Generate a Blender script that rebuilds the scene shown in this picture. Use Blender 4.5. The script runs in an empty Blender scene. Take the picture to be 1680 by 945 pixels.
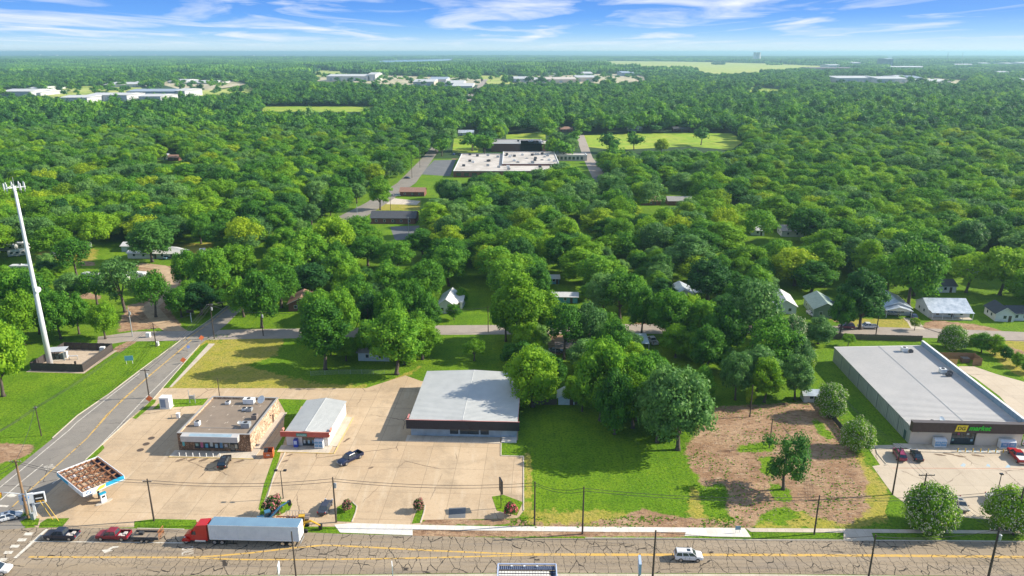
import bpy, bmesh, math, random
import numpy as np
from mathutils import Vector, Matrix
random.seed(7); rnd = random.Random(11); NP = np.random.RandomState(5)
SC = bpy.context.scene; COL = SC.collection
R = math.radians
# ---------------------------------------------------------------- camera
F = 1224.0; PT = math.atan(387.5/F); CH = 84.0
cP, sP = math.cos(PT), math.sin(PT)
cd = bpy.data.cameras.new('camera'); cam = bpy.data.objects.new('camera', cd); COL.objects.link(cam)
cd.sensor_width = 36.0; cd.lens = 36.0*F/1680.0; cd.clip_start = 1.0; cd.clip_end = 200000.0
cam.location = (0, 0, CH); cam.rotation_euler = (math.pi/2-PT, 0, 0); SC.camera = cam
# ---------------------------------------------------------------- light
SUN_EL, SUN_AZ = R(31), R(83)          # azimuth clockwise from +Y (sun to the right, slightly beyond)
sd = bpy.data.lights.new('sun', 'SUN'); sun = bpy.data.objects.new('sun', sd); COL.objects.link(sun)
sd.energy = 5.0; sd.angle = R(0.5); sd.color = (1.0, 0.92, 0.78)
sdir = Vector((math.sin(SUN_AZ)*math.cos(SUN_EL), math.cos(SUN_AZ)*math.cos(SUN_EL), math.sin(SUN_EL)))
sun.rotation_euler = sdir.to_track_quat('Z', 'Y').to_euler(); sun.location = (300, 100, 300)
SC.view_settings.view_transform = 'Standard'; SC.view_settings.look = 'None'
SC.view_settings.exposure = 0.82; SC.view_settings.gamma = 1.0
SC.cycles.max_bounces = 5; SC.cycles.diffuse_bounces = 3; SC.cycles.glossy_bounces = 2
SC.cycles.transmission_bounces = 3; SC.cycles.volume_bounces = 0; SC.cycles.transparent_max_bounces = 6

def world():
    w = bpy.data.worlds.new('World'); SC.world = w; w.use_nodes = True
    nt = w.node_tree; N = nt.nodes; L = nt.links; N.clear()
    out = N.new('ShaderNodeOutputWorld'); bg = N.new('ShaderNodeBackground'); bg.inputs[1].default_value = 0.112
    sky = N.new('ShaderNodeTexSky'); sky.sky_type = 'NISHITA'; sky.sun_disc = False
    sky.sun_elevation = SUN_EL; sky.sun_rotation = SUN_AZ; sky.air_density = 1.2; sky.dust_density = 0.6; sky.ozone_density = 2.0
    tc = N.new('ShaderNodeTexCoord'); sp = N.new('ShaderNodeSeparateXYZ'); L.new(tc.outputs['Generated'], sp.inputs[0])
    rp = N.new('ShaderNodeValToRGB'); L.new(sp.outputs[2], rp.inputs[0])      # clear-day colour by height above the horizon
    e = rp.color_ramp.elements
    e[0].position = 0.0; e[0].color = (0.70, 0.88, 1.0, 1)
    e[1].position = 1.0; e[1].color = (0.10, 0.27, 0.62, 1)
    for p, c in ((0.010, (0.54, 0.79, 1.0, 1)), (0.022, (0.26, 0.58, 1.0, 1)), (0.042, (0.075, 0.36, 0.98, 1)), (0.070, (0.028, 0.24, 0.86, 1)), (0.4, (0.09, 0.30, 0.72, 1))):
        q = e.new(p); q.color = c
    sc = N.new('ShaderNodeVectorMath'); sc.operation = 'SCALE'; sc.inputs[3].default_value = 5.3; L.new(rp.outputs[0], sc.inputs[0])
    fm = N.new('ShaderNodeMapRange'); fm.inputs[1].default_value = 0.1; fm.inputs[2].default_value = 0.6; fm.inputs[3].default_value = 0.9; fm.inputs[4].default_value = 0.35; L.new(sp.outputs[2], fm.inputs[0])
    mul = N.new('ShaderNodeMixRGB'); L.new(fm.outputs[0], mul.inputs[0])
    L.new(sky.outputs[0], mul.inputs[1]); L.new(sc.outputs[0], mul.inputs[2])
    # cirrus: a thin layer seen at a grazing angle
    az = N.new('ShaderNodeMath'); az.operation = 'ADD'; az.inputs[1].default_value = 0.030; L.new(sp.outputs[2], az.inputs[0])
    mx = N.new('ShaderNodeMath'); mx.operation = 'MAXIMUM'; mx.inputs[1].default_value = 0.02; L.new(az.outputs[0], mx.inputs[0])
    dv = N.new('ShaderNodeVectorMath'); dv.operation = 'DIVIDE'; cb = N.new('ShaderNodeCombineXYZ')
    for i in range(3): L.new(mx.outputs[0], cb.inputs[i])
    L.new(tc.outputs['Generated'], dv.inputs[0]); L.new(cb.outputs[0], dv.inputs[1])
    mp = N.new('ShaderNodeMapping'); mp.inputs['Scale'].default_value = (0.55, 0.26, 0.0); mp.inputs['Rotation'].default_value = (0, 0, R(7))
    mp.inputs['Location'].default_value = (20.1, -7.3, 0)
    L.new(dv.outputs[0], mp.inputs[0])
    n1 = N.new('ShaderNodeTexNoise'); n1.inputs['Scale'].default_value = 1.0; n1.inputs['Detail'].default_value = 8; n1.inputs['Roughness'].default_value = 0.55; n1.inputs['Distortion'].default_value = 0.7
    L.new(mp.outputs[0], n1.inputs['Vector'])
    # more cloud toward the left of the view
    sx = N.new('ShaderNodeMath'); sx.operation = 'MULTIPLY_ADD'; sx.inputs[1].default_value = -0.07; L.new(sp.outputs[0], sx.inputs[0]); L.new(n1.outputs[0], sx.inputs[2])
    cr = N.new('ShaderNodeValToRGB'); L.new(sx.outputs[0], cr.inputs[0])
    cr.color_ramp.elements[0].position = 0.475; cr.color_ramp.elements[0].color = (0, 0, 0, 1)
    cr.color_ramp.elements[1].position = 0.72; cr.color_ramp.elements[1].color = (1, 1, 1, 1)
    fr = N.new('ShaderNodeMapRange'); fr.inputs[1].default_value = 0.003; fr.inputs[2].default_value = 0.018; L.new(sp.outputs[2], fr.inputs[0])
    m2 = N.new('ShaderNodeMath'); m2.operation = 'MULTIPLY'; L.new(cr.outputs[0], m2.inputs[0]); L.new(fr.outputs[0], m2.inputs[1])
    m3 = N.new('ShaderNodeMath'); m3.operation = 'MULTIPLY'; m3.inputs[1].default_value = 0.95; L.new(m2.outputs[0], m3.inputs[0])
    cm = N.new('ShaderNodeMixRGB'); cm.inputs[2].default_value = (5.0, 5.2, 5.5, 1)
    L.new(m3.outputs[0], cm.inputs[0]); L.new(mul.outputs[0], cm.inputs[1])
    L.new(cm.outputs[0], bg.inputs[0]); L.new(bg.outputs[0], out.inputs[0])
world()
# ---------------------------------------------------------------- photo pixel -> place on the ground (or on the level z)
def g(px, py, z=0.0):
    u = (px-840)/F; v = (py-472.5)/F
    d = (u, cP-v*sP, -(sP+v*cP)); t = (z-CH)/d[2]
    return Vector((d[0]*t, d[1]*t, z))
def proj(x, y, z):
    zc = y*cP+(CH-z)*sP; yc = -(y*sP)+(CH-z)*cP
    return (840+F*x/zc, 472.5+F*yc/zc, zc)
def zat(px, py, top):
    p = g(px, py); lo, hi = 0.0, 80.0
    for _ in range(40):
        m = (lo+hi)/2
        if proj(p.x, p.y, m)[1] > top: lo = m
        else: hi = m
    return lo
ZF = dict(A=(0,700,3.857), B=(400,700,3.857), C=(800,700,3.652), D=(1240,700,3.818), E=(0,480,3.938), F=(240,580,4.725), G=(440,560,3.818),
          H=(1320,520,3.939), I=(0,360,4), J=(400,420,4), K=(800,420,4), L=(1100,420,4), M=(1260,560,4), N=(800,560,4), O=(0,740,4.61),
          Q=(380,820,5.6), S=(0,840,5.6), T=(400,180,3.15), U=(520,180,4.297), V=(680,180,2.897), X=(1440,730,6.75), Y=(1460,420,5.25), P=(50,540,10.5))
def zx(k, x, y): a, b, s = ZF[k]; return (a+x/s, b+y/s)
def z(k, x, y, h=0.0): return g(*zx(k, x, y), h)
def pl(k, *pts): return [zx(k, x, y) for x, y in pts]
# ---------------------------------------------------------------- materials
MT = {}
def mat(name, col, rough=0.7, metal=0.0, col2=None, scale=1.0, detail=5, bump=0.0, bscale=None, spec=0.4, fine=0.0):
    if name in MT: return MT[name]
    m = bpy.data.materials.new(name); m.use_nodes = True; nt = m.node_tree; N = nt.nodes; L = nt.links
    b = N['Principled BSDF']; b.inputs['Roughness'].default_value = rough; b.inputs['Metallic'].default_value = metal
    b.inputs['Specular IOR Level'].default_value = spec
    c = tuple(col)+(1,)
    if col2 is None: col2 = tuple(min(1, v*0.82) for v in col)
    tc = N.new('ShaderNodeTexCoord'); n = N.new('ShaderNodeTexNoise'); n.inputs['Scale'].default_value = scale; n.inputs['Detail'].default_value = detail
    n.inputs['Roughness'].default_value = 0.65
    L.new(tc.outputs['Object'], n.inputs['Vector'])
    mr = N.new('ShaderNodeMapRange'); mr.inputs[1].default_value = 0.35; mr.inputs[2].default_value = 0.68; L.new(n.outputs[0], mr.inputs[0])
    mx = N.new('ShaderNodeMixRGB'); mx.inputs[1].default_value = c; mx.inputs[2].default_value = tuple(col2)+(1,); L.new(mr.outputs[0], mx.inputs[0])
    L.new(mx.outputs[0], b.inputs['Base Color'])
    if bump:
        n2 = N.new('ShaderNodeTexNoise'); n2.inputs['Scale'].default_value = bscale or scale*6; n2.inputs['Detail'].default_value = 6; L.new(tc.outputs['Object'], n2.inputs['Vector'])
        bp = N.new('ShaderNodeBump'); bp.inputs['Strength'].default_value = bump; bp.inputs['Distance'].default_value = 0.3; L.new(n2.outputs[0], bp.inputs['Height']); L.new(bp.outputs[0], b.inputs['Normal'])
    MT[name] = m; return m
def paint(name, col, rough=0.28): return mat(name, col, rough, 0.0, tuple(v*0.9 for v in col), 3.0, spec=0.6)
GLASS = mat('dark_glass', (0.02, 0.03, 0.04), 0.08, 0.0, (0.03, 0.045, 0.06), 2.0, spec=0.9)
RUBBER = mat('tyre_rubber', (0.02, 0.02, 0.02), 0.8)
CHROME = mat('bright_metal', (0.55, 0.56, 0.58), 0.3, 0.8)
WHITE = mat('white_paint', (0.78, 0.78, 0.76), 0.5, 0, (0.66, 0.66, 0.63), 1.2)
STEEL = mat('galvanised_steel', (0.42, 0.44, 0.45), 0.5, 0.3, (0.33, 0.35, 0.36), 2)
POLE = mat('dark_pole_wood', (0.075, 0.055, 0.04), 0.9, 0, (0.045, 0.035, 0.028), 1.5, bump=0.3)
BLACK = mat('black_paint', (0.018, 0.018, 0.02), 0.5)
WOOD = mat('weathered_board', (0.115, 0.09, 0.075), 0.9, 0, (0.07, 0.055, 0.045), 1.3, bump=0.3)
def ground_mix(name, base, stops, rough=0.92, bump=0.15, joints=None, cracks=None, bsc=3.0, wear=None):
    """base colour + several noise layers (colour, scale, lo, hi); joints=(w,h,width,colour); cracks=list of (sx,sy,width,colour)"""
    if name in MT: return MT[name]
    m = bpy.data.materials.new(name); m.use_nodes = True; nt = m.node_tree; N = nt.nodes; L = nt.links
    b = N['Principled BSDF']; b.inputs['Roughness'].default_value = rough; b.inputs['Specular IOR Level'].default_value = 0.2
    tc = N.new('ShaderNodeTexCoord'); cur = None
    base_s = N.new('ShaderNodeRGB'); base_s.outputs[0].default_value = tuple(base)+(1,); cur = base_s.outputs[0]
    for i, (c, sc, lo, hi, amt) in enumerate(stops):
        mp = N.new('ShaderNodeMapping'); mp.inputs['Location'].default_value = (i*13.7, i*5.1, 0)
        if isinstance(sc, tuple): mp.inputs['Scale'].default_value = (sc[0], sc[1], 1)
        else: mp.inputs['Scale'].default_value = (sc, sc, 1)
        L.new(tc.outputs['Object'], mp.inputs[0])
        n = N.new('ShaderNodeTexNoise'); n.inputs['Scale'].default_value = 1; n.inputs['Detail'].default_value = 7; n.inputs['Roughness'].default_value = 0.66; n.inputs['Distortion'].default_value = 0.3
        L.new(mp.outputs[0], n.inputs['Vector'])
        mr = N.new('ShaderNodeMapRange'); mr.inputs[1].default_value = lo; mr.inputs[2].default_value = hi; mr.inputs[4].default_value = amt; L.new(n.outputs[0], mr.inputs[0])
        mx = N.new('ShaderNodeMixRGB'); mx.inputs[2].default_value = tuple(c)+(1,); L.new(mr.outputs[0], mx.inputs[0]); L.new(cur, mx.inputs[1]); cur = mx.outputs[0]
    if joints:
        w, h, wd, c = joints
        mp = N.new('ShaderNodeMapping'); mp.inputs['Rotation'].default_value = (0, 0, 0.046); L.new(tc.outputs['Object'], mp.inputs[0])
        br = N.new('ShaderNodeTexBrick'); br.offset = 0; br.inputs['Scale'].default_value = 1; br.inputs['Brick Width'].default_value = w; br.inputs['Row Height'].default_value = h
        br.inputs['Mortar Size'].default_value = wd; br.inputs['Mortar Smooth'].default_value = 0.3; L.new(mp.outputs[0], br.inputs['Vector'])
        br.inputs['Color1'].default_value = (0.46, 0.46, 0.46, 1); br.inputs['Color2'].default_value = (0.54, 0.54, 0.54, 1); br.inputs['Mortar'].default_value = (0.5, 0.5, 0.5, 1)
        ov = N.new('ShaderNodeMixRGB'); ov.blend_type = 'OVERLAY'; ov.inputs[0].default_value = 0.7; L.new(cur, ov.inputs[1]); L.new(br.outputs[0], ov.inputs[2]); cur = ov.outputs[0]
        mx = N.new('ShaderNodeMixRGB'); mx.inputs[2].default_value = tuple(c)+(1,)
        mm = N.new('ShaderNodeMath'); mm.operation = 'MULTIPLY'; mm.inputs[1].default_value = 0.85; L.new(br.outputs['Fac'], mm.inputs[0])
        L.new(mm.outputs[0], mx.inputs[0]); L.new(cur, mx.inputs[1]); cur = mx.outputs[0]
    for i, (sx, sy, wd, c, msc, mlo) in enumerate(cracks or []):
        mst = msc if isinstance(msc, tuple) else (msc, msc)
        mp = N.new('ShaderNodeMapping'); mp.inputs['Scale'].default_value = (sx, sy, 1); mp.inputs['Location'].default_value = (i*7.3, i*3.9, 0); mp.inputs['Rotation'].default_value = (0, 0, 0.03+(i % 2)*0.1)
        dn = N.new('ShaderNodeTexNoise'); dn.inputs['Scale'].default_value = 0.9; dn.inputs['Detail'].default_value = 3; L.new(tc.outputs['Object'], dn.inputs['Vector'])
        ad = N.new('ShaderNodeMixRGB'); ad.blend_type = 'ADD'; ad.inputs[0].default_value = 0.9; L.new(tc.outputs['Object'], ad.inputs[1]); L.new(dn.outputs[1], ad.inputs[2])
        L.new(ad.outputs[0], mp.inputs[0])
        vo = N.new('ShaderNodeTexVoronoi'); vo.voronoi_dimensions = '2D'; vo.feature = 'DISTANCE_TO_EDGE'; vo.inputs['Scale'].default_value = 1; vo.inputs['Randomness'].default_value = 0.85; L.new(mp.outputs[0], vo.inputs['Vector'])
        lt = N.new('ShaderNodeMapRange'); lt.inputs[1].default_value = wd; lt.inputs[2].default_value = wd*1.9; lt.inputs[3].default_value = 1; lt.inputs[4].default_value = 0; L.new(vo.outputs['Distance'], lt.inputs[0])
        mm_ = N.new('ShaderNodeMapping'); mm_.inputs['Scale'].default_value = (mst[0], mst[1], 1); mm_.inputs['Rotation'].default_value = (0, 0, 0.03); L.new(tc.outputs['Object'], mm_.inputs[0]); mk = N.new('ShaderNodeTexNoise'); mk.inputs['Scale'].default_value = 1; mk.inputs['Detail'].default_value = 3; L.new(mm_.outputs[0], mk.inputs['Vector'])
        ms = N.new('ShaderNodeMapRange'); ms.inputs[1].default_value = mlo; ms.inputs[2].default_value = mlo+0.06; L.new(mk.outputs[0], ms.inputs[0])
        ml = N.new('ShaderNodeMath'); ml.operation = 'MULTIPLY'; L.new(lt.outputs[0], ml.inputs[0]); L.new(ms.outputs[0], ml.inputs[1])
        mx = N.new('ShaderNodeMixRGB'); mx.inputs[2].default_value = tuple(c)+(1,); L.new(ml.outputs[0], mx.inputs[0]); L.new(cur, mx.inputs[1]); cur = mx.outputs[0]
    L.new(cur, b.inputs['Base Color'])
    if bump:
        n2 = N.new('ShaderNodeTexNoise'); n2.inputs['Scale'].default_value = bsc; n2.inputs['Detail'].default_value = 5; L.new(tc.outputs['Object'], n2.inputs['Vector'])
        bp = N.new('ShaderNodeBump'); bp.inputs['Strength'].default_value = bump; bp.inputs['Distance'].default_value = 0.25; L.new(n2.outputs[0], bp.inputs['Height']); L.new(bp.outputs[0], b.inputs['Normal'])
    MT[name] = m; return m
CONC = ground_mix('lot_concrete', (0.44, 0.32, 0.20), [((0.51, 0.385, 0.25), 0.05, 0.4, 0.65, 0.9), ((0.31, 0.235, 0.155), 0.16, 0.50, 0.70, 0.75), ((0.56, 0.46, 0.33), (0.5, 0.07), 0.55, 0.7, 0.5), ((0.33, 0.25, 0.165), (0.06, 0.6), 0.56, 0.68, 0.5), ((0.30, 0.215, 0.14), 0.9, 0.56, 0.72, 0.55), ((0.62, 0.50, 0.36), 2.4, 0.5, 0.7, 0.3), ((0.17, 0.12, 0.08), 0.35, 0.67, 0.73, 0.6)],
                  joints=(6.1, 9.2, 0.045, (0.23, 0.17, 0.11)), cracks=[(0.07, 0.05, 0.004, (0.2, 0.145, 0.095), 0.06, 0.5)])
CONC2 = ground_mix('market_concrete', (0.45, 0.375, 0.28), [((0.52, 0.44, 0.34), 0.06, 0.4, 0.65, 0.9), ((0.36, 0.29, 0.22), 0.2, 0.52, 0.72, 0.5), ((0.28, 0.22, 0.17), 0.9, 0.58, 0.72, 0.4)],
                   joints=(4.6, 6.2, 0.03, (0.28, 0.22, 0.17)), cracks=[(0.06, 0.05, 0.004, (0.22, 0.17, 0.13), 0.06, 0.46)])
NEWCONC = ground_mix('new_white_concrete', (0.64, 0.60, 0.54), [((0.52, 0.47, 0.40), 0.5, 0.45, 0.7, 0.7), ((0.5, 0.4, 0.3), 1.7, 0.62, 0.75, 0.5)], joints=(1.6, 40, 0.02, (0.4, 0.35, 0.3)))
WALKC = ground_mix('old_walk_concrete', (0.52, 0.45, 0.36), [((0.4, 0.33, 0.25), 0.5, 0.45, 0.7, 0.7)], joints=(1.6, 40, 0.02, (0.25, 0.2, 0.15)))
ASPH = ground_mix('old_cracked_asphalt', (0.265, 0.208, 0.142), [((0.33, 0.265, 0.19), (0.03, 0.5), 0.42, 0.62, 0.8), ((0.185, 0.155, 0.125), (0.06, 0.9), 0.5, 0.66, 0.7), ((0.33, 0.27, 0.2), 1.4, 0.5, 0.7, 0.4), ((0.4, 0.31, 0.2), (0.015, 0.12), 0.55, 0.7, 0.6)],
                  cracks=[(0.55, 0.13, 0.0115, (0.035, 0.03, 0.025), (0.03, 0.12), 0.34), (0.85, 0.8, 0.0145, (0.035, 0.03, 0.025), (0.022, 0.36), 0.47), (0.035, 0.9, 0.010, (0.05, 0.042, 0.035), (0.02, 0.3), 0.50)])
ASPH2 = ground_mix('grey_asphalt', (0.215, 0.195, 0.168), [((0.275, 0.245, 0.205), 0.09, 0.42, 0.66, 0.8), ((0.15, 0.135, 0.12), 0.5, 0.5, 0.7, 0.5), ((0.11, 0.1, 0.09), 0.13, 0.63, 0.7, 0.4)],
                   cracks=[(0.12, 0.1, 0.006, (0.08, 0.07, 0.06), 0.05, 0.5)])
STREET = ground_mix('side_street_asphalt', (0.33, 0.28, 0.235), [((0.25, 0.21, 0.18), 0.2, 0.45, 0.7, 0.7), ((0.42, 0.35, 0.28), 0.6, 0.52, 0.7, 0.5)])
DKLOT = ground_mix('dark_lot_asphalt', (0.13, 0.135, 0.14), [((0.18, 0.18, 0.18), 0.15, 0.45, 0.7, 0.8)])
DIRTM = ground_mix('packed_dirt', (0.38, 0.27, 0.17), [((0.5, 0.36, 0.225), 0.2, 0.45, 0.65, 0.8), ((0.27, 0.175, 0.10), 0.7, 0.52, 0.7, 0.7), ((0.12, 0.15, 0.03), 0.4, 0.6, 0.68, 0.6)])
GRAVEL = ground_mix('gravel_pad', (0.47, 0.37, 0.27), [((0.34, 0.26, 0.18), 1.2, 0.45, 0.65, 0.7), ((0.56, 0.46, 0.36), 4, 0.5, 0.7, 0.6)])
YEL = ground_mix('worn_yellow_line', (0.58, 0.36, 0.09), [((0.38, 0.28, 0.15), 1.2, 0.44, 0.62, 0.8)], cracks=[(0.36, 0.40, 0.016, (0.05, 0.04, 0.03), 0.05, 0.34)])
WHT = ground_mix('worn_white_line', (0.62, 0.58, 0.50), [((0.36, 0.31, 0.24), 1.5, 0.46, 0.62, 0.8)])
BLUEP = ground_mix('faded_blue_paint', (0.30, 0.45, 0.55), [((0.5, 0.46, 0.4), 2.4, 0.45, 0.6, 0.8)])
# ---------------------------------------------------------------- object helpers
def tag(o, label=None, cat=None, group=None, kind=None):
    if label: o['label'] = label
    if cat: o['category'] = cat
    if group: o['group'] = group
    if kind: o['kind'] = kind
    return o
def thing(name, label, cat, loc=(0, 0, 0), rz=0.0, group=None):
    o = bpy.data.objects.new(name, None); COL.objects.link(o); o.location = loc; o.rotation_euler = (0, 0, rz)
    o.empty_display_size = 0.5
    return tag(o, label, cat, group)
def link(name, me, parent=None, loc=None, label=None):
    o = bpy.data.objects.new(name, me); COL.objects.link(o)
    if parent is not None: o.parent = parent
    if loc is not None: o.location = loc
    if label: o['label'] = label
    return o
def kids(o): return [c for c in KIDS.get(o.name, [])]
class MB:
    def __init__(s): s.v = []; s.f = []; s.m = []; s.mi = 0
    def poly(s, pts):
        n = len(s.v); s.v += [tuple(p) for p in pts]; s.f.append(tuple(range(n, n+len(pts)))); s.m.append(s.mi); return s
    def hexa(s, b, t):
        n = len(s.v); s.v += [tuple(p) for p in b]+[tuple(p) for p in t]; k = len(b)
        s.f.append(tuple(n+i for i in reversed(range(k)))); s.f.append(tuple(n+k+i for i in range(k)))
        for i in range(k): j = (i+1) % k; s.f.append((n+i, n+j, n+k+j, n+k+i))
        s.m += [s.mi]*(k+2); return s
    def box(s, x0, x1, y0, y1, z0, z1):
        return s.hexa([(x0, y0, z0), (x1, y0, z0), (x1, y1, z0), (x0, y1, z0)], [(x0, y0, z1), (x1, y0, z1), (x1, y1, z1), (x0, y1, z1)])
    def loft(s, rings, cap=True, close=True):
        n = len(s.v); k = len(rings[0])
        for r in rings: s.v += [tuple(p) for p in r]
        for a in range(len(rings)-1):
            for i in range(k if close else k-1):
                j = (i+1) % k; s.f.append((n+a*k+i, n+a*k+j, n+(a+1)*k+j, n+(a+1)*k+i)); s.m.append(s.mi)
        if cap:
            s.f.append(tuple(n+i for i in reversed(range(k)))); s.f.append(tuple(n+(len(rings)-1)*k+i for i in range(k))); s.m += [s.mi]*2
        return s
    def tube(s, pts, rad, n=8, cap=True):
        pts = [Vector(p) for p in pts]; rings = []
        if not isinstance(rad, (list, tuple)): rad = [rad]*len(pts)
        for i, p in enumerate(pts):
            d = (pts[min(i+1, len(pts)-1)]-pts[max(i-1, 0)]).normalized()
            a = Vector((0, 0, 1)) if abs(d.z) < 0.9 else Vector((1, 0, 0))
            u = d.cross(a).normalized(); w = d.cross(u).normalized()
            rings.append([p+(u*math.cos(2*math.pi*k/n)+w*math.sin(2*math.pi*k/n))*rad[i] for k in range(n)])
        return s.loft(rings, cap)
    def build(s, name, m, parent=None, loc=None, label=None, smooth=False):
        me = bpy.data.meshes.new(name); me.from_pydata(s.v, [], s.f)
        for q in (m if isinstance(m, (list, tuple)) else [m]): me.materials.append(q)
        if isinstance(m, (list, tuple)): me.polygons.foreach_set('material_index', s.m)
        bm = bmesh.new(); bm.from_mesh(me); bmesh.ops.recalc_face_normals(bm, faces=bm.faces); bm.to_mesh(me); bm.free()
        if smooth: me.polygons.foreach_set('use_smooth', [True]*len(me.polygons))
        me.update()
        return link(name, me, parent, loc, label)
def bx(name, m, parent, *b, label=None): return MB().box(*b).build(name, m, parent, label=label)
def text(name, s, m, parent, loc, rot, size, depth=0.04, shear=0.0, align='LEFT', offs=0.0):
    cu = bpy.data.curves.new(name, 'FONT'); cu.body = s; cu.size = size; cu.extrude = depth; cu.shear = shear; cu.align_x = align; cu.offset = offs; cu.resolution_u = 3
    o = bpy.data.objects.new(name+'_tmp', cu); COL.objects.link(o)
    bpy.context.view_layer.update()
    me = bpy.data.meshes.new_from_object(o.evaluated_get(bpy.context.evaluated_depsgraph_get())); bpy.data.objects.remove(o)
    me.materials.clear(); me.materials.append(m); me.name = name
    q = link(name, me, parent, loc); q.rotation_euler = rot; return q
def sheet(name, pts, m, zl, kind='structure', thick=0.0, parent=None):
    """flat patch of ground; pts are photo pixels traced onto the level ground"""
    vs = [g(*p) for p in pts]
    mb = MB()
    if thick: mb.hexa([(v.x, v.y, zl-0.05) for v in vs], [(v.x, v.y, zl+thick) for v in vs])
    else: mb.poly([(v.x, v.y, zl) for v in vs])
    o = mb.build(name, m, parent)
    if kind: o['kind'] = kind
    return o
def strip(name, line, w, m, zl, kind='structure', pix=True, parent=None):
    """ribbon of constant width along a traced line"""
    P = [g(*p).xy for p in line] if pix else [Vector(p) for p in line]
    mb = MB(); Lq = []
    for i, p in enumerate(P):
        d = (P[min(i+1, len(P)-1)]-P[max(i-1, 0)]).normalized(); n = Vector((-d.y, d.x)); Lq.append((p+n*w/2, p-n*w/2))
    for i in range(len(P)-1):
        a, b = Lq[i], Lq[i+1]; mb.poly([(a[0].x, a[0].y, zl), (b[0].x, b[0].y, zl), (b[1].x, b[1].y, zl), (a[1].x, a[1].y, zl)])
    o = mb.build(name, m, parent)
    if kind: o['kind'] = kind
    return o
YAW = -0.046
# ================================================================= SETTING: ground
DIRT = [  # (photo outline, softness in metres)
 ([(1122,742),(1150,690),(1172,668),(1330,658),(1352,672),(1380,705),(1408,752),(1424,800),(1424,842),(1380,862),(1300,835),(1262,862),(1205,850),(1150,800)], 1.6),
 ([(838,852),(905,860),(965,857),(1020,849),(1055,834),(1100,846),(1180,853),(1240,854),(1240,866),(836,866)], 1.3),
 ([(676,868),(1130,868),(1130,882),(676,880)], 0.4), ([(-60,722),(55,730),(52,744),(0,762),(-60,780)], 1.0),
 ([(112,472),(162,484),(166,492),(108,488)], 1.5), ([(130,428),(155,430),(155,436),(132,436)], 1.0),
 ([(225,432),(300,438),(296,470),(296,488),(262,494),(230,520),(205,520),(215,505),(275,468),(262,452),(228,444)], 1.2),
 ([(210,500),(270,492),(285,520),(300,534),(195,545),(196,530)], 1.2),
 ([(185,572),(225,552),(240,552),(192,580)], 0.6), ([(1648,566),(1690,580),(1700,612),(1678,606)], 1.5),
 ([(1370,520),(1398,522),(1400,528),(1368,528)], 1), ([(955,506),(1000,528),(960,535),(944,530)], 1.5), ([(568,540),(620,536),(630,548),(560,552)], 1.0),
 ([(895,548),(960,552),(960,578),(905,582)], 1.5), ([(1530,525),(1600,532),(1640,540),(1640,545),(1500,540)], 1.2),
 ([(740,222),(790,250),(745,262),(722,255)], 2.5), ([(850,548),(900,540),(905,556),(856,560)], 1.2), ([(1040,530),(1130,528),(1130,536),(1040,540)], 1),
 ([(694,852),(740,848),(780,852),(836,850),(836,862),(692,862)], .5), ([(430,856),(480,852),(500,860),(420,862)], .6),
 ([(1575,946),(1700,942),(1700,960),(1560,960)], .5),
]
DRY = [
 ([(268,640),(330,562),(352,553),(470,551),(450,585),(400,600),(520,629),(600,632),(600,638)], 2.0), ([(600,640),(668,612),(690,600),(640,640)], 1.5),
 ([(1330,660),(1372,690),(1400,735),(1450,790),(1470,850),(1420,868),(1380,866),(1400,810),(1372,745)], 3.0),
 ([(1240,838),(1420,850),(1420,868),(1240,868)], 2.0), ([(1135,790),(1150,820),(1160,860),(1140,862),(1128,830)], 1.5),
 ([(860,745),(872,745),(872,845),(860,845)], .8), ([(866,838),(960,838),(1240,856),(1240,866),(866,866)], 2.0),
 ([(745,225),(792,222),(790,248),(742,250)], 3), ([(832,222),(894,218),(892,246),(832,246)], 3), ([(960,220),(1200,218),(1220,250),(1000,245)], 4),
 ([(620,328),(690,328),(690,345),(612,345)], 1.5), ([(280,400),(350,398),(345,425),(290,428)], 2.5), ([(60,412),(160,408),(155,428),(60,432)], 2.5),
 ([(1600,545),(1690,545),(1690,620),(1660,612),(1620,575)], 2.0), ([(1358,523),(1506,523),(1506,540),(1420,540)], 1.0),
]
GREEN = [([(1208,732),(1262,722),(1275,736),(1240,742),(1212,742)], 1.2), ([(1246,750),(1268,748),(1275,770),(1262,786),(1250,775)], 1.2), ([(1258,790),(1296,802),(1300,822),(1270,824)], 1.0), ([(1155,800),(1182,792),(1196,812),(1180,835),(1150,822)], 1.5), ([(1330,684),(1346,690),(1368,716),(1360,724),(1340,708)], 1.2), ([(1246,842),(1282,832),(1310,846),(1290,858),(1248,856)], 1.2)]
def inside_dist(px, py, poly):
    """signed distance (positive inside) of many points to a polygon in metres"""
    P = np.array([(g(*q).x, g(*q).y) for q in poly]); n = len(P)
    ins = np.zeros(px.shape, bool); dm = np.full(px.shape, 1e9)
    for i in range(n):
        x1, y1 = P[i]; x2, y2 = P[(i+1) % n]
        c = ((y1 > py) != (y2 > py)) & (px < (x2-x1)*(py-y1)/((y2-y1) if y2 != y1 else 1e-9)+x1); ins ^= c
        dx, dy = x2-x1, y2-y1; t = np.clip(((px-x1)*dx+(py-y1)*dy)/(dx*dx+dy*dy), 0, 1)
        dm = np.minimum(dm, np.hypot(px-x1-t*dx, py-y1-t*dy))
    return np.where(ins, dm, -dm)
def soft(px, py, lst):
    out = np.zeros(px.shape)
    for poly, s in lst: out = np.maximum(out, np.clip(0.5+inside_dist(px, py, poly)/(2.2*s), 0, 1))
    return out
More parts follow.
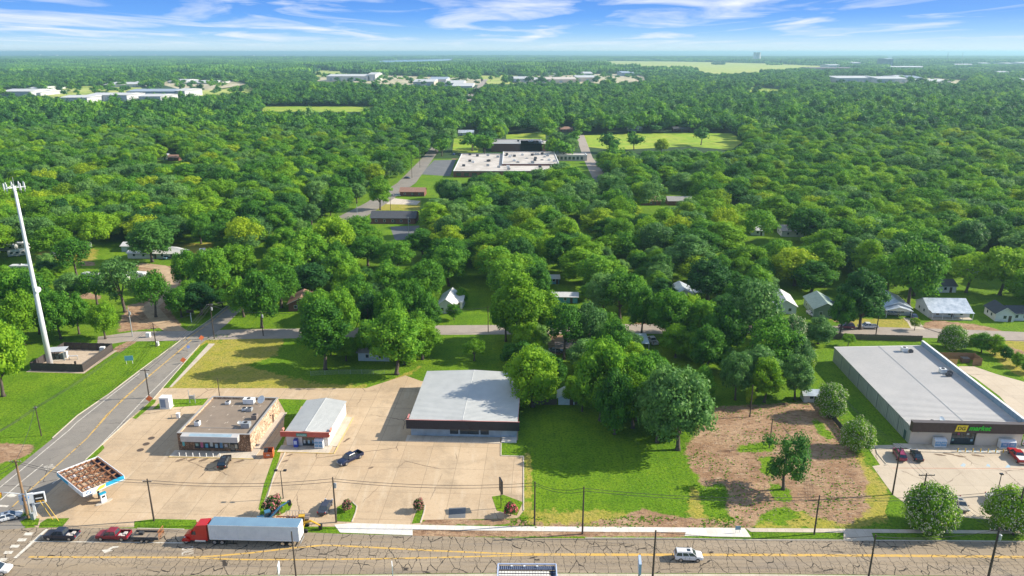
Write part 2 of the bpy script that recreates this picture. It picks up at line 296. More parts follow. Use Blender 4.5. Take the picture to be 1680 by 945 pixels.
def grass_mat():
    m = bpy.data.materials.new('lawn_grass'); m.use_nodes = True; nt = m.node_tree; N = nt.nodes; L = nt.links
    b = N['Principled BSDF']; b.inputs['Roughness'].default_value = 0.95; b.inputs['Specular IOR Level'].default_value = 0.1
    tc = N.new('ShaderNodeTexCoord'); at = N.new('ShaderNodeAttribute'); at.attribute_name = 'cover'; sp = N.new('ShaderNodeSeparateColor'); L.new(at.outputs['Color'], sp.inputs[0])
    def noise(sc, det=6, st=(1, 1, 1), rot=0):
        mp = N.new('ShaderNodeMapping'); mp.inputs['Scale'].default_value = st; mp.inputs['Rotation'].default_value = (0, 0, rot); L.new(tc.outputs['Object'], mp.inputs[0])
        n = N.new('ShaderNodeTexNoise'); n.inputs['Scale'].default_value = sc; n.inputs['Detail'].default_value = det; n.inputs['Roughness'].default_value = 0.7; L.new(mp.outputs[0], n.inputs['Vector']); return n.outputs[0]
    def mix(a, b_, f, lo=None, hi=None, amt=1.0):
        if lo is not None:
            mr = N.new('ShaderNodeMapRange'); mr.inputs[1].default_value = lo; mr.inputs[2].default_value = hi; mr.inputs[4].default_value = amt; L.new(f, mr.inputs[0]); f = mr.outputs[0]
        x = N.new('ShaderNodeMixRGB'); L.new(f, x.inputs[0])
        for k, v in ((1, a), (2, b_)):
            if isinstance(v, tuple): x.inputs[k].default_value = v+(1,)
            else: L.new(v, x.inputs[k])
        return x.outputs[0]
    c = mix((0.105, 0.215, 0.008), (0.17, 0.275, 0.012), noise(0.05), 0.4, 0.65)
    c = mix(c, (0.06, 0.135, 0.007), noise(0.22, 8), 0.5, 0.68, 0.75)
    c = mix(c, (0.25, 0.29, 0.03), noise(0.9, 8), 0.55, 0.72, 0.55)
    c = mix(c, (0.07, 0.15, 0.008), noise(0.5, 6, (1, .06, 1), 0.4), 0.5, 0.66, 0.5)
    c = mix(c, (0.035, 0.09, 0.006), noise(1.9, 6), 0.47, 0.62, 0.8)
    c = mix(c, (0.27, 0.33, 0.03), noise(3.1, 5), 0.56, 0.66, 0.5)
    d = mix((0.34, 0.30, 0.045), (0.42, 0.32, 0.09), noise(0.3), 0.4, 0.65)
    d = mix(d, (0.16, 0.21, 0.02), noise(0.6, 8), 0.48, 0.66, 0.85)
    d = mix(d, (0.10, 0.14, 0.015), noise(1.9, 7), 0.47, 0.64, 0.7)
    e = mix((0.29, 0.175, 0.10), (0.42, 0.28, 0.17), noise(0.12, 8), 0.4, 0.62)
    e = mix(e, (0.16, 0.085, 0.05), noise(0.3, 9, (1, 2.2, 1), 0.5), 0.5, 0.66, 0.85)
    e = mix(e, (0.48, 0.36, 0.25), noise(0.8, 8, (0.5, 1.6, 1), -0.7), 0.54, 0.68, 0.8)
    e = mix(e, (0.13, 0.07, 0.045), noise(1.2, 9, (0.6, 1.6, 1), 0.2), 0.52, 0.62, 0.75)
    e = mix(e, (0.13, 0.17, 0.02), noise(0.55, 9), 0.63, 0.68, 0.7)
    def brk(ch, sc, w):
        a = N.new('ShaderNodeMath'); a.operation = 'MULTIPLY_ADD'; a.inputs[1].default_value = w; L.new(noise(sc, 9), a.inputs[0]); L.new(ch, a.inputs[2])
        mr = N.new('ShaderNodeMapRange'); mr.inputs[1].default_value = 0.5+w*0.5-0.10; mr.inputs[2].default_value = 0.5+w*0.5+0.10; L.new(a.outputs[0], mr.inputs[0]); return mr.outputs[0]
    c = mix(c, d, brk(sp.outputs[1], 0.45, 1.9)); c = mix(c, e, brk(sp.outputs[0], 0.38, 1.7))
    L.new(c, b.inputs['Base Color'])
    bp = N.new('ShaderNodeBump'); bp.inputs['Strength'].default_value = 0.75; bp.inputs['Distance'].default_value = 0.35; L.new(noise(1.7, 8), bp.inputs['Height']); L.new(bp.outputs[0], b.inputs['Normal'])
    return m
GRASS = grass_mat()
def lawn():
    st = 1.25; xs = np.arange(-300, 345, st); ys = np.arange(70, 620, st); X, Y = np.meshgrid(xs, ys)
    a = soft(X, Y, DIRT); b = soft(X, Y, DRY); gr = soft(X, Y, GREEN); a = a*(1-gr); b = np.where(gr > .3, b*(1-gr), b); nx, ny = len(xs), len(ys)
    co = np.zeros((nx*ny, 3), np.float32); co[:, 0] = X.ravel(); co[:, 1] = Y.ravel()
    i = np.arange(nx*ny).reshape(ny, nx); q = np.stack([i[:-1, :-1], i[:-1, 1:], i[1:, 1:], i[1:, :-1]], -1).reshape(-1, 4)
    me = bpy.data.meshes.new('lawn'); me.vertices.add(len(co)); me.vertices.foreach_set('co', co.ravel()); me.loops.add(q.size); me.loops.foreach_set('vertex_index', q.ravel().astype(np.int32))
    me.polygons.add(len(q)); me.polygons.foreach_set('loop_start', np.arange(0, q.size, 4, dtype=np.int32)); me.update(calc_edges=True)
    ca = me.color_attributes.new('cover', 'FLOAT_COLOR', 'POINT'); cc = np.zeros((nx*ny, 4), np.float32); cc[:, 0] = a.ravel(); cc[:, 1] = b.ravel(); cc[:, 3] = 1; ca.data.foreach_set('color', cc.ravel())
    me.materials.append(GRASS); o = link('lawn', me); o['kind'] = 'structure'
lawn()
# a grass material for the small beds and verges, same colours without the painted cover
def grass_at(name, pts, zl=0.045, thick=0.0):
    o = sheet(name, pts, GRASS, zl); return o
FAR = ground_mix('far_land', (0.026, 0.055, 0.014), [((0.035, 0.075, 0.02), 0.01, 0.4, 0.6, 1), ((0.02, 0.042, 0.012), 0.05, 0.5, 0.7, 0.8), ((0.20, 0.24, 0.06), 0.0012, 0.66, 0.70, 0.8)], bump=0)
def far_ground():
    n = 96; mb = MB(); rad = [0, 600, 3000, 12000, 58000]
    rings = [[(r*math.cos(2*math.pi*k/n), r*math.sin(2*math.pi*k/n), -0.06) for k in range(n)] for r in rad[1:]]
    mb.loft(rings, cap=False); mb.poly(rings[0]); o = mb.build('ground', FAR); o['kind'] = 'structure'
far_ground()
FIELD = ground_mix('far_field_grass', (0.33, 0.40, 0.07), [((0.44, 0.43, 0.14), 0.01, 0.42, 0.62, 0.9), ((0.13, 0.20, 0.04), 0.03, 0.5, 0.66, 0.8)], bump=0)
MEAD = ground_mix('meadow_grass', (0.21, 0.33, 0.02), [((0.36, 0.38, 0.05), 0.03, 0.42, 0.62, 0.8), ((0.09, 0.16, 0.014), 0.12, 0.5, 0.66, 0.7)], bump=0.1)
BARE = ground_mix('bare_yard', (0.48, 0.40, 0.27), [((0.30, 0.30, 0.12), 0.02, 0.45, 0.6, 0.9), ((0.6, 0.55, 0.45), 0.05, 0.5, 0.62, 0.8)], bump=0)
WATER = mat('lake_water', (0.30, 0.36, 0.38), 0.12, 0, (0.25, 0.31, 0.33), 0.01, spec=0.9)
OPEN = []   # photo outlines where the view to the ground must stay free of crowns
def field(name, pts, m, zl=0.0, clear=True):
    o = sheet(name, pts, m, zl)
    if clear: OPEN.append(pts)
    return o
# ----- far fields and yards
field('field', [(905,104),(1010,100),(1120,101),(1260,104),(1350,108),(1340,113),(1290,115),(1220,121),(1170,122),(1130,113),(1060,109),(980,107)], FIELD)
field('field', [(1000,108.5),(1090,110),(1140,112),(1130,114),(1040,112)], FIELD)
field('field', [(508,116),(545,115),(575,119),(560,127),(520,126)], FIELD)
field('yard', [(525,127),(615,122),(700,126),(790,128),(800,138),(740,141),(640,139),(560,134),(520,133)], BARE)
field('yard', [(830,126),(1000,121),(1055,124),(1060,135),(980,137),(900,137),(840,136)], BARE)
field('yard', [(788,124),(850,122),(850,138),(790,138)], FIELD)
field('field', [(432,175),(500,174.5),(612,175),(606,183),(540,184),(430,183)], MEAD)
field('field', [(70,146),(110,142),(230,140),(235,150),(120,158),(70,164)], FIELD)
field('field', [(300,150),(350,147),(410,138),(420,152),(360,157),(300,158)], FIELD)
field('yard', [(270,134),(390,134),(410,139),(360,147),(300,148),(270,140)], BARE)
field('yard', [(1355,128),(1380,126.5),(1530,128),(1600,133),(1560,138),(1400,135)], BARE)
field('field', [(1218,143),(1245,143),(1290,148),(1280,153),(1225,151)], MEAD)
field('field', [(745,226),(768,221),(792,222),(792,250),(742,250)], MEAD)
field('field', [(830,221),(895,217),(895,250),(832,248)], MEAD)
field('field', [(955,222),(1040,219),(1120,218),(1200,219),(1222,230),(1200,246),(1130,240),(1010,246),(955,240)], MEAD)
field('field', [(1010,268),(1030,268),(1030,300),(1005,300)], MEAD, clear=False)
o = sheet('lake', [(618,100),(650,98),(700,97.5),(752,96.6),(735,99),(690,101.5),(650,104),(622,103.5)], WATER, 0.1); OPEN.append([(618,99),(752,96),(740,100),(622,106)])
o = sheet('lake', [(790,96),(900,95.2),(905,95.8),(800,97)], WATER, 0.1)
field('road', [(762,165),(770,152),(784,140),(794,130),(801,130),(792,141),(778,153),(772,166)], STREET, 0.03)
# ----- school grounds
field('parking_lot', [(690,286),(712,263),(748,262),(738,289)], DKLOT, 0.02)
field('school_drive', [(944,221),(958,221),(972,258),(990,285),(972,292),(958,262)], STREET, 0.03)
field('parking_lot', [(968,262),(992,262),(1000,300),(975,300)], DKLOT, 0.02, clear=False)
# ----- the road that leaves the crossing for the woods
SR_L = [(-70,840),(0,789),(86,720),(127,683),(178,647.6),(228.5,609.5),(301,556),(348,523),(391,487.6),(424,461),(470,428),(520,388),(556,355),(600,333),(652,300),(690,262),(712,238),(735,215)]
SR_R = [(15,905),(75,812),(140,754.5),(180,717),(213,687),(251,655),(327.6,566),(371,533),(404,500),(440,472),(488,436),(540,396),(590,362),(640,330),(682,300),(704,270),(722,244),(744,218)]
sheet('side_road', SR_L+SR_R[::-1], ASPH2, 0.028); OPEN.append(SR_L[2:9]+SR_R[2:9][::-1])
OPEN.append([(650,299),(690,262),(704,270),(682,298)]); OPEN.append([(552,372),(560,352),(602,345),(600,358),(575,378)])
# ----- cross street running along behind the lots
strip('cross_street', [(160,560),(215,552),(300,551),(400,548),(485,547),(620,545),(720,541.5),(800,541),(920,540),(1032,539.5),(1180,540),(1330,541.5),(1475,545),(1600,549),(1720,554)], 8.5, STREET, 0.022)
OPEN += [[(200,545),(225,548),(300,548),(300,556),(240,556)], [(415,541),(480,541),(480,549),(415,549)], [(722,537),(795,537),(795,545),(722,545)], [(1012,534),(1058,534),(1058,543),(1012,543)], [(1420,540),(1505,541),(1505,549),(1420,547)], [(1610,545),(1680,547),(1680,556),(1620,552)]]
strip('dirt_lane', [(300,551),(262,525),(245,505),(275,478),(285,455),(262,438),(225,434)], 5.5, DIRTM, 0.012)
strip('driveway', [(1506,540),(1500,530),(1492,522)], 4, WALKC, 0.03)
# ----- gas station and store lots
sheet('concrete_lot', [(253,637),(330,637),(440,637),(520,637),(600,637),(665,616),(690,625),(850,640),(850,722),(822,727),(822,748),(859,749),(859,838),(850,850),(830,851),(694,853),(690,862),(560,864),(440,864),(300,864),(160,866),(62,866),(40,855),(75,806),(140,752),(175,718),(213,687),(240,662)], CONC, 0.02)
# main road
MR_T = [(-160,874),(0,870),(75,864),(160,866),(300,868.5),(400,870),(500,873.5),(560,876),(674,879),(800,882),(960,883.5),(1123,884),(1240,886.5),(1551,887.5),(1860,891)]
MR_B = [(-200,948),(400,944),(840,940),(1240,941),(1500,944),(1880,948)]
sheet('main_road', MR_T+MR_B[::-1], ASPH, 0.034)
sheet('pavement', [(-220,949),(400,945),(840,941),(1240,942),(1500,945),(1900,949),(1960,985),(-280,985)], WALKC, 0.026)
# white new pavement and the older stretch
sheet('new_pavement', [(548,861),(579,858.5),(675,861),(800,863.6),(1000,864.6),(1222,866.5),(1232,881.5),(1123,879.5),(1125,873.5),(1000,873),(800,870.8),(677,869),(677,878.6),(558,874)], NEWCONC, 0.05)
sheet('old_pavement', [(1223,866.5),(1400,868),(1680,871),(1860,873),(1870,880),(1680,876),(1437,874.5),(1400,874.2),(1232,872.8)], WALKC, 0.05)
sheet('driveway', [(1384,873.5),(1430,874),(1434,886.2),(1384,886)], WALKC, 0.058)
grass_at('verge', [(1234,873.5),(1382,874.5),(1384,885),(1236,884.5)], 0.06); grass_at('verge', [(1430,875.2),(1680,877),(1800,878.5),(1800,889),(1680,887.5),(1436,885.5)], 0.06)
# verges, islands and beds
grass_at('grass_verge', pl('A',(850,600),(980,585),(1240,590),(1252,625),(1180,642),(850,637)))
grass_at('grass_verge', pl('A',(255,610),(300,582),(440,580),(392,637),(245,642)))
grass_at('grass_verge', pl('A',(128,600),(180,575),(250,582),(240,625),(150,632)))
grass_at('grass_verge', pl('A',(535,215),(600,150),(650,116),(662,135),(640,160),(590,205)))
grass_at('grass_verge', pl('E',(855,812),(985,692),(1010,692),(1000,715),(880,817)))
grass_at('grass_verge', pl('E',(1055,690),(1345,686),(1310,728),(1080,745),(985,755)))
sheet('kerb_walk', pl('E',(1060,608),(1350,330),(1390,330),(1110,612)), WALKC, 0.02)
grass_at('grass_verge', pl('E',(1050,612),(1300,345),(1340,322),(1345,335),(1090,615)), 0.032)
G1 = pl('F',(1022,353),(1240,358),(1292,388))+[(494,667),(468,718),(463,733),(457,757),(448,780),(436,815),(428,838),(424,836),(433,795),(448,752)]+pl('F',(1000,740),(1060,640),(1075,450))
grass_at('grass_strip', G1)
grass_at('planting_bed', pl('B',(100,560),(108,505),(150,480),(260,475),(308,488),(290,530),(225,560)))
grass_at('planting_bed', pl('B',(588,600),(590,510),(640,482),(690,480),(716,505),(708,545),(684,604)))
grass_at('planting_bed', pl('B',(1062,615),(1085,555),(1110,500),(1148,498),(1140,545),(1118,610)))
grass_at('planting_bed', [(807,815),(826,812),(858,824),(848,846),(815,838)])
grass_at('planting_bed', [(821.5,727.5),(848,727),(850,748),(822,748)])
KERB = mat('kerb_concrete', (0.56, 0.49, 0.39), 0.85, 0, (0.42, 0.36, 0.28), 1.5)
YKERB = mat('yellow_kerb', (0.62, 0.42, 0.10), 0.8, 0, (0.5, 0.4, 0.22), 0.8)
def kerb(pts, m=None, w=0.22, h=0.13, name='kerb'):
    P = [g(*p).xy for p in pts]; mb = MB()
    for a, b in zip(P, P[1:]):
        d = (b-a).normalized(); n = Vector((-d.y, d.x))*w/2
        mb.hexa([(q.x, q.y, 0.0) for q in (a-n, b-n, b+n, a+n)], [(q.x, q.y, h) for q in (a-n, b-n, b+n, a+n)])
    o = mb.build(name, m or KERB); o['kind'] = 'structure'; return o
kerb(pl('B',(684,604),(708,545),(716,505),(690,480),(640,482))); kerb(pl('B',(1118,610),(1140,545),(1148,498)))
kerb([(859,749),(859,838)]); kerb([(822,727),(822,748),(859,749)]); kerb(pl('F',(1078,765),(1020,880),(990,950))+[(433,835)])
kerb([(178,647),(228.5,608.5),(301,555)]); kerb([(86,719),(127,682),(178,647)]); kerb([(213,687.5),(180,718),(140,755),(78,812)][:3])
kerb([(251,655),(327.6,566)]); kerb(MR_T[10:15]); kerb([(302,869),(225,867.5)]); kerb([(300,556),(348,522),(391,487)])
kerb([(1482,733),(1438,738),(1440,745),(1455,763),(1451,763.5)])
# market lot
sheet('market_lot', pl('D',(698,118),(960,112))+[(1490,729),(1700,731),(1675,690),(1640,650),(1600,620)]+pl('H',(985,330),(1000,318),(1095,320),(1240,370),(1420,420))+[(1740,640),(1800,700),(1860,790),(1900,850),(1640,856),(1560,846),(1500,838),(1480,822)]+pl('D',(860,428),(730,248),(778,240),(705,135)), CONC2, 0.02)
grass_at('lawn_front', [(1462,812),(1470,815),(1500,845),(1560,848),(1690,857),(1800,858),(1800,871),(1466,868),(1452,840)], 0.03)
# markings
def mark(name, pts, m=WHT, zl=0.040): return sheet(name, pts, m, zl)
strip('yellow_line', [(47,914),(180,914.5),(311,914.8),(360,912),(415,907),(478,899.5),(530,894.8),(556,895.5),(633,899.5),(720,904),(820,908.3),(900,909.3),(1000,909.4),(1240,909.8),(1528,911.5),(1860,916)], 0.42, YEL, 0.040)
strip('yellow_line', [(311,915.5),(400,918.3),(500,918.3),(594,917.3),(700,915.5),(820,912.2),(880,911),(1240,911.5),(1528,913.2),(1860,918)], 0.38, YEL, 0.041)
strip('white_line', [(48,888.6),(180,889.6),(302,891)], 0.22, WHT, 0.040)
strip('stop_line', pl('S',(432,158),(138,425)), 0.62, WHT, 0.041)
for cx, cy in ((255,203),(195,258),(130,316),(70,373),(15,440)): mark('crosswalk_bar', pl('S',(cx-42,cy+13),(cx-22,cy-13),(cx+56,cy-15),(cx+36,cy+13)))
mark('turn_arrow', pl('S',(932,350),(985,345),(1030,318),(1098,314),(1080,328),(1045,330),(1010,352),(1040,352),(962,380)))
strip('yellow_line', [(20,832),(47,806),(142,720)]+pl('E',(780,700),(1000,510),(1240,305)), 0.28, YEL, 0.036)
strip('yellow_line', pl('E',(560,945),(690,790),(800,690))+pl('E',(960,540),(1200,345)), 0.28, YEL, 0.037)
strip('white_line', pl('A',(0,385),(150,262),(440,20))+[(125,694),(178,652),(229,613)], 0.2, WHT, 0.036)
strip('white_line', pl('A',(0,468),(140,345),(272,238)), 0.22, WHT, 0.036)
strip('white_line', pl('A',(330,362),(545,212),(740,10))+pl('E',(930,690),(1275,355)), 0.2, WHT, 0.036)
strip('yellow_line', [(301,560),(348,527),(391,492),(440,458)][::-1]+[], 0.25, YEL, 0.038)
strip('stop_line', pl('A',(-20,500),(52,505)), 0.6, WHT, 0.038)
mark('turn_arrow', pl('A',(40,440),(75,418),(100,420),(90,428),(112,432),(90,446),(60,448)), WHT, 0.038)
def road_text(s, px, py, dirpx, size, sy):
    p = g(px, py); q = g(*dirpx); a = math.atan2(q.y-p.y, q.x-p.x)
    o = text('road_lettering', s, WHT, None, (p.x, p.y, 0.040), (0, 0, a), size, 0.001); o.scale = (1, sy, 1); o['kind'] = 'structure'
road_text('ONLY', 298, 899.5, (298,909), 0.95, 3.0)     # read by traffic heading left
road_text('ONLY', 71, 766, (79,775), 0.85, 3.0)
strip('red_kerb_line', [(1464,768),(1560,768.5),(1700,769.5)], 0.15, mat('faded_red_line', (0.5, 0.22, 0.15), 0.9), 0.03)
for pts in (((1262,818),(1280,800),(1298,805),(1290,825)), ((1430,820),(1440,805),(1455,810),(1458,825)), ((1555,830),(1570,810),(1588,815),(1590,828))):
    sheet('access_symbol', pl('M', *pts), BLUEP, 0.032)
# drain lids, stains
LID = mat('iron_lid', (0.10, 0.07, 0.05), 0.8)
for cx, cy in ((888,148),(925,110),(958,73)):
    p = z('A', cx, cy); MB().loft([[(p.x+0.75*math.cos(t*math.pi/6), p.y+0.75*math.sin(t*math.pi/6), h) for t in range(12)] for h in (0.0, 0.035)]).build('drain_lid', LID)['kind'] = 'structure'
p = sheet('dark_patch', pl('B',(1298,515),(1405,510),(1402,578),(1295,580)), DKLOT, 0.03)
STAIN = mat('oil_stain', (0.2, 0.14, 0.09), 0.9, 0, (0.13, 0.09, 0.06), 2)
def stain(k, cx, cy, a, b, rot=0.6):
    c = z(k, cx, cy); rr = [1+0.25*rnd.uniform(-1, 1) for _ in range(14)]; ca, sa = math.cos(rot), math.sin(rot); pts = []
    for i in range(14):
        t = i*2*math.pi/14; x, y = a*rr[i]*math.cos(t), b*rr[i]*math.sin(t); pts.append((c.x+x*ca-y*sa, c.y+x*sa+y*ca, 0.024))
    MB().poly(pts).build('stain', STAIN)['kind'] = 'structure'
for a in ((265,825),(355,825),(445,825),(725,835),(540,835)): stain('F', a[0], a[1], 1.1, 0.4)
for a in ((1125,745),(1185,740),(1260,755),(1370,750)): stain('M', a[0], a[1], 1.3, 0.35, -0.3)
stain('B', 290, 180, 0.8, .3); stain('B', 265, 217, 0.8, .3); stain('B', 650, 85, 1.2, .3, 1.1); stain('B', 805, 260, .6, .3)
# ================================================================= TREES
def leaf_mat(name, dark, mid, light, rough=0.65, trans=0.40):
    m = bpy.data.materials.new(name); m.use_nodes = True; nt = m.node_tree; N = nt.nodes; L = nt.links; N.clear()
    out = N.new('ShaderNodeOutputMaterial'); b = N.new('ShaderNodeBsdfPrincipled'); b.inputs['Roughness'].default_value = rough; b.inputs['Specular IOR Level'].default_value = 0.18
    oi = N.new('ShaderNodeObjectInfo'); at = N.new('ShaderNodeAttribute'); at.attribute_name = 'tone'
    ma = N.new('ShaderNodeMath'); ma.operation = 'MULTIPLY_ADD'; ma.inputs[1].default_value = 0.55; L.new(oi.outputs['Random'], ma.inputs[0])
    mb_ = N.new('ShaderNodeMath'); mb_.operation = 'MULTIPLY'; mb_.inputs[1].default_value = 0.45; L.new(at.outputs['Fac'], mb_.inputs[0]); L.new(mb_.outputs[0], ma.inputs[2])
    cr = N.new('ShaderNodeValToRGB'); e = cr.color_ramp.elements; e[0].position = 0.08; e[0].color = dark+(1,); e[1].position = 0.92; e[1].color = light+(1,); q = e.new(0.5); q.color = mid+(1,)
    L.new(ma.outputs[0], cr.inputs[0]); L.new(cr.outputs[0], b.inputs['Base Color'])
    tr = N.new('ShaderNodeBsdfTranslucent'); L.new(cr.outputs[0], tr.inputs[0]); mx = N.new('ShaderNodeMixShader'); mx.inputs[0].default_value = trans
    L.new(b.outputs[0], mx.inputs[1]); L.new(tr.outputs[0], mx.inputs[2]); L.new(mx.outputs[0], out.inputs[0]); return m
LM = dict(
    g=leaf_mat('green_foliage', (0.030, 0.120, 0.013), (0.100, 0.275, 0.018), (0.235, 0.44, 0.024)),
    d=leaf_mat('dark_foliage', (0.018, 0.080, 0.018), (0.052, 0.170, 0.026), (0.115, 0.265, 0.034)),
    y=leaf_mat('yellow_green_foliage', (0.14, 0.26, 0.010), (0.27, 0.41, 0.014), (0.43, 0.53, 0.020)),
    s=leaf_mat('silvery_foliage', (0.055, 0.150, 0.036), (0.125, 0.275, 0.058), (0.235, 0.41, 0.085), 0.5),
    b=leaf_mat('bright_foliage', (0.090, 0.230, 0.010), (0.185, 0.365, 0.014), (0.32, 0.50, 0.020)))
FLW = mat('cream_blossom', (0.58, 0.57, 0.38), 0.8, 0, (0.48, 0.48, 0.28), 3)
FLP = mat('pink_blossom', (0.42, 0.10, 0.13), 0.8, 0, (0.50, 0.2, 0.18), 3)
FLR = mat('crimson_blossom', (0.55, 0.03, 0.09), 0.8, 0, (0.62, 0.12, 0.16), 3)
BARK = mat('tree_bark', (0.13, 0.10, 0.08), 0.95, 0, (0.07, 0.055, 0.045), 3, bump=0.4)
_ico = {}
def ico(n):
    if n not in _ico:
        bm = bmesh.new(); bmesh.ops.create_icosphere(bm, subdivisions=n, radius=1); _ico[n] = (np.array([v.co[:] for v in bm.verts]), np.array([[v.index for v in f.verts] for f in bm.faces])); bm.free()
    return _ico[n]
def crown_mesh(name, seed, rx=5.0, rz=4.6, cz=7.6, lobes=26, lr=(1.5, 2.5), leaves=150, ls=0.62, core=1, mats=None, flower=0.0, droop=0.0, taper=0.25, fsize=0.5, coref=0.70):
    r = np.random.RandomState(seed); C = []; RD = []; tries = 0
    while len(C) < lobes and tries < 4000:
        tries += 1
        d = r.normal(size=3); d /= np.linalg.norm(d)
        if d[2] < -0.8: continue
        k = r.uniform(0.55, 0.86) if len(C) > 4 else r.uniform(0.0, 0.5)
        rad = r.uniform(*lr); sq = 1-taper*max(0, d[2]); c = np.array([d[0]*rx*k*sq, d[1]*rx*k*sq, cz+d[2]*rz*k])
        if any(np.linalg.norm(c-q) < 0.55*(rad+s)*0.75 for q, s in zip(C, RD)): continue
        C.append(c); RD.append(rad)
    V = []; Fq = []; Ft = []; Tq = []; Tt = []; Mq = []; nv = 0
    iv, jf = ico(core)
    for c, rad in zip(C, RD):
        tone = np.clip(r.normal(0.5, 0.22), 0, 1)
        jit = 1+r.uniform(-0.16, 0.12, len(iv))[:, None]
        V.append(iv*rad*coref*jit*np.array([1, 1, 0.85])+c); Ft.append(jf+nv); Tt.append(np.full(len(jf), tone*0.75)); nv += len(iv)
        n = int(leaves*(rad/2.0)**2)
        d = r.normal(size=(n, 3)); d /= np.linalg.norm(d, axis=1)[:, None]; d = d[d[:, 2] > -0.75]
        rr = rad*r.uniform(0.74, 1.16, len(d))[:, None]; p = c+d*rr*np.array([1, 1, 0.88])
        keep = np.ones(len(p), bool)
        for c2, r2 in zip(C, RD):
            if c2 is c: continue
            keep &= np.linalg.norm((p-c2)/np.array([1, 1, 0.88]), axis=1) > r2*0.74
        p = p[keep]; d = d[keep]; n = len(p)
        if not n: continue
        nn = d+r.normal(size=(n, 3))*0.55; nn[:, 2] += 0.25; nn /= np.linalg.norm(nn, axis=1)[:, None]
        a = np.cross(nn, r.normal(size=(n, 3))); a /= np.linalg.norm(a, axis=1)[:, None]; b = np.cross(nn, a)
        s = (ls*r.uniform(0.55, 1.25, n))[:, None]*0.5; s2 = s*r.uniform(0.55, 1.0, n)[:, None]
        isf = r.uniform(size=n) < flower
        s[isf] *= fsize; s2[isf] *= fsize; p = p+d*(isf[:, None]*0.12)
        q = np.stack([p-a*s-b*s2*0.4, p-b*s2+a*s*0.15+nn*s*0.25, p+a*s+b*s2*0.3, p+b*s2-a*s*0.2+nn*s*0.2], 1).reshape(-1, 3)
        V.append(q); Fq.append(np.arange(n*4).reshape(n, 4)+nv); nv += n*4
        Tq.append(np.clip(tone+r.normal(0, 0.34, n), 0, 1)); Mq.append(isf.astype(np.int32))
    V = np.concatenate(V); Ft = np.concatenate(Ft); Tt = np.concatenate(Tt)
    if Fq: Fq = np.concatenate(Fq); Tq = np.concatenate(Tq); Mq = np.concatenate(Mq)
    else: Fq = np.zeros((0, 4), int); Tq = np.zeros(0); Mq = np.zeros(0, np.int32)
    me = bpy.data.meshes.new(name); me.vertices.add(len(V)); me.vertices.foreach_set('co', V.astype(np.float32).ravel())
    nl = Ft.size+Fq.size; me.loops.add(nl); me.loops.foreach_set('vertex_index', np.concatenate([Ft.ravel(), Fq.ravel()]).astype(np.int32))
    st = np.concatenate([np.arange(len(Ft))*3, len(Ft)*3+np.arange(len(Fq))*4]); me.polygons.add(len(st)); me.polygons.foreach_set('loop_start', st.astype(np.int32)); me.update(calc_edges=True)
    me.polygons.foreach_set('material_index', np.concatenate([np.zeros(len(Ft), np.int32), Mq]))
    at = me.attributes.new('tone', 'FLOAT', 'FACE'); at.data.foreach_set('value', np.concatenate([Tt, Tq]).astype(np.float32))
    for q in (mats or [LM['g']]): me.materials.append(q)
    me['c'] = 1; me.update(); me.validate()
    return me, [Vector(c) for c in C]
def trunk_mesh(name, seed, centres, r0=0.34, hz=4.2, nlimb=6):
    r = random.Random(seed); mb = MB(); top = Vector((r.uniform(-.4, .4), r.uniform(-.4, .4), hz))
    mb.tube([(0, 0, -0.05), (0.05, 0, 0.5), top*0.5, top], [r0*1.5, r0, r0*0.85, r0*0.7], 8)
    for c in r.sample(centres, min(nlimb, len(centres))):
        m = top.lerp(c, 0.5)+Vector((0, 0, -0.35)); mb.tube([top*0.85, m, c], [r0*0.5, r0*0.34, r0*0.12], 6)
    me = bpy.data.meshes.new(name); me.from_pydata(mb.v, [], mb.f); me.materials.append(BARK); me.polygons.foreach_set('use_smooth', [True]*len(me.polygons)); me.update(); return me
PROTO = {}   # kind -> list of (crown mesh, trunk mesh, radius, height)
def proto(kind, n, **kw):
    PROTO[kind] = []
    for i in range(n):
        a = dict(kw); hz = a.pop('hz', 4.2); r0 = a.pop('r0', 0.34); nl = a.pop('nlimb', 6)
        cm, cs = crown_mesh(kind+'_crown', 100+i*7+len(PROTO)*53, **a)
        PROTO[kind].append((cm, trunk_mesh(kind+'_trunk', 3+i, cs, r0, hz, nl), a.get('rx', 5.0)*1.06, a.get('cz', 7.6)+a.get('rz', 4.6)*1.05))
proto('round', 5, rx=5.2, rz=4.9, cz=6.8, lobes=52, lr=(0.8, 1.95), leaves=420, ls=0.44, hz=3.4)
proto('tall', 4, rx=4.3, rz=6.6, cz=8.2, lobes=60, lr=(0.75, 1.75), leaves=420, ls=0.43, taper=0.4, hz=3.4)
proto('airy', 3, rx=5.2, rz=4.5, cz=7.4, lobes=44, lr=(0.75, 1.6), leaves=380, ls=0.42, coref=0.45)
proto('dense', 2, rx=5.0, rz=4.6, cz=5.2, lobes=60, lr=(0.9, 1.8), leaves=420, ls=0.38, hz=2.5)
proto('sparse', 1, rx=5.4, rz=4.9, cz=5.9, lobes=21, lr=(0.8, 1.7), leaves=400, ls=0.42, coref=0.6, taper=0.0, hz=3.0)
proto('magnolia', 3, rx=5.0, rz=4.0, cz=3.7, lobes=60, lr=(1.2, 1.9), leaves=480, ls=0.42, flower=0.40, mats=[LM['b'], FLW], hz=1.2, fsize=0.7, taper=0.05)
proto('myrtle', 2, rx=5.0, rz=5.0, cz=5.6, lobes=34, lr=(1.1, 1.9), leaves=170, ls=0.95, flower=0.45, mats=[LM['d'], FLP], hz=2.0, fsize=0.9)
proto('far', 6, rx=5.2, rz=4.6, cz=7.2, lobes=11, lr=(2.0, 3.0), leaves=26, ls=1.15, core=1, hz=4, nlimb=2)
CLEAR_R = []     # (x, y, radius) taken by trees already standing
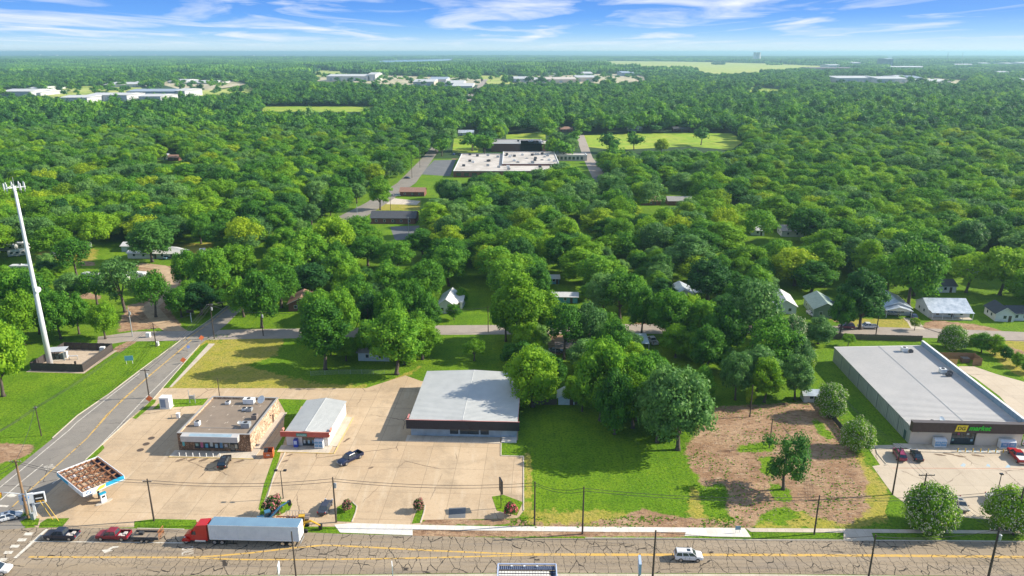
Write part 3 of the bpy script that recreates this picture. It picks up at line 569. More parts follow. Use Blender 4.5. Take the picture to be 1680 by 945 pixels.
def tree(name, kind, i, x, y, rad, h, leaf=None, label='', cat='tree', group=None, rot=None, flower=None):
    cm, tm, pr, ph = PROTO[kind][i % len(PROTO[kind])]
    t = thing(name, label, cat, (x, y, 0), rnd.uniform(0, 6.28) if rot is None else rot, group); t.scale = (rad/pr, rad/pr, h/ph)
    link('trunk', tm, t); c = link('crown', cm, t)
    if leaf: c.material_slots[0].link = 'OBJECT'; c.material_slots[0].material = LM[leaf]
    if flower: c.material_slots[1].link = 'OBJECT'; c.material_slots[1].material = flower
    CLEAR_R.append((x, y, rad)); return t
def ptree(bx_, by, top, wpx, kind, i, leaf, label, name='broadleaf_tree', cat='tree', group=None, flower=None, hs=1.0):
    p = g(bx_, by); h = zat(bx_, by, top)*hs; zc = proj(p.x, p.y, h*0.6)[2]; rad = wpx*zc/F/2
    return tree(name, kind, i, p.x, p.y, rad, h, leaf, label, cat, group, flower=flower)
MAN = [
 (1078,726,600,84,'dense',1,'s','round silvery tree pressed against the left side of the huge round one'), (1008,712,606,76,'dense',0,'g','low full tree at the front left of the large clump behind the green field'), (1045,690,575,76,'round',1,'g','tall tree in the heart of the large clump behind the green field'),
 (604,436,384,66,'round',1,'g','tree directly below the forecourt of the black roofed building, left one'), (652,444,392,68,'round',3,'g','tree below the forecourt of the black roofed building, middle one'), (694,424,372,60,'tall',0,'g','tree below and right of the black roofed building'), (560,470,412,70,'dense',0,'g','full tree inside the bend of the school road'),
 (640,500,430,72,'dense',1,'g','full tree in the mass left of the white gabled house'), (575,500,436,66,'dense',0,'b','full bright tree in the mass beyond the blue-grey house'), (880,500,430,60,'round',2,'g','tree behind the turquoise shed, left of it'), (1215,520,455,66,'dense',0,'g','full tree beyond the dirt lot near the side street'), (1150,655,600,52,'dense',1,'g','low full tree at the left end of the dirt lot back edge'),
 (507,452,376,84,'round',0,'g','big tree overhanging the school road at its first bend, lower one'), (548,428,350,74,'round',3,'b','bright tree overhanging the school road, just below the black roofed building'),
 (462,505,428,72,'round',2,'g','tree on the inner side of the road where it enters the woods'), (624,344,284,40,'tall',1,'g','tall tree hiding the school road between the two brick buildings'),
 (590,405,352,60,'round',4,'g','tree just below the forecourt of the black roofed building'), (612,590,520,60,'round',1,'g','tree at the left front corner of the blue-grey house'),
 (700,548,478,56,'round',4,'g','tree leaning over the side street left of the white gabled house'), (830,560,470,60,'round',2,'g','green tree left of the tallest yellowish tree on the side street'),
 (1052,552,468,56,'round',0,'g','tree over the side street left of the street tree pair'), (1150,566,486,56,'round',3,'g','tree right of the street tree pair'), (1005,600,520,60,'round',2,'g','tree between the dark carport and the pale blue carport'),
 (1160,612,528,60,'tall',1,'g','dark tree on the back left of the shaded lawn behind the dirt lot'), (905,640,580,48,'round',2,'g','tree right behind the big bright warehouse tree'),
 (1378,548,478,44,'round',3,'g','tree before the green cottage side wing'), (400,520,455,60,'round',0,'g','roadside tree opposite the brown roofed brick house'), (520,548,470,66,'round',2,'g','tree left behind the tall dark lawn tree'), (585,525,450,72,'round',0,'g','tree beyond the blue-grey house across the side street'),  # base px, base py, top py, width px, kind, variant, leaf, label
 (534,606,482,84,'tall',0,'g','tall dark green tree beside the blue-grey house, its shadow across the yellow lawn'),
 (651,614,498,92,'tall',1,'g','tall bushy tree right of the blue-grey house, behind the driveway corner'),
 (563,572,468,64,'round',1,'g','tree close behind the tall lawn tree, left of the blue-grey house'),
 (606,552,476,54,'round',2,'d','darker tree on the far side of the blue-grey house roof'),
 (640,560,470,60,'round',0,'g','tree behind the tall tree right of the blue-grey house'),
 (676,545,450,62,'round',3,'g','tree left of the white gabled house across the side street'),
 (850,568,437,88,'tall',2,'b','tall yellow-green tree by the side street, behind the grey roofed warehouse'),
 (893,556,470,66,'tall',3,'b','bright green tree right of the tallest yellow one'),
 (874,667,566,98,'dense',0,'b','big bright green tree shading the back corner of the warehouse roof'),
 (838,600,562,38,'round',4,'g','smaller tree behind the warehouse, left of the big bright one'),
 (925,590,492,72,'airy',0,'g','airy tree over the carport, behind the warehouse'),
 (965,584,492,70,'airy',1,'s','greyish airy tree right of the carport'),
 (1017,524,440,82,'round',2,'g','tree with a clear dark trunk by the side street, right of the turquoise shed'),
 (990,520,442,62,'round',3,'s','pale tree left of the clear-trunked street tree'),
 (1096,562,470,78,'round',1,'g','tree with open trunk beside the white carport and parked van'),
 (1130,548,480,60,'airy',2,'b','right-hand half of the tree pair over the side street'),
 (940,664,616,38,'round',4,'b','small green tree beside the white garden shed'),
 (985,690,545,92,'round',3,'g','left tree of the large clump behind the bright green field'),
 (1038,702,600,74,'tall',1,'b','yellowish tree in the middle of the large clump behind the green field'),
 (1064,668,572,66,'round',4,'g','tree at the back of the large clump, toward the side street'),
 (1112,738,592,120,'round',3,'s','huge round silvery-green tree at the right end of the clump, casting the wide shadow'),
 (955,675,618,44,'round',0,'g','low dark tree between the garden shed and the large clump'),
 (1235,580,452,108,'airy',0,'s','wide silvery tree behind the brown dirt lot, right of the side street pair'),
 (1184,590,492,74,'round',2,'g','dark tree left of the wide silvery tree'),
 (1262,616,516,98,'airy',1,'g','feathery mid green tree between the dirt lot and the side street'),
 (1206,656,572,58,'round',1,'s','glossy tree on the back edge of the dirt lot, left of the yellow one'),
 (1254,660,582,58,'tall',0,'b','yellowish tree on the back edge of the dirt lot'),
 (1304,656,578,54,'tall',3,'s','grey-green tree on the back edge of the dirt lot nearest the market'),
 (1230,668,632,18,'tall',2,'y','slim vine-covered yellow tree round the utility pole'),
 (1410,540,434,78,'tall',1,'d','tall dark tree in front of the white porch house across from the market'),
 (1490,502,388,96,'round',3,'g','large tree with dark trunk behind the porch house lawn'),
 (1342,564,520,54,'dense',1,'s','low round shrub tree at the end of the long wooden fence'),
 (1391,568,546,24,'airy',2,'b','light green sapling inside the long wooden fence'),
 (1500,542,520,20,'airy',2,'y','small yellow sapling beside the driveway opening'),
 (1284.5,803,706,94,'sparse',0,'d','lone oak with a gap in its crown standing on the dirt lot'),
 (778,592,555,44,'airy',2,'b','small feathery tree on the grass behind the warehouse'),
 (757,500,472,24,'dense',0,'g','round clipped tree beside the white gabled house'),
 (745,525,496,26,'round',3,'g','small tree in front of the white gabled house porch'),
 (6,650,520,92,'round',3,'b','large bright tree at the left edge of the photo, nearest the mast enclosure'),
 (-30,610,490,90,'round',1,'g','tree half out of frame on the left edge, behind the large bright one'),
 (40,566,470,66,'round',2,'b','tree just behind the mast compound, left of the mast'),
 (66,548,440,70,'airy',0,'g','grey-green tree left behind the mast'),
 (100,556,474,62,'round',4,'g','tree behind the mast compound, right of the mast'),
 (130,548,480,50,'round',0,'g','dark tree between the mast compound and the bright round one'),
 (173,556,492,54,'round',2,'b','bright green rounded tree beside the gravel drive'),
 (127,458,384,66,'airy',1,'g','airy tree standing on the trailer park lawn'),
 (205,512,420,86,'airy',0,'s','wide airy tree over the white motorhomes'),
 (160,500,442,60,'airy',2,'g','loose tree left of the motorhomes'),
 (256,520,440,62,'airy',1,'g','tree with a dark trunk in the middle of the gravel entrance'),
 (298,520,470,52,'round',4,'g','low tree right of the gravel entrance'),
 (310,476,408,54,'round',0,'g','tree with a dark trunk at the bend of the dirt lane'),
 (352,490,402,72,'round',1,'g','bright tree between the dirt lane and the road'),
 (392,470,396,70,'round',3,'b','light green tree above the road where it enters the woods'),
 (250,430,360,78,'round',4,'d','large oak leaning over the long pale trailer home'),
 (330,400,346,46,'round',2,'g','small tree on the lawn beyond the motorhome'),
 (430,538,440,74,'round',0,'g','tree beside the road by the brown roofed house'),
 (472,470,400,76,'round',3,'g','tree on the right of the road as it enters the woods'),
 (700,500,420,72,'round',2,'g','dense tree behind the white gabled house'),
 (1160,500,420,80,'round',2,'d','dark tree behind the open carport'),
 (30,540,440,70,'round',4,'g','tree on the left behind the compound, next to the trailers'),
 (1640,484,400,84,'round',1,'b','pale feathery tree behind the small white houses at right'),
 (1585,480,410,70,'airy',1,'b','open light tree behind the tin roofed house'),
 ]
for a in MAN: ptree(*a)
for a in [(1404,738,687,54,'magnolia',0,None,'round white-flowering bush nearest the market wall, between the wall and the dirt lot'),
          (1362,682,630,50,'magnolia',1,None,'white-flowering bush further back along the board fence'),
          (1520,868,796,82,'magnolia',2,None,'large white-flowering bush between the road and the market car park, centre'),
          (1656,868,801,84,'magnolia',0,None,'large white-flowering bush at the right edge beside the street'),
          (1561,572,534,42,'magnolia',1,None,'white-flowering bush behind the market near the side street'),
          (1322,606,568,32,'magnolia',2,None,'small white-flowering bush on the far lawn behind the dirt lot'),
          (1296,572,517,46,'magnolia',0,'s','pale flowering bush beside the low round shrub tree')]:
    ptree(*a, name='flowering_bush', cat='bush', group='white-flowering bushes')
for a in [(450,846,811,33,'myrtle',0,None,'crape myrtle with faded pink flowers in the bed beside the parked excavator',FLP),
          (569,838,818,18,'myrtle',1,None,'small crape myrtle on the kerbed grass island',FLP),
          (687,838,817,20,'myrtle',0,None,'small dark pink crape myrtle beside the driveway mouth',FLP),
          (838,846,822,24,'myrtle',1,None,'crimson crape myrtle beside the tall black sign',FLR),
          (1642,432,424,14,'myrtle',0,None,'small pinkish tree in the woods at the right edge',FLP)]:
    ptree(*a[:8], name='crape_myrtle', cat='bush', group='crape myrtles', flower=a[8])
for k, (bx_, by, tp, w) in enumerate([(1597,566,548,24),(1610,578,545,34),(1632,582,548,32),(1650,590,568,22),(1668,602,578,22),(1686,612,588,24)]):
    ptree(bx_, by, tp, w, 'dense', k, 'bgbgbg'[k], 'light green bush, %s in the overgrown row behind the market' % ['farthest left','second','third and fullest','fourth','fifth','last'][k], name='hedge_bush', cat='bush', group='overgrown hedge row')
# ----------------------------------------------------------------- views that stay open
OPEN += [
 [(700,474),(748,474),(748,512),(712,512)], [(748,474),(802,474),(802,526),(740,522)], [(905,447),(944,452),(944,498),(908,496)], [(1104,478),(1128,478),(1128,492),(1104,492)], [(1138,474),(1160,474),(1160,492),(1140,492)],
 [(1266,482),(1306,482),(1302,510),(1276,510)], [(1325,480),(1372,480),(1384,520),(1330,520)], [(1450,484),(1484,506),(1482,524),(1452,522)], [(1508,490),(1582,490),(1596,522),(1520,524)], [(1600,500),(1680,500),(1680,545),(1540,545)],
 [(0,402),(56,404),(56,436),(0,432)], [(84,404),(154,404),(154,424),(90,424)], [(200,404),(294,408),(292,434),(206,430)], [(322,408),(344,408),(344,424),(322,424)], [(292,398),(352,394),(352,408),(346,424),(310,424)],
 [(145,412),(205,410),(215,428),(170,432),(135,440),(130,456),(145,460),(160,430)], [(110,474),(162,482),(166,494),(112,490)],
 [(606,342),(682,342),(684,392),(642,392),(608,368)], [(654,306),(692,306),(692,342),(612,345),(642,322)], [(744,250),(896,248),(896,270),(830,276),(744,284)], [(806,234),(892,236),(892,250),(806,250)], [(900,250),(946,250),(946,262),(900,262)],
 [(752,213),(782,213),(782,222),(752,222)], [(918,207),(948,207),(948,216),(918,216)], [(458,477),(500,477),(500,506),(470,506)],
 [(0,148),(68,148),(68,158),(0,158)], [(96,145),(305,143),(306,164),(150,171),(96,168)], [(534,121),(616,121),(616,134),(534,134)], [(1362,125),(1520,125),(1530,137),(1362,136)], [(1455,92),(1466,92),(1466,106),(1455,106)],
 [(392,480),(404,480),(455,425),(440,425)], [(1372,521),(1506,521),(1506,540),(1424,540)], [(1236,371),(1252,371),(1248,382),(1238,382)], [(1280,366),(1320,366),(1318,388),(1284,388)], [(1052,328),(1080,328),(1078,336),(1054,336)], [(1098,304),(1132,304),(1128,314),(1100,314)], [(1196,318),(1206,318),(1206,326),(1196,326)],
 [(255,253),(290,256),(288,266),(258,264)], [(1228,380),(1238,380),(1240,392),(1228,390)], [(955,350),(975,346),(978,370),(958,372)], [(1600,440),(1614,440),(1612,448),(1600,448)],
]
HOUSES = []      # (x, y, radius) filled by the buildings before the woods are planted
def pip(u, v, poly):
    ins = np.zeros(u.shape, bool); n = len(poly)
    for i in range(n):
        x1, y1 = poly[i]; x2, y2 = poly[(i+1) % n]
        if y1 == y2: continue
        ins ^= ((y1 > v) != (y2 > v)) & (u < (x2-x1)*(v-y1)/(y2-y1)+x1)
    return ins
def pj(x, y, zz):
    zc = y*cP+(CH-zz)*sP; yc = -(y*sP)+(CH-zz)*cP; return 840+F*x/zc, 472.5+F*yc/zc
_bb = {}
def blocked(x, y, r, h):
    bad = np.zeros(x.shape, bool)
    for dx, dy, k in ((0, 0, 0), (0, 0, 1.0), (-.95, 0, .6), (.95, 0, .6), (-.6, 0, .85), (.6, 0, .85), (0, 0, .5), (0, -1, .6), (0, -.6, .2), (0, 1, .6)):
        u, v = pj(x+dx*r, y+dy*r, h*k)
        for P in OPEN:
            k_ = id(P)
            if k_ not in _bb: pa = np.array(P); _bb[k_] = (pa[:, 0].min(), pa[:, 0].max(), pa[:, 1].min(), pa[:, 1].max())
            q_ = _bb[k_]
            if len(u) == 1 and not (q_[0] < u[0] < q_[1] and q_[2] < v[0] < q_[3]): continue
            m = (u > q_[0]) & (u < q_[1]) & (v > q_[2]) & (v < q_[3])
            if m.any(): bad |= m & pip(u, v, P)
    return bad
def in_patch(x, y, poly): 
    u, v = pj(x, y, 0*x); return pip(u, v, poly)
def scatter(y0, y1, sp, marg=40, hr=(10, 17), rr=(0.42, 0.62)):
    r = NP; ys = np.arange(y0, y1, sp*0.87); X = []; Y = []
    for k, yy in enumerate(ys):
        w = yy*0.73+marg; xs = np.arange(-w, w, sp)+(sp/2 if k % 2 else 0); X.append(xs); Y.append(np.full(len(xs), yy))
    X = np.concatenate(X); Y = np.concatenate(Y); n = len(X)
    X = X+r.uniform(-.36, .36, n)*sp; Y = Y+r.uniform(-.36, .36, n)*sp
    rad = sp*r.uniform(rr[0], rr[1], n)*1.12; h = r.uniform(hr[0], hr[1], n)
    return X, Y, rad, h
FIELDPOLY = [P for P in OPEN]
def plant(x, y, rad, h):
    """keep only trees that stand clear of roads, roofs, older trees and open views"""
    u, v = pj(x, y, 0*x); ok = v < 512
    bl = blocked(x, y, rad, h); ok &= ~bl | ((y > 1250) & (NP.uniform(size=len(x)) < 0.035))
    for hx, hy, hr in HOUSES: ok &= np.hypot(x-hx, y-hy) > hr+rad*0.55
    for tx, ty, tr in CLEAR_R: ok &= np.hypot(x-tx, y-ty) > (tr+rad)*0.66
    # corridor of the side road
    for a, b in zip(SR_MID, SR_MID[1:]):
        d = b-a; t = np.clip(((x-a.x)*d.x+(y-a.y)*d.y)/(d.x**2+d.y**2), 0, 1); ok &= np.hypot(x-a.x-t*d.x, y-a.y-t*d.y) > 3.5+rad*0.25
    return ok
SR_MID = [(g(*a).xy+g(*b).xy)/2 for a, b in zip(SR_L[7:], SR_R[7:])]
# ----------------------------------------------------------------- instanced woods
def gn_wood(name, x, y, idx, sc, rot, protos):
    me = bpy.data.meshes.new(name); n = len(x); me.vertices.add(n); co = np.zeros((n, 3), np.float32); co[:, 0] = x; co[:, 1] = y; me.vertices.foreach_set('co', co.ravel())
    a = me.attributes.new('sc', 'FLOAT_VECTOR', 'POINT'); a.data.foreach_set('vector', np.asarray(sc, np.float32).ravel())
    a = me.attributes.new('idx', 'INT', 'POINT'); a.data.foreach_set('value', np.asarray(idx, np.int32))
    rv = np.zeros((n, 3), np.float32); rv[:, 2] = rot; a = me.attributes.new('rt', 'FLOAT_VECTOR', 'POINT'); a.data.foreach_set('vector', rv.ravel())
    o = link(name, me); o['kind'] = 'stuff'
    ng = bpy.data.node_groups.new(name, 'GeometryNodeTree'); ng.interface.new_socket('Geometry', in_out='INPUT', socket_type='NodeSocketGeometry'); ng.interface.new_socket('Geometry', in_out='OUTPUT', socket_type='NodeSocketGeometry')
    N = ng.nodes; L = ng.links; gi = N.new('NodeGroupInput'); go = N.new('NodeGroupOutput'); ip = N.new('GeometryNodeInstanceOnPoints'); jn = N.new('GeometryNodeJoinGeometry')
    ip.inputs['Pick Instance'].default_value = True
    for p in reversed(protos):
        oi = N.new('GeometryNodeObjectInfo'); oi.inputs['Object'].default_value = p; oi.inputs['As Instance'].default_value = True; oi.transform_space = 'ORIGINAL'; L.new(oi.outputs['Geometry'], jn.inputs[0])
    def na(nm, ty):
        q = N.new('GeometryNodeInputNamedAttribute'); q.data_type = ty; q.inputs['Name'].default_value = nm; return next(s for s in q.outputs if s.enabled and s.name == 'Attribute')
    L.new(gi.outputs[0], ip.inputs['Points']); L.new(jn.outputs[0], ip.inputs['Instance']); L.new(na('idx', 'INT'), ip.inputs['Instance Index'])
    L.new(na('rt', 'FLOAT_VECTOR'), ip.inputs['Rotation']); L.new(na('sc', 'FLOAT_VECTOR'), ip.inputs['Scale']); L.new(ip.outputs[0], go.inputs[0])
    md = o.modifiers.new('wood', 'NODES'); md.node_group = ng; return o
def wav(x, y, s):
    return np.sin(x/s*1.7+2*np.sin(y/s*.9))*.5+np.sin(y/s*2.3+1.5*np.sin(x/s*1.1+2))*.5
def stand(x, y, names):
    """neighbouring trees tend to be of one kind, so light and dark stands form"""
    d = np.array([[1.7, .9] if ('dark' in n or 'silv' in n) else [.5, 1.5] if 'bright' in n else [.2, .95] if 'yellow' in n else [1.1, 1.0] for n in names]); f = np.clip(.5+.55*wav(x, y, 95)+NP.uniform(-.35, .35, len(x)), 0, 1)
    W = d[:, 0][None, :]*(1-f)[:, None]+d[:, 1][None, :]*f[:, None]; W = np.cumsum(W/W.sum(1, keepdims=True), 1); return (NP.uniform(size=(len(x), 1)) > W).sum(1).clip(0, len(names)-1)
def woods():
    r = NP
    # near belt: individual trees until three hundred stand in all
    x, y, rad, h = scatter(225, 560, 12.8, 30, (12, 18.5), (0.46, 0.66)); ok = plant(x, y, rad, h); x, y, rad, h = x[ok], y[ok], rad[ok], h[ok]
    o = np.argsort(y); x, y, rad, h = x[o], y[o], rad[o], h[o]
    nman = sum(1 for q in COL.objects if q.get('category') == 'tree'); n = max(0, 298-nman); LB = {}
    ORD = ORDS.split()
    for i in range(n):
        kd = rnd.choice(['round', 'round', 'round', 'tall', 'airy']); lf = rnd.choice('ggggdbbsgy' if i % 3 else 'ggbdsg'); v = rnd.randrange(9)
        u = pj(x[i], y[i], 0)[0]; gr = 'left' if u < 560 else 'middle' if u < 1150 else 'right'; rowk = int((y[i]-y[0])/11.2); LB.setdefault((gr, rowk), []).append((x[i], tree('broadleaf_tree', kd, v, x[i], y[i], rad[i], h[i], lf, 'x', 'tree', 'trees of the %s woods' % gr), kd, lf))
    for (gr, rk), lst in LB.items():
        lst.sort(key=lambda q: q[0])
        for j, (_, t, kd, lf) in enumerate(lst):
            t['label'] = '%s %s tree, %s from left in the %s row of the %s woods' % (dict(g='green', d='dark green', b='bright green', s='grey-green', y='yellow-green')[lf], dict(round='rounded', tall='tall', airy='loose')[kd], ORD[j], ORD[rk] if rk else 'front', gr)
    x, y, rad, h = x[n:], y[n:], rad[n:], h[n:]
    # one crown of each kind and leaf colour already standing in the scene serves the woods behind
    pr = []; 
    seen = set()
    for q in COL.objects:
        if q.name.startswith('crown') and q.parent and q.parent.get('category') == 'tree' and q.data.name.split('_')[0] in ('round', 'tall', 'airy'):
            k = (q.data.name, q.material_slots[0].material.name)
            if k not in seen and len(pr) < 26: seen.add(k); pr.append(q)
    k = len(pr); idx = r.randint(0, k, len(x)); 
    prr = np.array([5.3 if 'tall' not in q.data.name else 4.4 for q in pr]); prh = np.array([12.1 if 'tall' not in q.data.name else 15.1 for q in pr])
    w = [q.material_slots[0].material.name for q in pr]; wt = np.array([1.0 if 'yellow' not in s else 0.34 for s in w]); wt /= wt.sum()
    idx = r.choice(k, len(x), p=wt)
    x2, y2, r2, h2 = scatter(561, 760, 12.5, 40, (11.5, 18), (0.46, 0.66)); ok = plant(x2, y2, r2, h2); x2, y2, r2, h2 = x2[ok], y2[ok], r2[ok], h2[ok]
    x = np.concatenate([x, x2]); y = np.concatenate([y, y2]); rad = np.concatenate([rad, r2]); h = np.concatenate([h, h2]); idx = stand(x, y, w)
    sc = np.stack([rad/prr[idx], rad/prr[idx], h/prh[idx]], 1); gn_wood('woods', x, y, idx, sc, r.uniform(0, 6.28, len(x)), pr)
    # far belt with lighter crowns
    fp = [q for q in COL.objects if q.name.startswith('crown') and q.data.name.startswith('far')]
    wt2 = np.array([0.28 if 'yellow' in q.material_slots[0].material.name else 1.0 for q in fp]); wt2 /= wt2.sum()
    X = []; 
    for a, b, s in ((761, 1300, 11.0), (1301, 2000, 12.5), (2001, 2900, 14.5)):
        q = scatter(a, b, s, 60, (9.5, 16), (0.46, 0.66)); ok = plant(*q); X.append([c[ok] for c in q])
    x, y, rad, h = [np.concatenate([q[i] for q in X]) for i in range(4)]
    idx = stand(x, y, [q.material_slots[0].material.name for q in fp]); vs = r.uniform(.8, 1.3, len(x))*(1+.18*wav(x, y, 260)); sc = np.stack([rad/5.5*vs, rad/5.5*vs, h/12.0*vs*r.uniform(.8, 1.25, len(x))], 1); gn_wood('woods', x, y, idx, sc, r.uniform(0, 6.28, len(x)), fp)
    print('woods', n, k, len(x))
    # farthest forest: closed canopy patches of many small crowns
    iv, jf = ico(1); pat = []
    for s in range(3):
        rr = np.random.RandomState(40+s); V = []; Fc = []; T = []; nv = 0
        for i in range(70):
            c = np.array([rr.uniform(-45, 45), rr.uniform(-45, 45), rr.uniform(5, 10)]); R_ = rr.uniform(5, 8.5)
            V.append(iv*R_*np.array([1, 1, .85])*(1+rr.uniform(-.2, .2, len(iv)))[:, None]+c); Fc.append(jf+nv); nv += len(iv); T += [rr.uniform(0.1, 0.9)]*len(jf)
        V = np.concatenate(V); Fc = np.concatenate(Fc); me = bpy.data.meshes.new('grove_canopy'); me.from_pydata(V.tolist(), [], Fc.tolist()); at = me.attributes.new('tone', 'FLOAT', 'FACE'); at.data.foreach_set('value', np.array(T, np.float32)); me.materials.append(LM['g' if s else 'd'])
        pat.append(me)
    gp = []
    for s, (px, py) in enumerate(((1180, 106), (930, 101.5), (1270, 106.5))):
        p = g(px, py); q = link('distant_grove', pat[s]); q.location = p; q['kind'] = 'stuff'; gp.append(q)
    x, y, rad, h = scatter(2880, 12500, 74, 200); ok = ~blocked(x, y, rad*0+42, h*0+10); x, y = x[ok], y[ok]
    idx = r.randint(0, 3, len(x)); f = 1+0.0*x; gn_wood('distant_forest', x, y, idx, np.stack([f, f, f*r.uniform(.6, 1.7, len(x))*(1+.35*wav(x, y, 1500))], 1), r.uniform(0, 6.28, len(x)), gp)
    print('far', len(x))
# lone trees on the distant fields (their crowns are also what the far woods are made of)
for k, (px, py, w, lf) in enumerate([(775,248,44,'g'),(800,244,40,'d'),(925,262,40,'g'),(905,258,34,'b'),(1008,268,34,'g'),(1150,238,30,'d'),(1085,252,26,'y'),(795,252,36,'g'),(940,240,28,'g'),(1000,250,36,'d'),(1320,118,12,'s'),(1295,120,9,'d'),(805,133,9,'g'),(850,137,8,'d'),(725,256,30,'g'),(1040,246,30,'g')]):
    p = g(px, py); zc = proj(p.x, p.y, 6)[2]; rd = w*zc/F/2
    tree('field_tree', 'far' if (k % 8) < 6 or k > 9 else 'round', k, p.x, p.y, min(rd, 11), min(17, max(11, rd*2.0)), lf, ['tree on the school lawn left of the flat white roof','dark tree touching the school lawn near its roof','tree right of the long school building','bright tree behind the small metal school annexe','tree along the school drive','dark tree out on the long meadow','yellowish tree at the front of the meadow','tree overlapping the left end of the school','tree at the top of the school drive','dark tree between drive and meadow','large lone tree on the distant pale airfield','small lone tree on the distant airfield','tree beside the distant straight road','tree in front of the distant white factory','tree by the road and school parking lot','tree at the left end of the meadow'][k], 'tree')

ORDS = 'first second third fourth fifth sixth seventh eighth ninth tenth eleventh twelfth thirteenth fourteenth fifteenth sixteenth seventeenth eighteenth nineteenth twentieth'; ORDS += ' '+' '.join('twenty-'+q for q in ORDS.split()[:9])+' thirtieth '+' '.join('thirty-'+q for q in ORDS.split()[:9])+' fortieth'
THICK = [('behind the dirt lot', [(1165,500),(1240,470),(1310,510),(1318,560),(1322,640),(1290,655),(1190,652),(1180,600)]),
 ('in the clump behind the green field', [(965,640),(1090,630),(1140,690),(1130,725),(1050,712),(985,700)]), ('left of the white gabled house', [(560,470),(700,455),(695,525),(640,530),(575,536)]),
 ('behind the mast compound', [(-30,470),(60,480),(190,500),(188,548),(110,566),(40,572),(-30,640)]), ('right of the gravel entrance', [(300,480),(420,440),(415,500),(372,512),(330,520),(300,520)]),
 ('between warehouse and side street', [(830,548),(900,545),(905,570),(880,640),(855,640),(845,600)]), ('left of the school road', [(436,462),(500,400),(545,358),(592,330),(640,296),(632,290),(580,318),(530,345),(470,395),(425,440)]), ('between the road and the middle woods', [(462,476),(520,426),(570,388),(606,372),(640,396),(600,440),(520,470)]), ('by the tall lawn trees', [(545,560),(580,560),(575,600),(540,602)]), ('right of the blue-grey house', [(648,560),(690,552),(700,590),(660,612)]),
 ('by the far left trailers', [(0,440),(100,435),(200,440),(200,470),(130,470),(60,480),(0,470)]), ('behind the turquoise shed', [(950,430),(1090,430),(1090,500),(1040,515),(960,500)]), ('along the far side of the side street', [(1150,450),(1250,430),(1262,505),(1170,520)]),
 ('around the carports', [(955,560),(1030,560),(1050,600),(1000,640),(950,640)]), ('by the far houses at right', [(1395,500),(1430,478),(1440,505),(1420,530)]), ('beside the pair of street trees', [(1080,545),(1150,545),(1160,600),(1110,590)])]
def thickets():
    cnt = {}
    for where, poly in THICK:
        cap = {'behind the turquoise shed': 16, 'left of the school road': 24, 'behind the dirt lot': 16, 'between the road and the middle woods': 16}.get(where, 9)
        P = [g(*q) for q in poly]; x0, x1 = min(p.x for p in P), max(p.x for p in P); y0, y1 = min(p.y for p in P), max(p.y for p in P); k = 0
        X, Y, rd, h = [], [], [], []
        for _ in range(300):
            x, y = rnd.uniform(x0, x1), rnd.uniform(y0, y1); u, v = pj(x, y, 0)
            if k >= cap: break
            if not pip(np.array([u]), np.array([v]), poly)[0]: continue
            r_ = rnd.uniform(3.4, 6.0); hh = r_*rnd.uniform(1.7, 2.4)
            if any((x-tx)**2+(y-ty)**2 < ((tr if tr < 5.5 else 5.5)*.55+r_*.5)**2 for tx, ty, tr in CLEAR_R): continue
            if any((x-tx)**2+(y-ty)**2 < (tr+r_*.6)**2 for tx, ty, tr in HOUSES): continue
            if blocked(np.array([x]), np.array([y]), np.array([r_]), np.array([hh]))[0]: continue
            kd = rnd.choice(['dense', 'round', 'round', 'tall']); lf = rnd.choice('ggbdsgb'); k += 1
            t = tree('understory_tree', kd, rnd.randrange(9), x, y, r_, hh, lf, 'x', 'tree', 'smaller trees %s' % where); cnt.setdefault(where, []).append((x, t, lf))
    ORD = ORDS.split()
    for wr, l in cnt.items():
        l.sort(key=lambda q: q[0])
        for j, (_, t, lf) in enumerate(l): t['label'] = '%s small tree %s, %s from left' % (dict(g='green', d='dark green', b='bright green', s='grey-green', y='yellow-green')[lf], wr, ORD[min(j, 39)])
# ================================================================= BUILDINGS
ROOFM = mat('pale_metal_roof', (0.52, 0.52, 0.49), 0.5, 0.1, (0.45, 0.455, 0.43), 0.35)
ROOFM2 = mat('market_membrane_roof', (0.58, 0.555, 0.52), 0.65, 0.0, (0.50, 0.485, 0.46), 0.12)
def stone_mat(name, a, b, c, sc=1.6):
    m = bpy.data.materials.new(name); m.use_nodes = True; nt = m.node_tree; N = nt.nodes; L = nt.links; bs = N['Principled BSDF']; bs.inputs['Roughness'].default_value = 0.9
    tc = N.new('ShaderNodeTexCoord'); vo = N.new('ShaderNodeTexVoronoi'); vo.inputs['Scale'].default_value = sc; L.new(tc.outputs['Object'], vo.inputs['Vector'])
    ve = N.new('ShaderNodeTexVoronoi'); ve.feature = 'DISTANCE_TO_EDGE'; ve.inputs['Scale'].default_value = sc; L.new(tc.outputs['Object'], ve.inputs['Vector'])
    sp = N.new('ShaderNodeSeparateColor'); L.new(vo.outputs['Color'], sp.inputs[0]); cr = N.new('ShaderNodeValToRGB'); e = cr.color_ramp.elements; e[0].color = a+(1,); e[1].color = c+(1,); q = e.new(0.5); q.color = b+(1,); L.new(sp.outputs[0], cr.inputs[0])
    lt = N.new('ShaderNodeMath'); lt.operation = 'LESS_THAN'; lt.inputs[1].default_value = 0.06; L.new(ve.outputs['Distance'], lt.inputs[0])
    mx = N.new('ShaderNodeMixRGB'); mx.inputs[2].default_value = (a[0]*.55, a[1]*.5, a[2]*.5, 1); L.new(lt.outputs[0], mx.inputs[0]); L.new(cr.outputs[0], mx.inputs[1]); L.new(mx.outputs[0], bs.inputs['Base Color'])
    bp = N.new('ShaderNodeBump'); bp.inputs['Strength'].default_value = 0.6; bp.inputs['Distance'].default_value = 0.1; L.new(ve.outputs['Distance'], bp.inputs['Height']); L.new(bp.outputs[0], bs.inputs['Normal']); MT[name] = m; return m
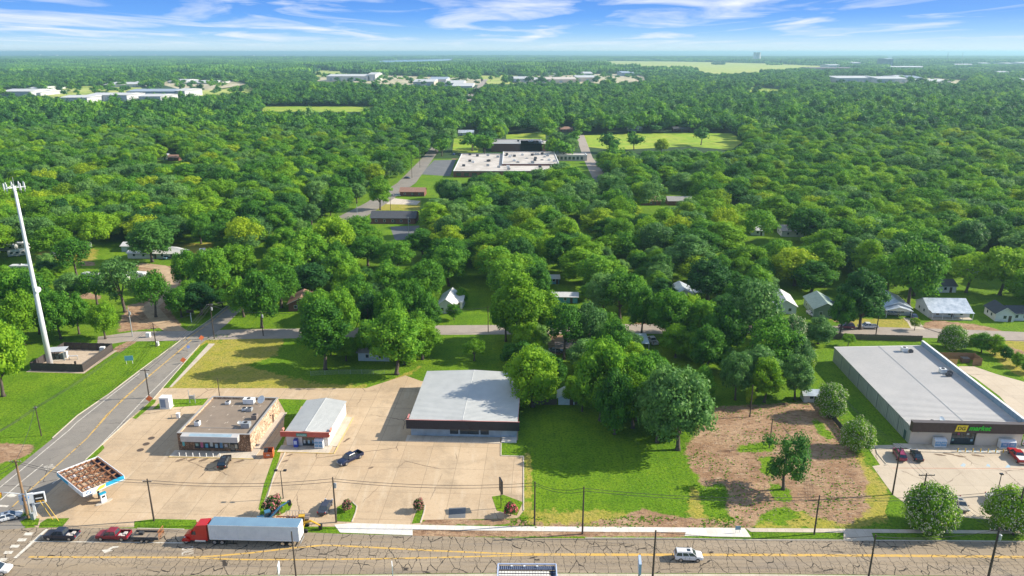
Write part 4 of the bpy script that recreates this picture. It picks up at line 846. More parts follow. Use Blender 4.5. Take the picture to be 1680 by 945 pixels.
STONE_LIT = stone_mat('sunlit_field_stone', (0.40, 0.27, 0.17), (0.52, 0.38, 0.25), (0.62, 0.47, 0.33))  # store stone with the sunlight on its side put into the colour
STONE_SHADED = stone_mat('shaded_field_stone', (0.15, 0.085, 0.045), (0.26, 0.15, 0.085), (0.36, 0.23, 0.14))  # same stone for the front, darkened to paint in its shade
def dims(fl, fr): a = g(*fl); b = g(*fr); return a, (b-a).length, math.atan2(b.y-a.y, b.x-a.x)
def wall4(t, m, w, d, h, th=0.25, z0=0.0, names='wall', fm=None, rm=None):
    """four walls butted end to end"""
    bx(names, fm or m, t, 0, w, 0, th, z0, h); bx(names, m, t, 0, w, d-th, d, z0, h)
    bx(names, m, t, 0, th, th+.002, d-th-.002, z0, h); bx(names, rm or m, t, w-th, w, th+.002, d-th-.002, z0, h)
def building(name, label, x, y, rz, w, d): 
    t = thing(name, label, 'building', (x, y, 0), rz); c = Vector((x, y))+Vector((math.cos(rz)*w/2-math.sin(rz)*d/2, math.sin(rz)*w/2+math.cos(rz)*d/2))
    HOUSES.append((c.x, c.y, max(w, d)*0.52)); return t
def hvac(t, x, y, z0, sx=1.6, sy=1.2, sz=1.1, m=None):
    o = bx('air_conditioner', m or STEEL, t, x-sx/2, x+sx/2, y-sy/2, y+sy/2, z0+.12, z0+sz)
    mb = MB(); mb.loft([[(x+0.42*math.cos(k*math.pi/6), y+0.42*math.sin(k*math.pi/6), q) for k in range(12)] for q in (z0+sz, z0+sz+.1)]); mb.build('fan', BLACK, o); 
    bx('base_frame', STEEL, o, x-sx/2+.1, x+sx/2-.1, y-sy/2+.1, y+sy/2-.1, z0, z0+.118); return o
def dish(name, parent, x, y, z0, r, m, az=0.6, stand=0.9, cat=None):
    mb = MB(); d = Vector((math.sin(az)*.75, -math.cos(az)*.75, .66)).normalized(); u = d.cross(Vector((0, 0, 1))).normalized(); w = u.cross(d); c = Vector((x, y, z0+stand))
    rings = [[c+d*(0.25*r*q*q)+(u*math.cos(k*math.pi/8)+w*math.sin(k*math.pi/8))*r*q for k in range(16)] for q in (0.15, .5, .8, 1.0)]
    mb.loft(rings+[[p+d*0.03 for p in rings[-1]]]+[[c+d*(0.25*r*q*q+.05)+(u*math.cos(k*math.pi/8)+w*math.sin(k*math.pi/8))*r*q for k in range(16)] for q in (.8, .5, .15)], cap=True)
    o = mb.build(name, m, parent); MB().tube([(x, y, z0), c], 0.05, 6).tube([c-d*.02, c+d*r*.9], 0.02, 5).build('dish_mast', STEEL, o); return o
# --- stone convenience store
def stone_store():
    a, w, rz = dims(zx('F',258,752), zx('F',822,756)); d = 18.3; h = 4.3
    t = building('stone_store', 'flat roofed brown stone store with a grey sign band and tan roof, beside the dumpster', a.x, a.y, YAW, w, d)
    wall4(t, STONE_LIT, w, d, h, 0.3, fm=STONE_SHADED)
    TAN = mat('tan_roof_membrane', (0.25, 0.195, 0.145), 0.9, 0, (0.20, 0.155, 0.115), 0.4)
    r = MB().box(0.302, w-0.302, 0.302, d-0.302, 3.7, 3.85).build('roof', TAN, t)
    for _ in range(20):
        x, y = rnd.uniform(1.5, w-2), rnd.uniform(1.5, d-1.5); MB().poly([(x-.1, y-.3, 3.856), (x+.1, y-.3, 3.856), (x+.2, y+.3, 3.856), (x, y+.3, 3.856)]).build('roof_patch', mat('pale_roof_patch', (0.5, 0.42, 0.33), .8), r)
    MB().box(-.06, .36, -.06, d+.06, h+.002, h+.10).box(.362, w+.06, d-.36, d+.06, h+.002, h+.10).box(w-.36, w+.06, -.06, d-.362, h+.002, h+.10).box(.362, w-.362, -.06, .36, h+.002, h+.10).build('parapet_cap', mat('grey_trim', (0.34, 0.33, 0.31), .6), t)
    # sign band on the front with slanted top
    SB = mat('pale_sign_band', (0.50, 0.475, 0.45), 0.6, 0, (0.42, 0.40, 0.38), 0.6); x0, x1 = 1.3, w-2.2
    f = MB().hexa([(x0, -1.3, 2.95), (x1, -1.3, 2.95), (x1, -.003, 2.95), (x0, -.003, 2.95)], [(x0, -1.3, 4.25), (x1, -1.3, 4.25), (x1, -.003, 4.45), (x0, -.003, 4.45)]).build('fascia', SB, t)
    MB().poly([(x0+1.8, -1.2, 4.275), (x1-1.5, -1.2, 4.275), (x1-1.5, -.2, 4.43), (x0+1.8, -.2, 4.43)]).build('skylight_strip', mat('pale_blue_panel', (0.30, 0.40, 0.46), .4), f)
    # shop window with its posters
    wx0, wx1 = 3.6, w-2.7; fr = bx('window', BLACK, t, wx0, wx1, -.05, -.002, .75, 2.75); n = 9; cols = [(.25,.4,.36),(.4,.1,.2),(.1,.35,.5),(.45,.5,.5),(.3,.45,.55),(.08,.2,.35),(.35,.35,.4),(.3,.3,.26),(.4,.38,.3)]
    for k in range(n):
        p0 = wx0+.12+k*(wx1-wx0-.1)/n; p1 = p0+(wx1-wx0)/n-.14; bx('pane', GLASS, fr, p0, p1, -.075, -.052, .85, 2.65)
        bx('poster', mat('poster_%d' % k, cols[k], .6), fr, p0+.15, p1-.2, -.085, -.077, .95+.3*(k % 3 == 0), 1.9+.4*(k % 2))
    dr = bx('door', BLACK, t, w-4.6, w-3.5, -.09, -.056, .12, 2.4); bx('pane', GLASS, dr, w-4.5, w-3.6, -.11, -.092, .3, 2.3)
    bx('teal_notice', mat('teal_notice', (.1, .42, .42), .5), t, .9, 1.4, -.04, -.002, 1.2, 2.3)
    sw = bx('side_door', mat('brown_door', (.12, .07, .05), .6), t, w+.002, w+.06, d-5, d-4.0, .1, 2.2); bx('wall_lamp', BLACK, t, w+.002, w+.2, d-6.2, d-6.0, 2.6, 2.8)
    hvac(t, 5.0, d-3.0, 3.86, 1.0, 1.0, .7, WHITE); o = hvac(t, w-6.2, d-2.4, 3.86, 2.6, 1.3, 1.3, WHITE); hvac(t, w-4.6, d-6.3, 3.86, 1.2, 1.1, .8); hvac(t, w-6.0, d-6.0, 3.86, 1.0, .9, .6, WHITE)
    hvac(t, w-1.9, 8.2, 3.86, 1.2, 1.2, 1.1, mat('rusted_unit', (.25, .2, .17), .7)); hvac(t, w-2.4, 4.2, 3.86, 1.9, 1.3, 1.2); hvac(t, 2.6, 4.4, 3.86, 1.1, 1.0, 1.1, WHITE)
    dish('satellite_dish', t, w-3.2, d-2.2, 3.86, 1.0, WHITE, -.4); dish('satellite_dish', t, w-4.2, 5.0, 3.86, .45, STEEL, .6, .6)
    MB().tube([(3.5, 3.4, 3.9), (w-1.5, 3.6, 3.9)], .04, 5).build('roof_pipe', STEEL, t)
    # walk round it
    wk = MB().box(-1.0, w+1.6, -2.8, -.06, .0, .14).box(w+.002, w+1.6, -.058, d+.5, .0, .14).build('walk', WALKC, t)
    bx('kerb_edge', YKERB, t, -1.0, w+1.6, -3.0, -2.802, .0, .15)
    return t, w, d
st, stw, std = stone_store()
BOLY = mat('yellow_bollard', (0.65, 0.42, 0.05), .5)
def local(t, x, y, zz=0): c, s = math.cos(t.rotation_euler.z), math.sin(t.rotation_euler.z); return Vector((t.location.x+c*x-s*y, t.location.y+s*x+c*y, zz))
def bollards(t, xs, y, h, m, label, group, r=.09):
    pr = None
    for k, x in enumerate(xs):
        p = local(t, x, y)
        if pr is None:
            mb = MB(); mb.tube([(0, 0, 0), (0, 0, h), (0, 0, h+.04)], [r, r, r*.6], 10); pr = mb.build('bollard', m); me = pr.data; o = pr
        else: o = link('bollard', me)
        o.location = p; tag(o, label(k), 'bollard', group)
bollards(st, [1.2+1.5*k for k in range(7)], -2.5, .95, WHITE, lambda k: 'short pale post, %s from the left in the row before the stone store window' % ['first','second','third','fourth','fifth','sixth','seventh'][k], 'posts before the stone store')
# --- small white store with red fascia
def gable(name_t, w, d, he, hr, ov=.3, m=None, rib=.6, ax='y', y0=0.0):
    """ridge along y (depth); two slabs with standing seams"""
    m = m or ROOFM; out = []
    for s in (0, 1):
        xa, xb = (-ov, w/2-.002) if s == 0 else (w/2+.002, w+ov); za, zb = (he, hr) if s == 0 else (hr, he)
        mb = MB().hexa([(xa, y0-ov, za-.08), (xb, y0-ov, zb-.08), (xb, d+ov, zb-.08), (xa, d+ov, za-.08)], [(xa, y0-ov, za), (xb, y0-ov, zb), (xb, d+ov, zb), (xa, d+ov, za)])
        o = mb.build('roof', m, name_t); out.append(o)
        if rib:
            mb = MB(); n = int((d-y0)/rib)
            for k in range(n+1):
                y = y0-ov+.05+k*(d-y0+2*ov-.15)/n
                mb.hexa([(xa, y, za+.001), (xb, y, zb+.001), (xb, y+.05, zb+.001), (xa, y+.05, za+.001)], [(xa, y, za+.05), (xb, y, zb+.05), (xb, y+.05, zb+.05), (xa, y+.05, za+.05)])
            q = mb.build('roof_seams', m, o)
    MB().hexa([(w/2-.12, y0-ov-.01, hr-.03), (w/2+.12, y0-ov-.01, hr-.03), (w/2+.12, d+ov+.01, hr-.03), (w/2-.12, d+ov+.01, hr-.03)], [(w/2-.12, y0-ov-.01, hr+.02), (w/2, y0-ov-.01, hr+.05), (w/2, d+ov+.01, hr+.05), (w/2-.12, d+ov+.01, hr+.02)]).build('ridge_cap', m, out[0])
    return out
def gable_wall(t, m, w, d, he, hr, th=.2, name='wall'):
    MB().loft([[(0, y, 0), (w, y, 0), (w, y, he-.09), (w/2, y, hr-.1), (0, y, he-.09)] for y in (0, th)]).build(name, m, t)
    MB().loft([[(0, y, 0), (w, y, 0), (w, y, he-.09), (w/2, y, hr-.1), (0, y, he-.09)] for y in (d-th, d)]).build(name, m, t)
    bx(name, m, t, 0, th, th+.002, d-th-.002, 0, he-.1); bx(name, m, t, w-th, w, th+.002, d-th-.002, 0, he-.1)
WPANEL = mat('white_metal_wall', (0.72, 0.69, 0.64), .6, 0, (0.62, 0.58, 0.53), .5)
def small_store():
    a, w, rz = dims(zx('G',118,652), zx('G',388,655)); w = 9.4; d = 15.5; h = 3.4
    t = building('small_store', 'small white store with red front band and grey metal roof beside the stone store', a.x, a.y, YAW, w, d)
    gable_wall(t, WPANEL, w, d, h, 4.2); gable(t, w, d, h, 4.2, .25, rib=.5, y0=-.6)
    RED = mat('faded_red_band', (0.42, 0.07, 0.05), .6, 0, (0.5, 0.12, 0.085), .8); PK = mat('sun_bleached_red_trim', (0.66, 0.27, 0.2), .6)
    f = bx('fascia', RED, t, -.9, w+.7, -1.0, -.88, 2.75, 3.95); bx('soffit', RED, t, -.8, w+.6, -.875, -.002, 2.76, 2.82); MB().box(-.92, w+.72, -1.03, -.80, 3.952, 4.02).box(-.9, -.6, .102, 1.0, 3.5, 4.0).box(w+.4, w+.7, .102, 1.4, 3.4, 4.0).build('fascia_trim', PK, f)
    GR = mat('green_sign', (0.03, 0.27, 0.22), .5); s = bx('sign', GR, t, 2.7, 5.1, -1.07, -1.032, 2.9, 3.65); text('lettering', 'GROCERY', WHITE, s, (3.9, -1.08, 3.1), (math.pi/2, 0, 0), .46, .01, align='CENTER')
    fr = bx('window', BLACK, t, 3.6, 6.6, -.06, -.002, .1, 2.6)
    for k in range(3):
        bx('pane', GLASS, fr, 3.7+k*.98, 4.58+k*.98, -.08, -.062, .2, 2.5); bx('poster', mat('poster_%d' % (k+3), (.4, .3, .3)), fr, 3.85+k*.98, 4.3+k*.98, -.09, -.082, .7, 1.5)
    MB().box(w+.002, w+.05, 1, 1.1, .3, 3.2).box(w+.002, w+.05, 7, 7.08, .3, 3.2).build('downpipe', STEEL, t)
    bx('walk', WALKC, t, -1.2, w+.9, -3.0, -.07, .0, .12); MB().box(w+.002, w+2.0, -.068, d*.9, 0, .12).build('walk', WALKC, t)
    MB().box(w+2.01, w+2.2, -3.2, d*.9, .0, .14).box(-1.2, w+2.0, -3.2, -3.002, 0, .14).build('kerb_edge', YKERB, t)
    v = thing('vending_machine', 'small blue vending machine against the front wall of the small white store', 'vending machine', local(t, 2.3, -.55, .12), YAW)
    B = mat('blue_plastic', (.03, .07, .45), .4); bx('cabinet', B, v, -.45, .45, -.4, .4, 0, 1.8); bx('front_panel', mat('pale_front', (.4, .5, .7), .3), v, -.35, .35, -.43, -.402, .7, 1.6)
    return t
smst = small_store()
def ice_box(p, rz, label, w=2.2, d=1.1, h=1.9, lid=True):
    t = thing('ice_freezer', label, 'ice freezer', p, rz, 'ice freezers'); W = mat('freezer_white', (.68, .70, .72), .4)
    bx('cabinet', W, t, -w/2, w/2, -d/2, d/2, .08, h); MB().hexa([(-w/2, -d/2, h+.002), (w/2, -d/2, h+.002), (w/2, d/2, h+.002), (-w/2, d/2, h+.002)], [(-w/2, 0, h+.3), (w/2, 0, h+.3), (w/2, d/2, h+.3), (-w/2, d/2, h+.3)]).build('sloped_top', W, t)
    for s in (-1, 1):
        o = bx('door', mat('freezer_blue', (.12, .28, .48), .35), t, min(s*.05, s*(w/2-.08)), max(s*.05, s*(w/2-.08)), -d/2-.05, -d/2-.002, .45, h-.15)
        text('lettering', 'ICE', WHITE, o, (s*(w/4), -d/2-.06, .95), (math.pi/2, 0, 0), .5, .005, align='CENTER')
    MB().box(-w/2+.1, w/2-.1, -d/2+.1, d/2-.1, 0, .078).build('plinth', BLACK, t); return t
ice_box(local(smst, 7.6, -.75, .12), YAW, 'white ice freezer by the door of the small white store', 1.9)
# --- grey warehouse
def warehouse():
    a = g(*zx('G',895,592)); w = 24.2; d = 26.2; he, hr = 4.35, 4.95; a = g(674.5, 714.5)
    t = building('metal_warehouse', 'large grey metal roofed warehouse with a black front band and blue-grey walls', a.x, a.y, YAW, w, d)
    W = mat('blue_grey_wall', (0.36, 0.44, 0.50), .6, 0, (0.24, 0.30, 0.34), .5); gable_wall(t, W, w, d, he, hr, .25); gable(t, w, d, he, hr, .3, rib=.62, y0=-1.05)
    bm_ = mat('black_fascia', (0.014, 0.018, 0.034), .45, 0, (.01, .013, .026), 1); f = bx('fascia', bm_, t, -.75, w+.7, -1.5, -1.36, 2.55, 4.78); bx('soffit', bm_, t, -.6, w+.6, -1.355, -.002, 2.56, 2.62)
    RT = mat('pink_trim', (.55, .22, .2), .6); MB().box(-.8, w+.75, -1.53, -1.33, 4.782, 4.84).box(-.78, -.5, .002, 2.0, 3.9, 4.5).build('fascia_trim', RT, f); MB().box(w+.3, w+.36, .3, d+.3, he-.2, he+.05).build('gutter', RT, t)
    mb = MB(); 
    for k in range(60): mb.box(-.7+k*.42, -.66+k*.42, -1.53, -1.502, 2.6, 4.7)
    mb.build('fascia_ribs', bm_, f)
    for x0, x1 in ((9.0, 10.9), (11.3, 15.6), (16.0, 17.9)):
        o = bx('window', BLACK, t, x0, x1, -.06, -.002, .7, 2.5); bx('header', mat('rust_header', (.28, .16, .10), .8, 0, (.4, .26, .16), 2), o, x0, x1, -.1, -.062, 2.0, 2.5)
        n = 2 if x1-x0 > 3 else 1
        for k in range(n): bx('pane', GLASS, o, x0+.1+k*(x1-x0)/n, x0-.1+(k+1)*(x1-x0)/n, -.09, -.062, .8, 1.95)
    for x in (3, 6.2, 20.5): bx('wall_seam', STEEL, t, x, x+.05, -.04, -.002, .1, 2.5)
    MB().box(-.8, w-3.6, -2.9, -.07, .0, .13).build('walk', WALKC, t); bx('step', NEWCONC, t, w-3.3, w+.1, -2.4, -.08, .0, .3)
    bx('side_door', mat('grey_door', (.35, .38, .4), .5), t, -.05, -.002, 5, 6, .05, 2.2)
    return t
wh = warehouse()
# --- market
def market():
    a = g(1491.4, 728.7); w = 24.3; d = 47.3; t = building('market_building', 'big market with cream front, brown sign band and wide pale roof', a.x, a.y, YAW, w, d)
    GW = mat('grey_green_panel', (0.34, 0.37, 0.36), .6, 0, (0.28, 0.31, 0.30), .3); CW = mat('cream_wall', (0.58, 0.50, 0.42), .7, 0, (0.52, 0.45, 0.38), .4)
    hl, hrr = 4.3, 5.25
    n = 8; L_ = (d-.6)/n
    for k in range(n):   # eight wall panels with a joint between them
        bx('wall_panel', GW, t, 0, .25, .3+k*L_+.03, .3+(k+1)*L_-.03, 0, hl-.1); 
    mb = MB()
    for k in range(1, n): mb.box(-.1, -.003, .3+k*L_-.07, .3+k*L_+.07, 0, hl-.2)
    for k in range(60): mb.box(-.03, -.002, .6+k*.77, .64+k*.77, .1, hl-.15) if (k*.77) % L_ > .3 else None
    mb.build('downpipes', mat('dark_green_grey', (.2, .23, .23), .6), t)
    bx('wall', CW, t, w-.25, w, .302, d-.302, 0, hrr+.9); MB().loft([[(0, y, 0), (w, y, 0), (w, y, hrr), (0, y, hl-.1)] for y in (d-.3, d)]).build('wall', GW, t)
    bx('front_wall', CW, t, 0, 8.9, 0, .3, 0, 3.55); bx('front_wall', CW, t, 14.3, w, 0, .3, 0, 3.55); bx('front_wall', CW, t, 8.902, 14.298, 0, .3, 3.2, 3.55)
    rf = MB().hexa([(-.15, .3, hl-.1), (w-.252, .3, hrr-.1), (w-.252, d+.15, hrr-.1), (-.15, d+.15, hl-.1)], [(-.15, .3, hl), (w-.252, .3, hrr), (w-.252, d+.15, hrr), (-.15, d+.15, hl)]).build('roof', ROOFM2, t)
    mb = MB()
    for k in range(76):
        y = .5+k*.615; mb.hexa([(-.14, y, hl+.001), (w-.26, y, hrr+.001), (w-.26, y+.07, hrr+.001), (-.14, y+.07, hl+.001)], [(-.14, y, hl+.08), (w-.26, y, hrr+.08), (w-.26, y+.07, hrr+.08), (-.14, y+.07, hl+.08)])
    mb.build('roof_seams', mat('roof_seam_grey', (.40, .39, .38), .6), rf); MB().hexa([(w*.5, .4, hl+.54), (w*.5+.12, .4, hl+.545), (w*.5+.12, d, hl+.545), (w*.5, d, hl+.54)], [(w*.5, .4, hl+.575), (w*.5+.12, .4, hl+.575), (w*.5+.12, d, hl+.575), (w*.5, d, hl+.575)]).build('roof_joint', STEEL, rf)
    PW = mat('shade_blue_parapet', (0.26, 0.36, 0.44), .5); MB().box(w-.5, w-.254, .3, d, hrr+.002, hrr+1.35).build('parapet', PW, t); MB().box(w-.55, w+.05, .3, d+.1, hrr+1.352, hrr+1.42).build('parapet_cap', WHITE, t)  # white parapet and ribs; the blue of their shade is painted in
    mb = MB()
    for k in range(30): mb.box(w-.56, w-.502, .8+k*1.55, .86+k*1.55, hrr+.1, hrr+1.3)
    mb.build('parapet_ribs', PW, t)
    BR = mat('brown_fascia', (0.085, 0.055, 0.045), .6, 0, (.07, .045, .037), 1); f = MB().box(-.35, w+.35, -.9, .298, 3.552, 5.85).build('fascia', BR, t); MB().box(-.4, w+.4, -.95, .35, 5.852, 5.93).build('fascia_cap', mat('dark_cap', (.12, .1, .09), .5), f)
    mb = MB()
    for k in range(61): mb.box(-.34+k*.408, -.30+k*.408, -.93, -.902, 3.6, 5.8)
    mb.build('fascia_ribs', BR, f)
    # sign: letters DG on a slanted yellow panel, then market
    YP = mat('sign_yellow', (0.80, 0.60, 0.03), .5); sx = 8.9
    s = MB().loft([[(sx-.1, y, 3.95), (sx+2.3, y, 3.95), (sx+2.65, y, 5.5), (sx+.25, y, 5.5)] for y in (-1.05, -.95)]).build('sign_panel', YP, f)
    text('sign_lettering', 'DG', BLACK, s, (sx+.32, -1.07, 4.33), (math.pi/2, 0, 0), 1.2, .02, shear=.12, offs=.02)
    text('sign_lettering', 'market', mat('sign_green', (0.04, 0.62, 0.03), .4), f, (sx+2.85, -1.0, 4.30), (math.pi/2, 0, 0), 1.6, .05, shear=.25, offs=.035)
    e = bx('entrance', BLACK, t, 9.0, 14.2, .35, .42, .1, 3.18)
    for k in range(5):
        bx('pane', GLASS, e, 9.1+k*1.02, 10.02+k*1.02, .32, .348, .15, 2.35); bx('pane', GLASS, e, 9.1+k*1.02, 10.02+k*1.02, .32, .348, 2.45, 3.1)
        bx('poster', mat('poster_%d' % k, (.3, .3, .3)), e, 9.3+k*1.02, 9.8+k*1.02, .30, .318, .9+(k % 2)*1.55, 1.4+(k % 2)*1.55) if k != 2 else None
    bx('side_door', mat('dark_green_door', (.05, .1, .1), .5), t, -.06, -.002, 2.0, 3.0, .05, 2.2); bx('wall_lamp', STEEL, t, 1.4, 1.6, -.12, -.002, 2.9, 3.1)
    bx('walk', WALKC, t, -3.6, w+4, -3.3, -.002, .0, .15); bx('kerb_edge', KERB, t, -3.6, w+4, -3.5, -3.302, 0, .16)
    # roof equipment
    for x, y, ln in ((17.3, 43.2, 2.2), (20.5, 28.6, 3.6)):
        zz = hl+(hrr-hl)*x/w; hvac(t, x, y, zz, 1.5, 1.3, 1.2, WHITE); hvac(t, x+1.4, y-.9, zz+.05, 1.0, .9, .8, mat('dark_unit', (.08, .08, .09), .6))
        if ln > 3: hvac(t, x+.4, y-2.2, zz+.05, 1.2, .9, .8, mat('dark_unit', (.08, .08, .09))); MB().tube([(x+1, y-2.4, zz+.3), (w-.6, y-3.6, zz+.5)], .05, 5).build('roof_pipe', STEEL, t)
    dish('satellite_dish', t, 7.0, 1.6, hl+.3, .75, mat('blue_grey_dish', (.3, .38, .46), .5), .5, .8); hvac(t, 5.2, 1.9, hl+.2, .9, .6, .5, mat('dark_unit', (.08, .08, .09)))
    return t, w
mk, mkw = market()
bollards(mk, [9.0+k*1.62 for k in range(7)], -3.15, 1.0, BOLY, lambda k: 'yellow safety post at the market entrance, %s from the left' % ['first','second','third','fourth','fifth','sixth','last'][k], 'yellow posts at the market entrance', .12)
for k in range(6):
    p = local(mk, 9.45+k*1.62, -2.6, .152); o = MB().box(-.45, .45, -.5, .5, 0, .004).build('blue_paving_mark', BLUEP, None, p); o.rotation_euler = (0, 0, YAW); o['kind'] = 'structure'
ice_box(local(mk, 6.0, -1.0, .15), YAW, 'white and blue ice freezer left of the market entrance', 2.6, 1.2, 1.7); ice_box(local(mk, 20.6, -1.0, .15), YAW, 'white and blue ice freezer near the right corner of the market front', 3.4, 1.2, 1.7)
# --- ice vending kiosk by the side road
def kiosk():
    p = z('E', 1078, 742); t = thing('ice_kiosk', 'tall white ice vending kiosk on the grass verge by the side road', 'kiosk', p, YAW)
    bx('cabinet', WHITE, t, -1.2, 1.2, -.9, .9, .1, 2.9); bx('front_panel', mat('kiosk_front', (.2, .27, .38), .4), t, -1.0, .3, -.95, -.902, .4, 2.6); bx('top', WHITE, t, -1.25, 1.25, -.95, .95, 2.902, 3.0); bx('plinth', KERB, t, -1.4, 1.4, -1.2, 1.2, 0, .098)
kiosk()
def air_pump():
    p = z('F', 250, 500); t = thing('air_service_stand', 'low white service stand on the concrete left of the stone store', 'stand', p, YAW); bx('body', WHITE, t, -.35, .35, -.3, .3, 0, 1.2); bx('top', WHITE, t, -.45, .45, -.4, .4, 1.202, 1.3); MB().tube([(-1.6, -.2, .05), (-1.6, -.2, .9)], .07, 6).build('post', STEEL, t); MB().tube([(-1.6, -.2, .85), (-.36, 0, 1.0)], .03, 5).build('hose', BLACK, t)
    q = z('E', 1245, 715); t = thing('meter_stand', 'grey meter stand with two posts on the grass by the stone store', 'meter stand', q, YAW); MB().tube([(-.7, 0, 0), (-.7, 0, 3.6)], .08, 6).tube([(.7, 0, 0), (.7, 0, 2.6)], .08, 6).build('post', STEEL, t); bx('meter_box', STEEL, t, -.55, .55, -.15, .15, 1.2, 2.1)
air_pump()
# --- fuel canopy whose deck has been stripped
def canopy():
    hz = 4.7; A = z('O', 0, 0); c = {k: g(100+x/9.45, 735+y/9.45, hz) for k, x, y in (('fl',330,690),('fr',970,425),('br',700,100),('bl',100,300))}
    o = c['fl']; ux = (c['fr']-o); w = ux.length; rz = math.atan2(ux.y, ux.x); d = ((c['br']-c['fr']).length+(c['bl']-o).length)/2
    t = thing('fuel_canopy', 'fuel station canopy with its deck stripped to rusty beams and white and cyan edge panels', 'canopy', (o.x, o.y, 0), rz)
    RU = mat('rusty_beam', (0.36, 0.17, 0.08), .85, 0, (0.20, 0.09, 0.05), 2.5); TANP = mat('tan_deck_scrap', (0.52, 0.40, 0.28), .8, 0, (.4, .28, .18), 2); CY = mat('cyan_panel', (0.02, 0.36, 0.58), .4); WP = mat('canopy_white', (.76, .76, .78), .4); YG = mat('yellow_green_panel', (.55, .58, .08), .4); NV = mat('navy_deck', (.012, .02, .06), .6)
    th = .12; z0, z1 = hz-.95, hz
    bx('edge_panel', WP, t, 0, w*.47, -th, 0, z0, z1); bx('edge_panel', CY, t, w*.55, w, -th, 0, z0, z1)
    e = MB().loft([[(w*.472, y, z0), (w*.548, y, z0), (w*.548, y, z1), (w*.472, y, z1)] for y in (-th, 0)]).build('edge_panel', WP, t); MB().loft([[(w*.28, y, z0+.02), (w*.50, y, z0+.28), (w*.56, y, z1-.05), (w*.40, y, z1-.1)] for y in (-th-.03, -th-.002)]).build('wedge', YG, e)
    MB().loft([[(w*.56, y, z0+.1), (w-.05, y, z0+.1), (w-.05, y, z0+.22), (w*.53, y, z0+.22)] for y in (-th-.03, -th-.002)]).build('stripe', WP, e)
    lg = mat('logo_blue', (.03, .2, .5), .4); mb = MB(); rr = .3; cx, cz = w*.13, (z0+z1)/2
    for s in (0, 1):
        pts = [(cx+(rr+s*.0)*math.cos(a)*(1 if s == 0 else .55)+s*.25, -th-.02, cz+rr*math.sin(a)*(1 if s == 0 else .6)) for a in [math.pi*(.2+s*.9)+i*math.pi*1.1/8 for i in range(9)]]; mb.tube(pts, [.03+.06*math.sin(math.pi*i/8) for i in range(9)], 6)
    mb.build('logo', lg, e)
    bx('edge_panel', WP, t, -th, -.002, 0, d, z0, z1); bx('edge_panel', CY, t, -th-.04, -th-.003, d*.55, d, z0+.1, z1-.15); bx('edge_panel', WP, t, 0, w, d+.002, d+th, z0, z1); bx('edge_panel', WP, t, w+.002, w+th, 0, d, z0, z1)
    mb = MB(); ny = 5
    for k in range(ny+1): y = .15+k*(d-.45)/ny; mb.box(.05, w-.05, y, y+.16, hz-.55, hz-.2)
    mb.build('main_beam', RU, t); mb = MB(); nx = 7
    for k in range(nx+1): x = .1+k*(w-.35)/nx; mb.box(x, x+.12, .1, d-.1, hz-.199, hz-.08)
    mb.build('cross_beam', RU, t)
    r = random.Random(3)
    for i in range(6):      # deck strips that were left between the beams
        for j in range(7):
            if r.random() < .22: continue
            x0 = .3+i*(w*.80)/6; y0 = .25+j*(d-.5)/7; bx('deck_plank', r.choice([TANP, TANP, RU, WP]) if r.random() < .8 else RU, t, x0, x0+(w*.8)/6-.22, y0, y0+(d/7)*r.uniform(.4, .72), hz-.7, hz-.62)
    bx('soffit', TANP, t, .05, w*.835, .05, d-.05, z0+.02, z0+.08); bx('soffit', NV, t, w*.84, w-.05, .05, d-.05, z0+.02, z0+.08)
    bx('deck_panel', NV, t, w*.84, w-.1, .15, d-.15, hz-.7, hz-.6); MB().box(w*.84, w-.1, d*.36, d*.37, hz-.598, hz-.5).box(w*.84, w-.1, d*.68, d*.69, hz-.598, hz-.5).box(w*.835, w*.85, .1, d-.1, hz-.598, hz-.3).build('deck_rib', RU, t)
    for y in (d*.3, d*.72): MB().box(w*.5-.15, w*.5+.15, y-.15, y+.15, 0, hz-.56).build('column', BLACK, t)
    ISL = mat('island_kerb', (.55, .5, .42), .8)
    for k, y in enumerate((d*.12, d*.52)):
        p = local(t, w*.5, y); i = thing('fuel_pump', ['white fuel pump at the front edge of the canopy', 'white fuel pump hidden under the middle of the canopy'][k], 'fuel pump', p, rz, 'fuel pumps')
        MB().loft([[(1.6*math.cos(a)*(1 if abs(math.cos(a)) > .5 else 1), .55*math.sin(a), q) for a in [j*math.pi/8 for j in range(16)]] for q in (0, .15)]).build('island', ISL, i)
        bx('cabinet', WP, i, -.5, .5, -.25, .25, .152, 1.9); bx('top_sign', CY, i, -.6, .6, -.3, .3, 1.902, 2.2); bx('screen', BLACK, i, -.3, .3, -.28, -.252, 1.2, 1.6); MB().tube([(.52, 0, 1.5), (.8, 0, .9), (.55, 0, .4)], .025, 5).build('hose', BLACK, i)
canopy()
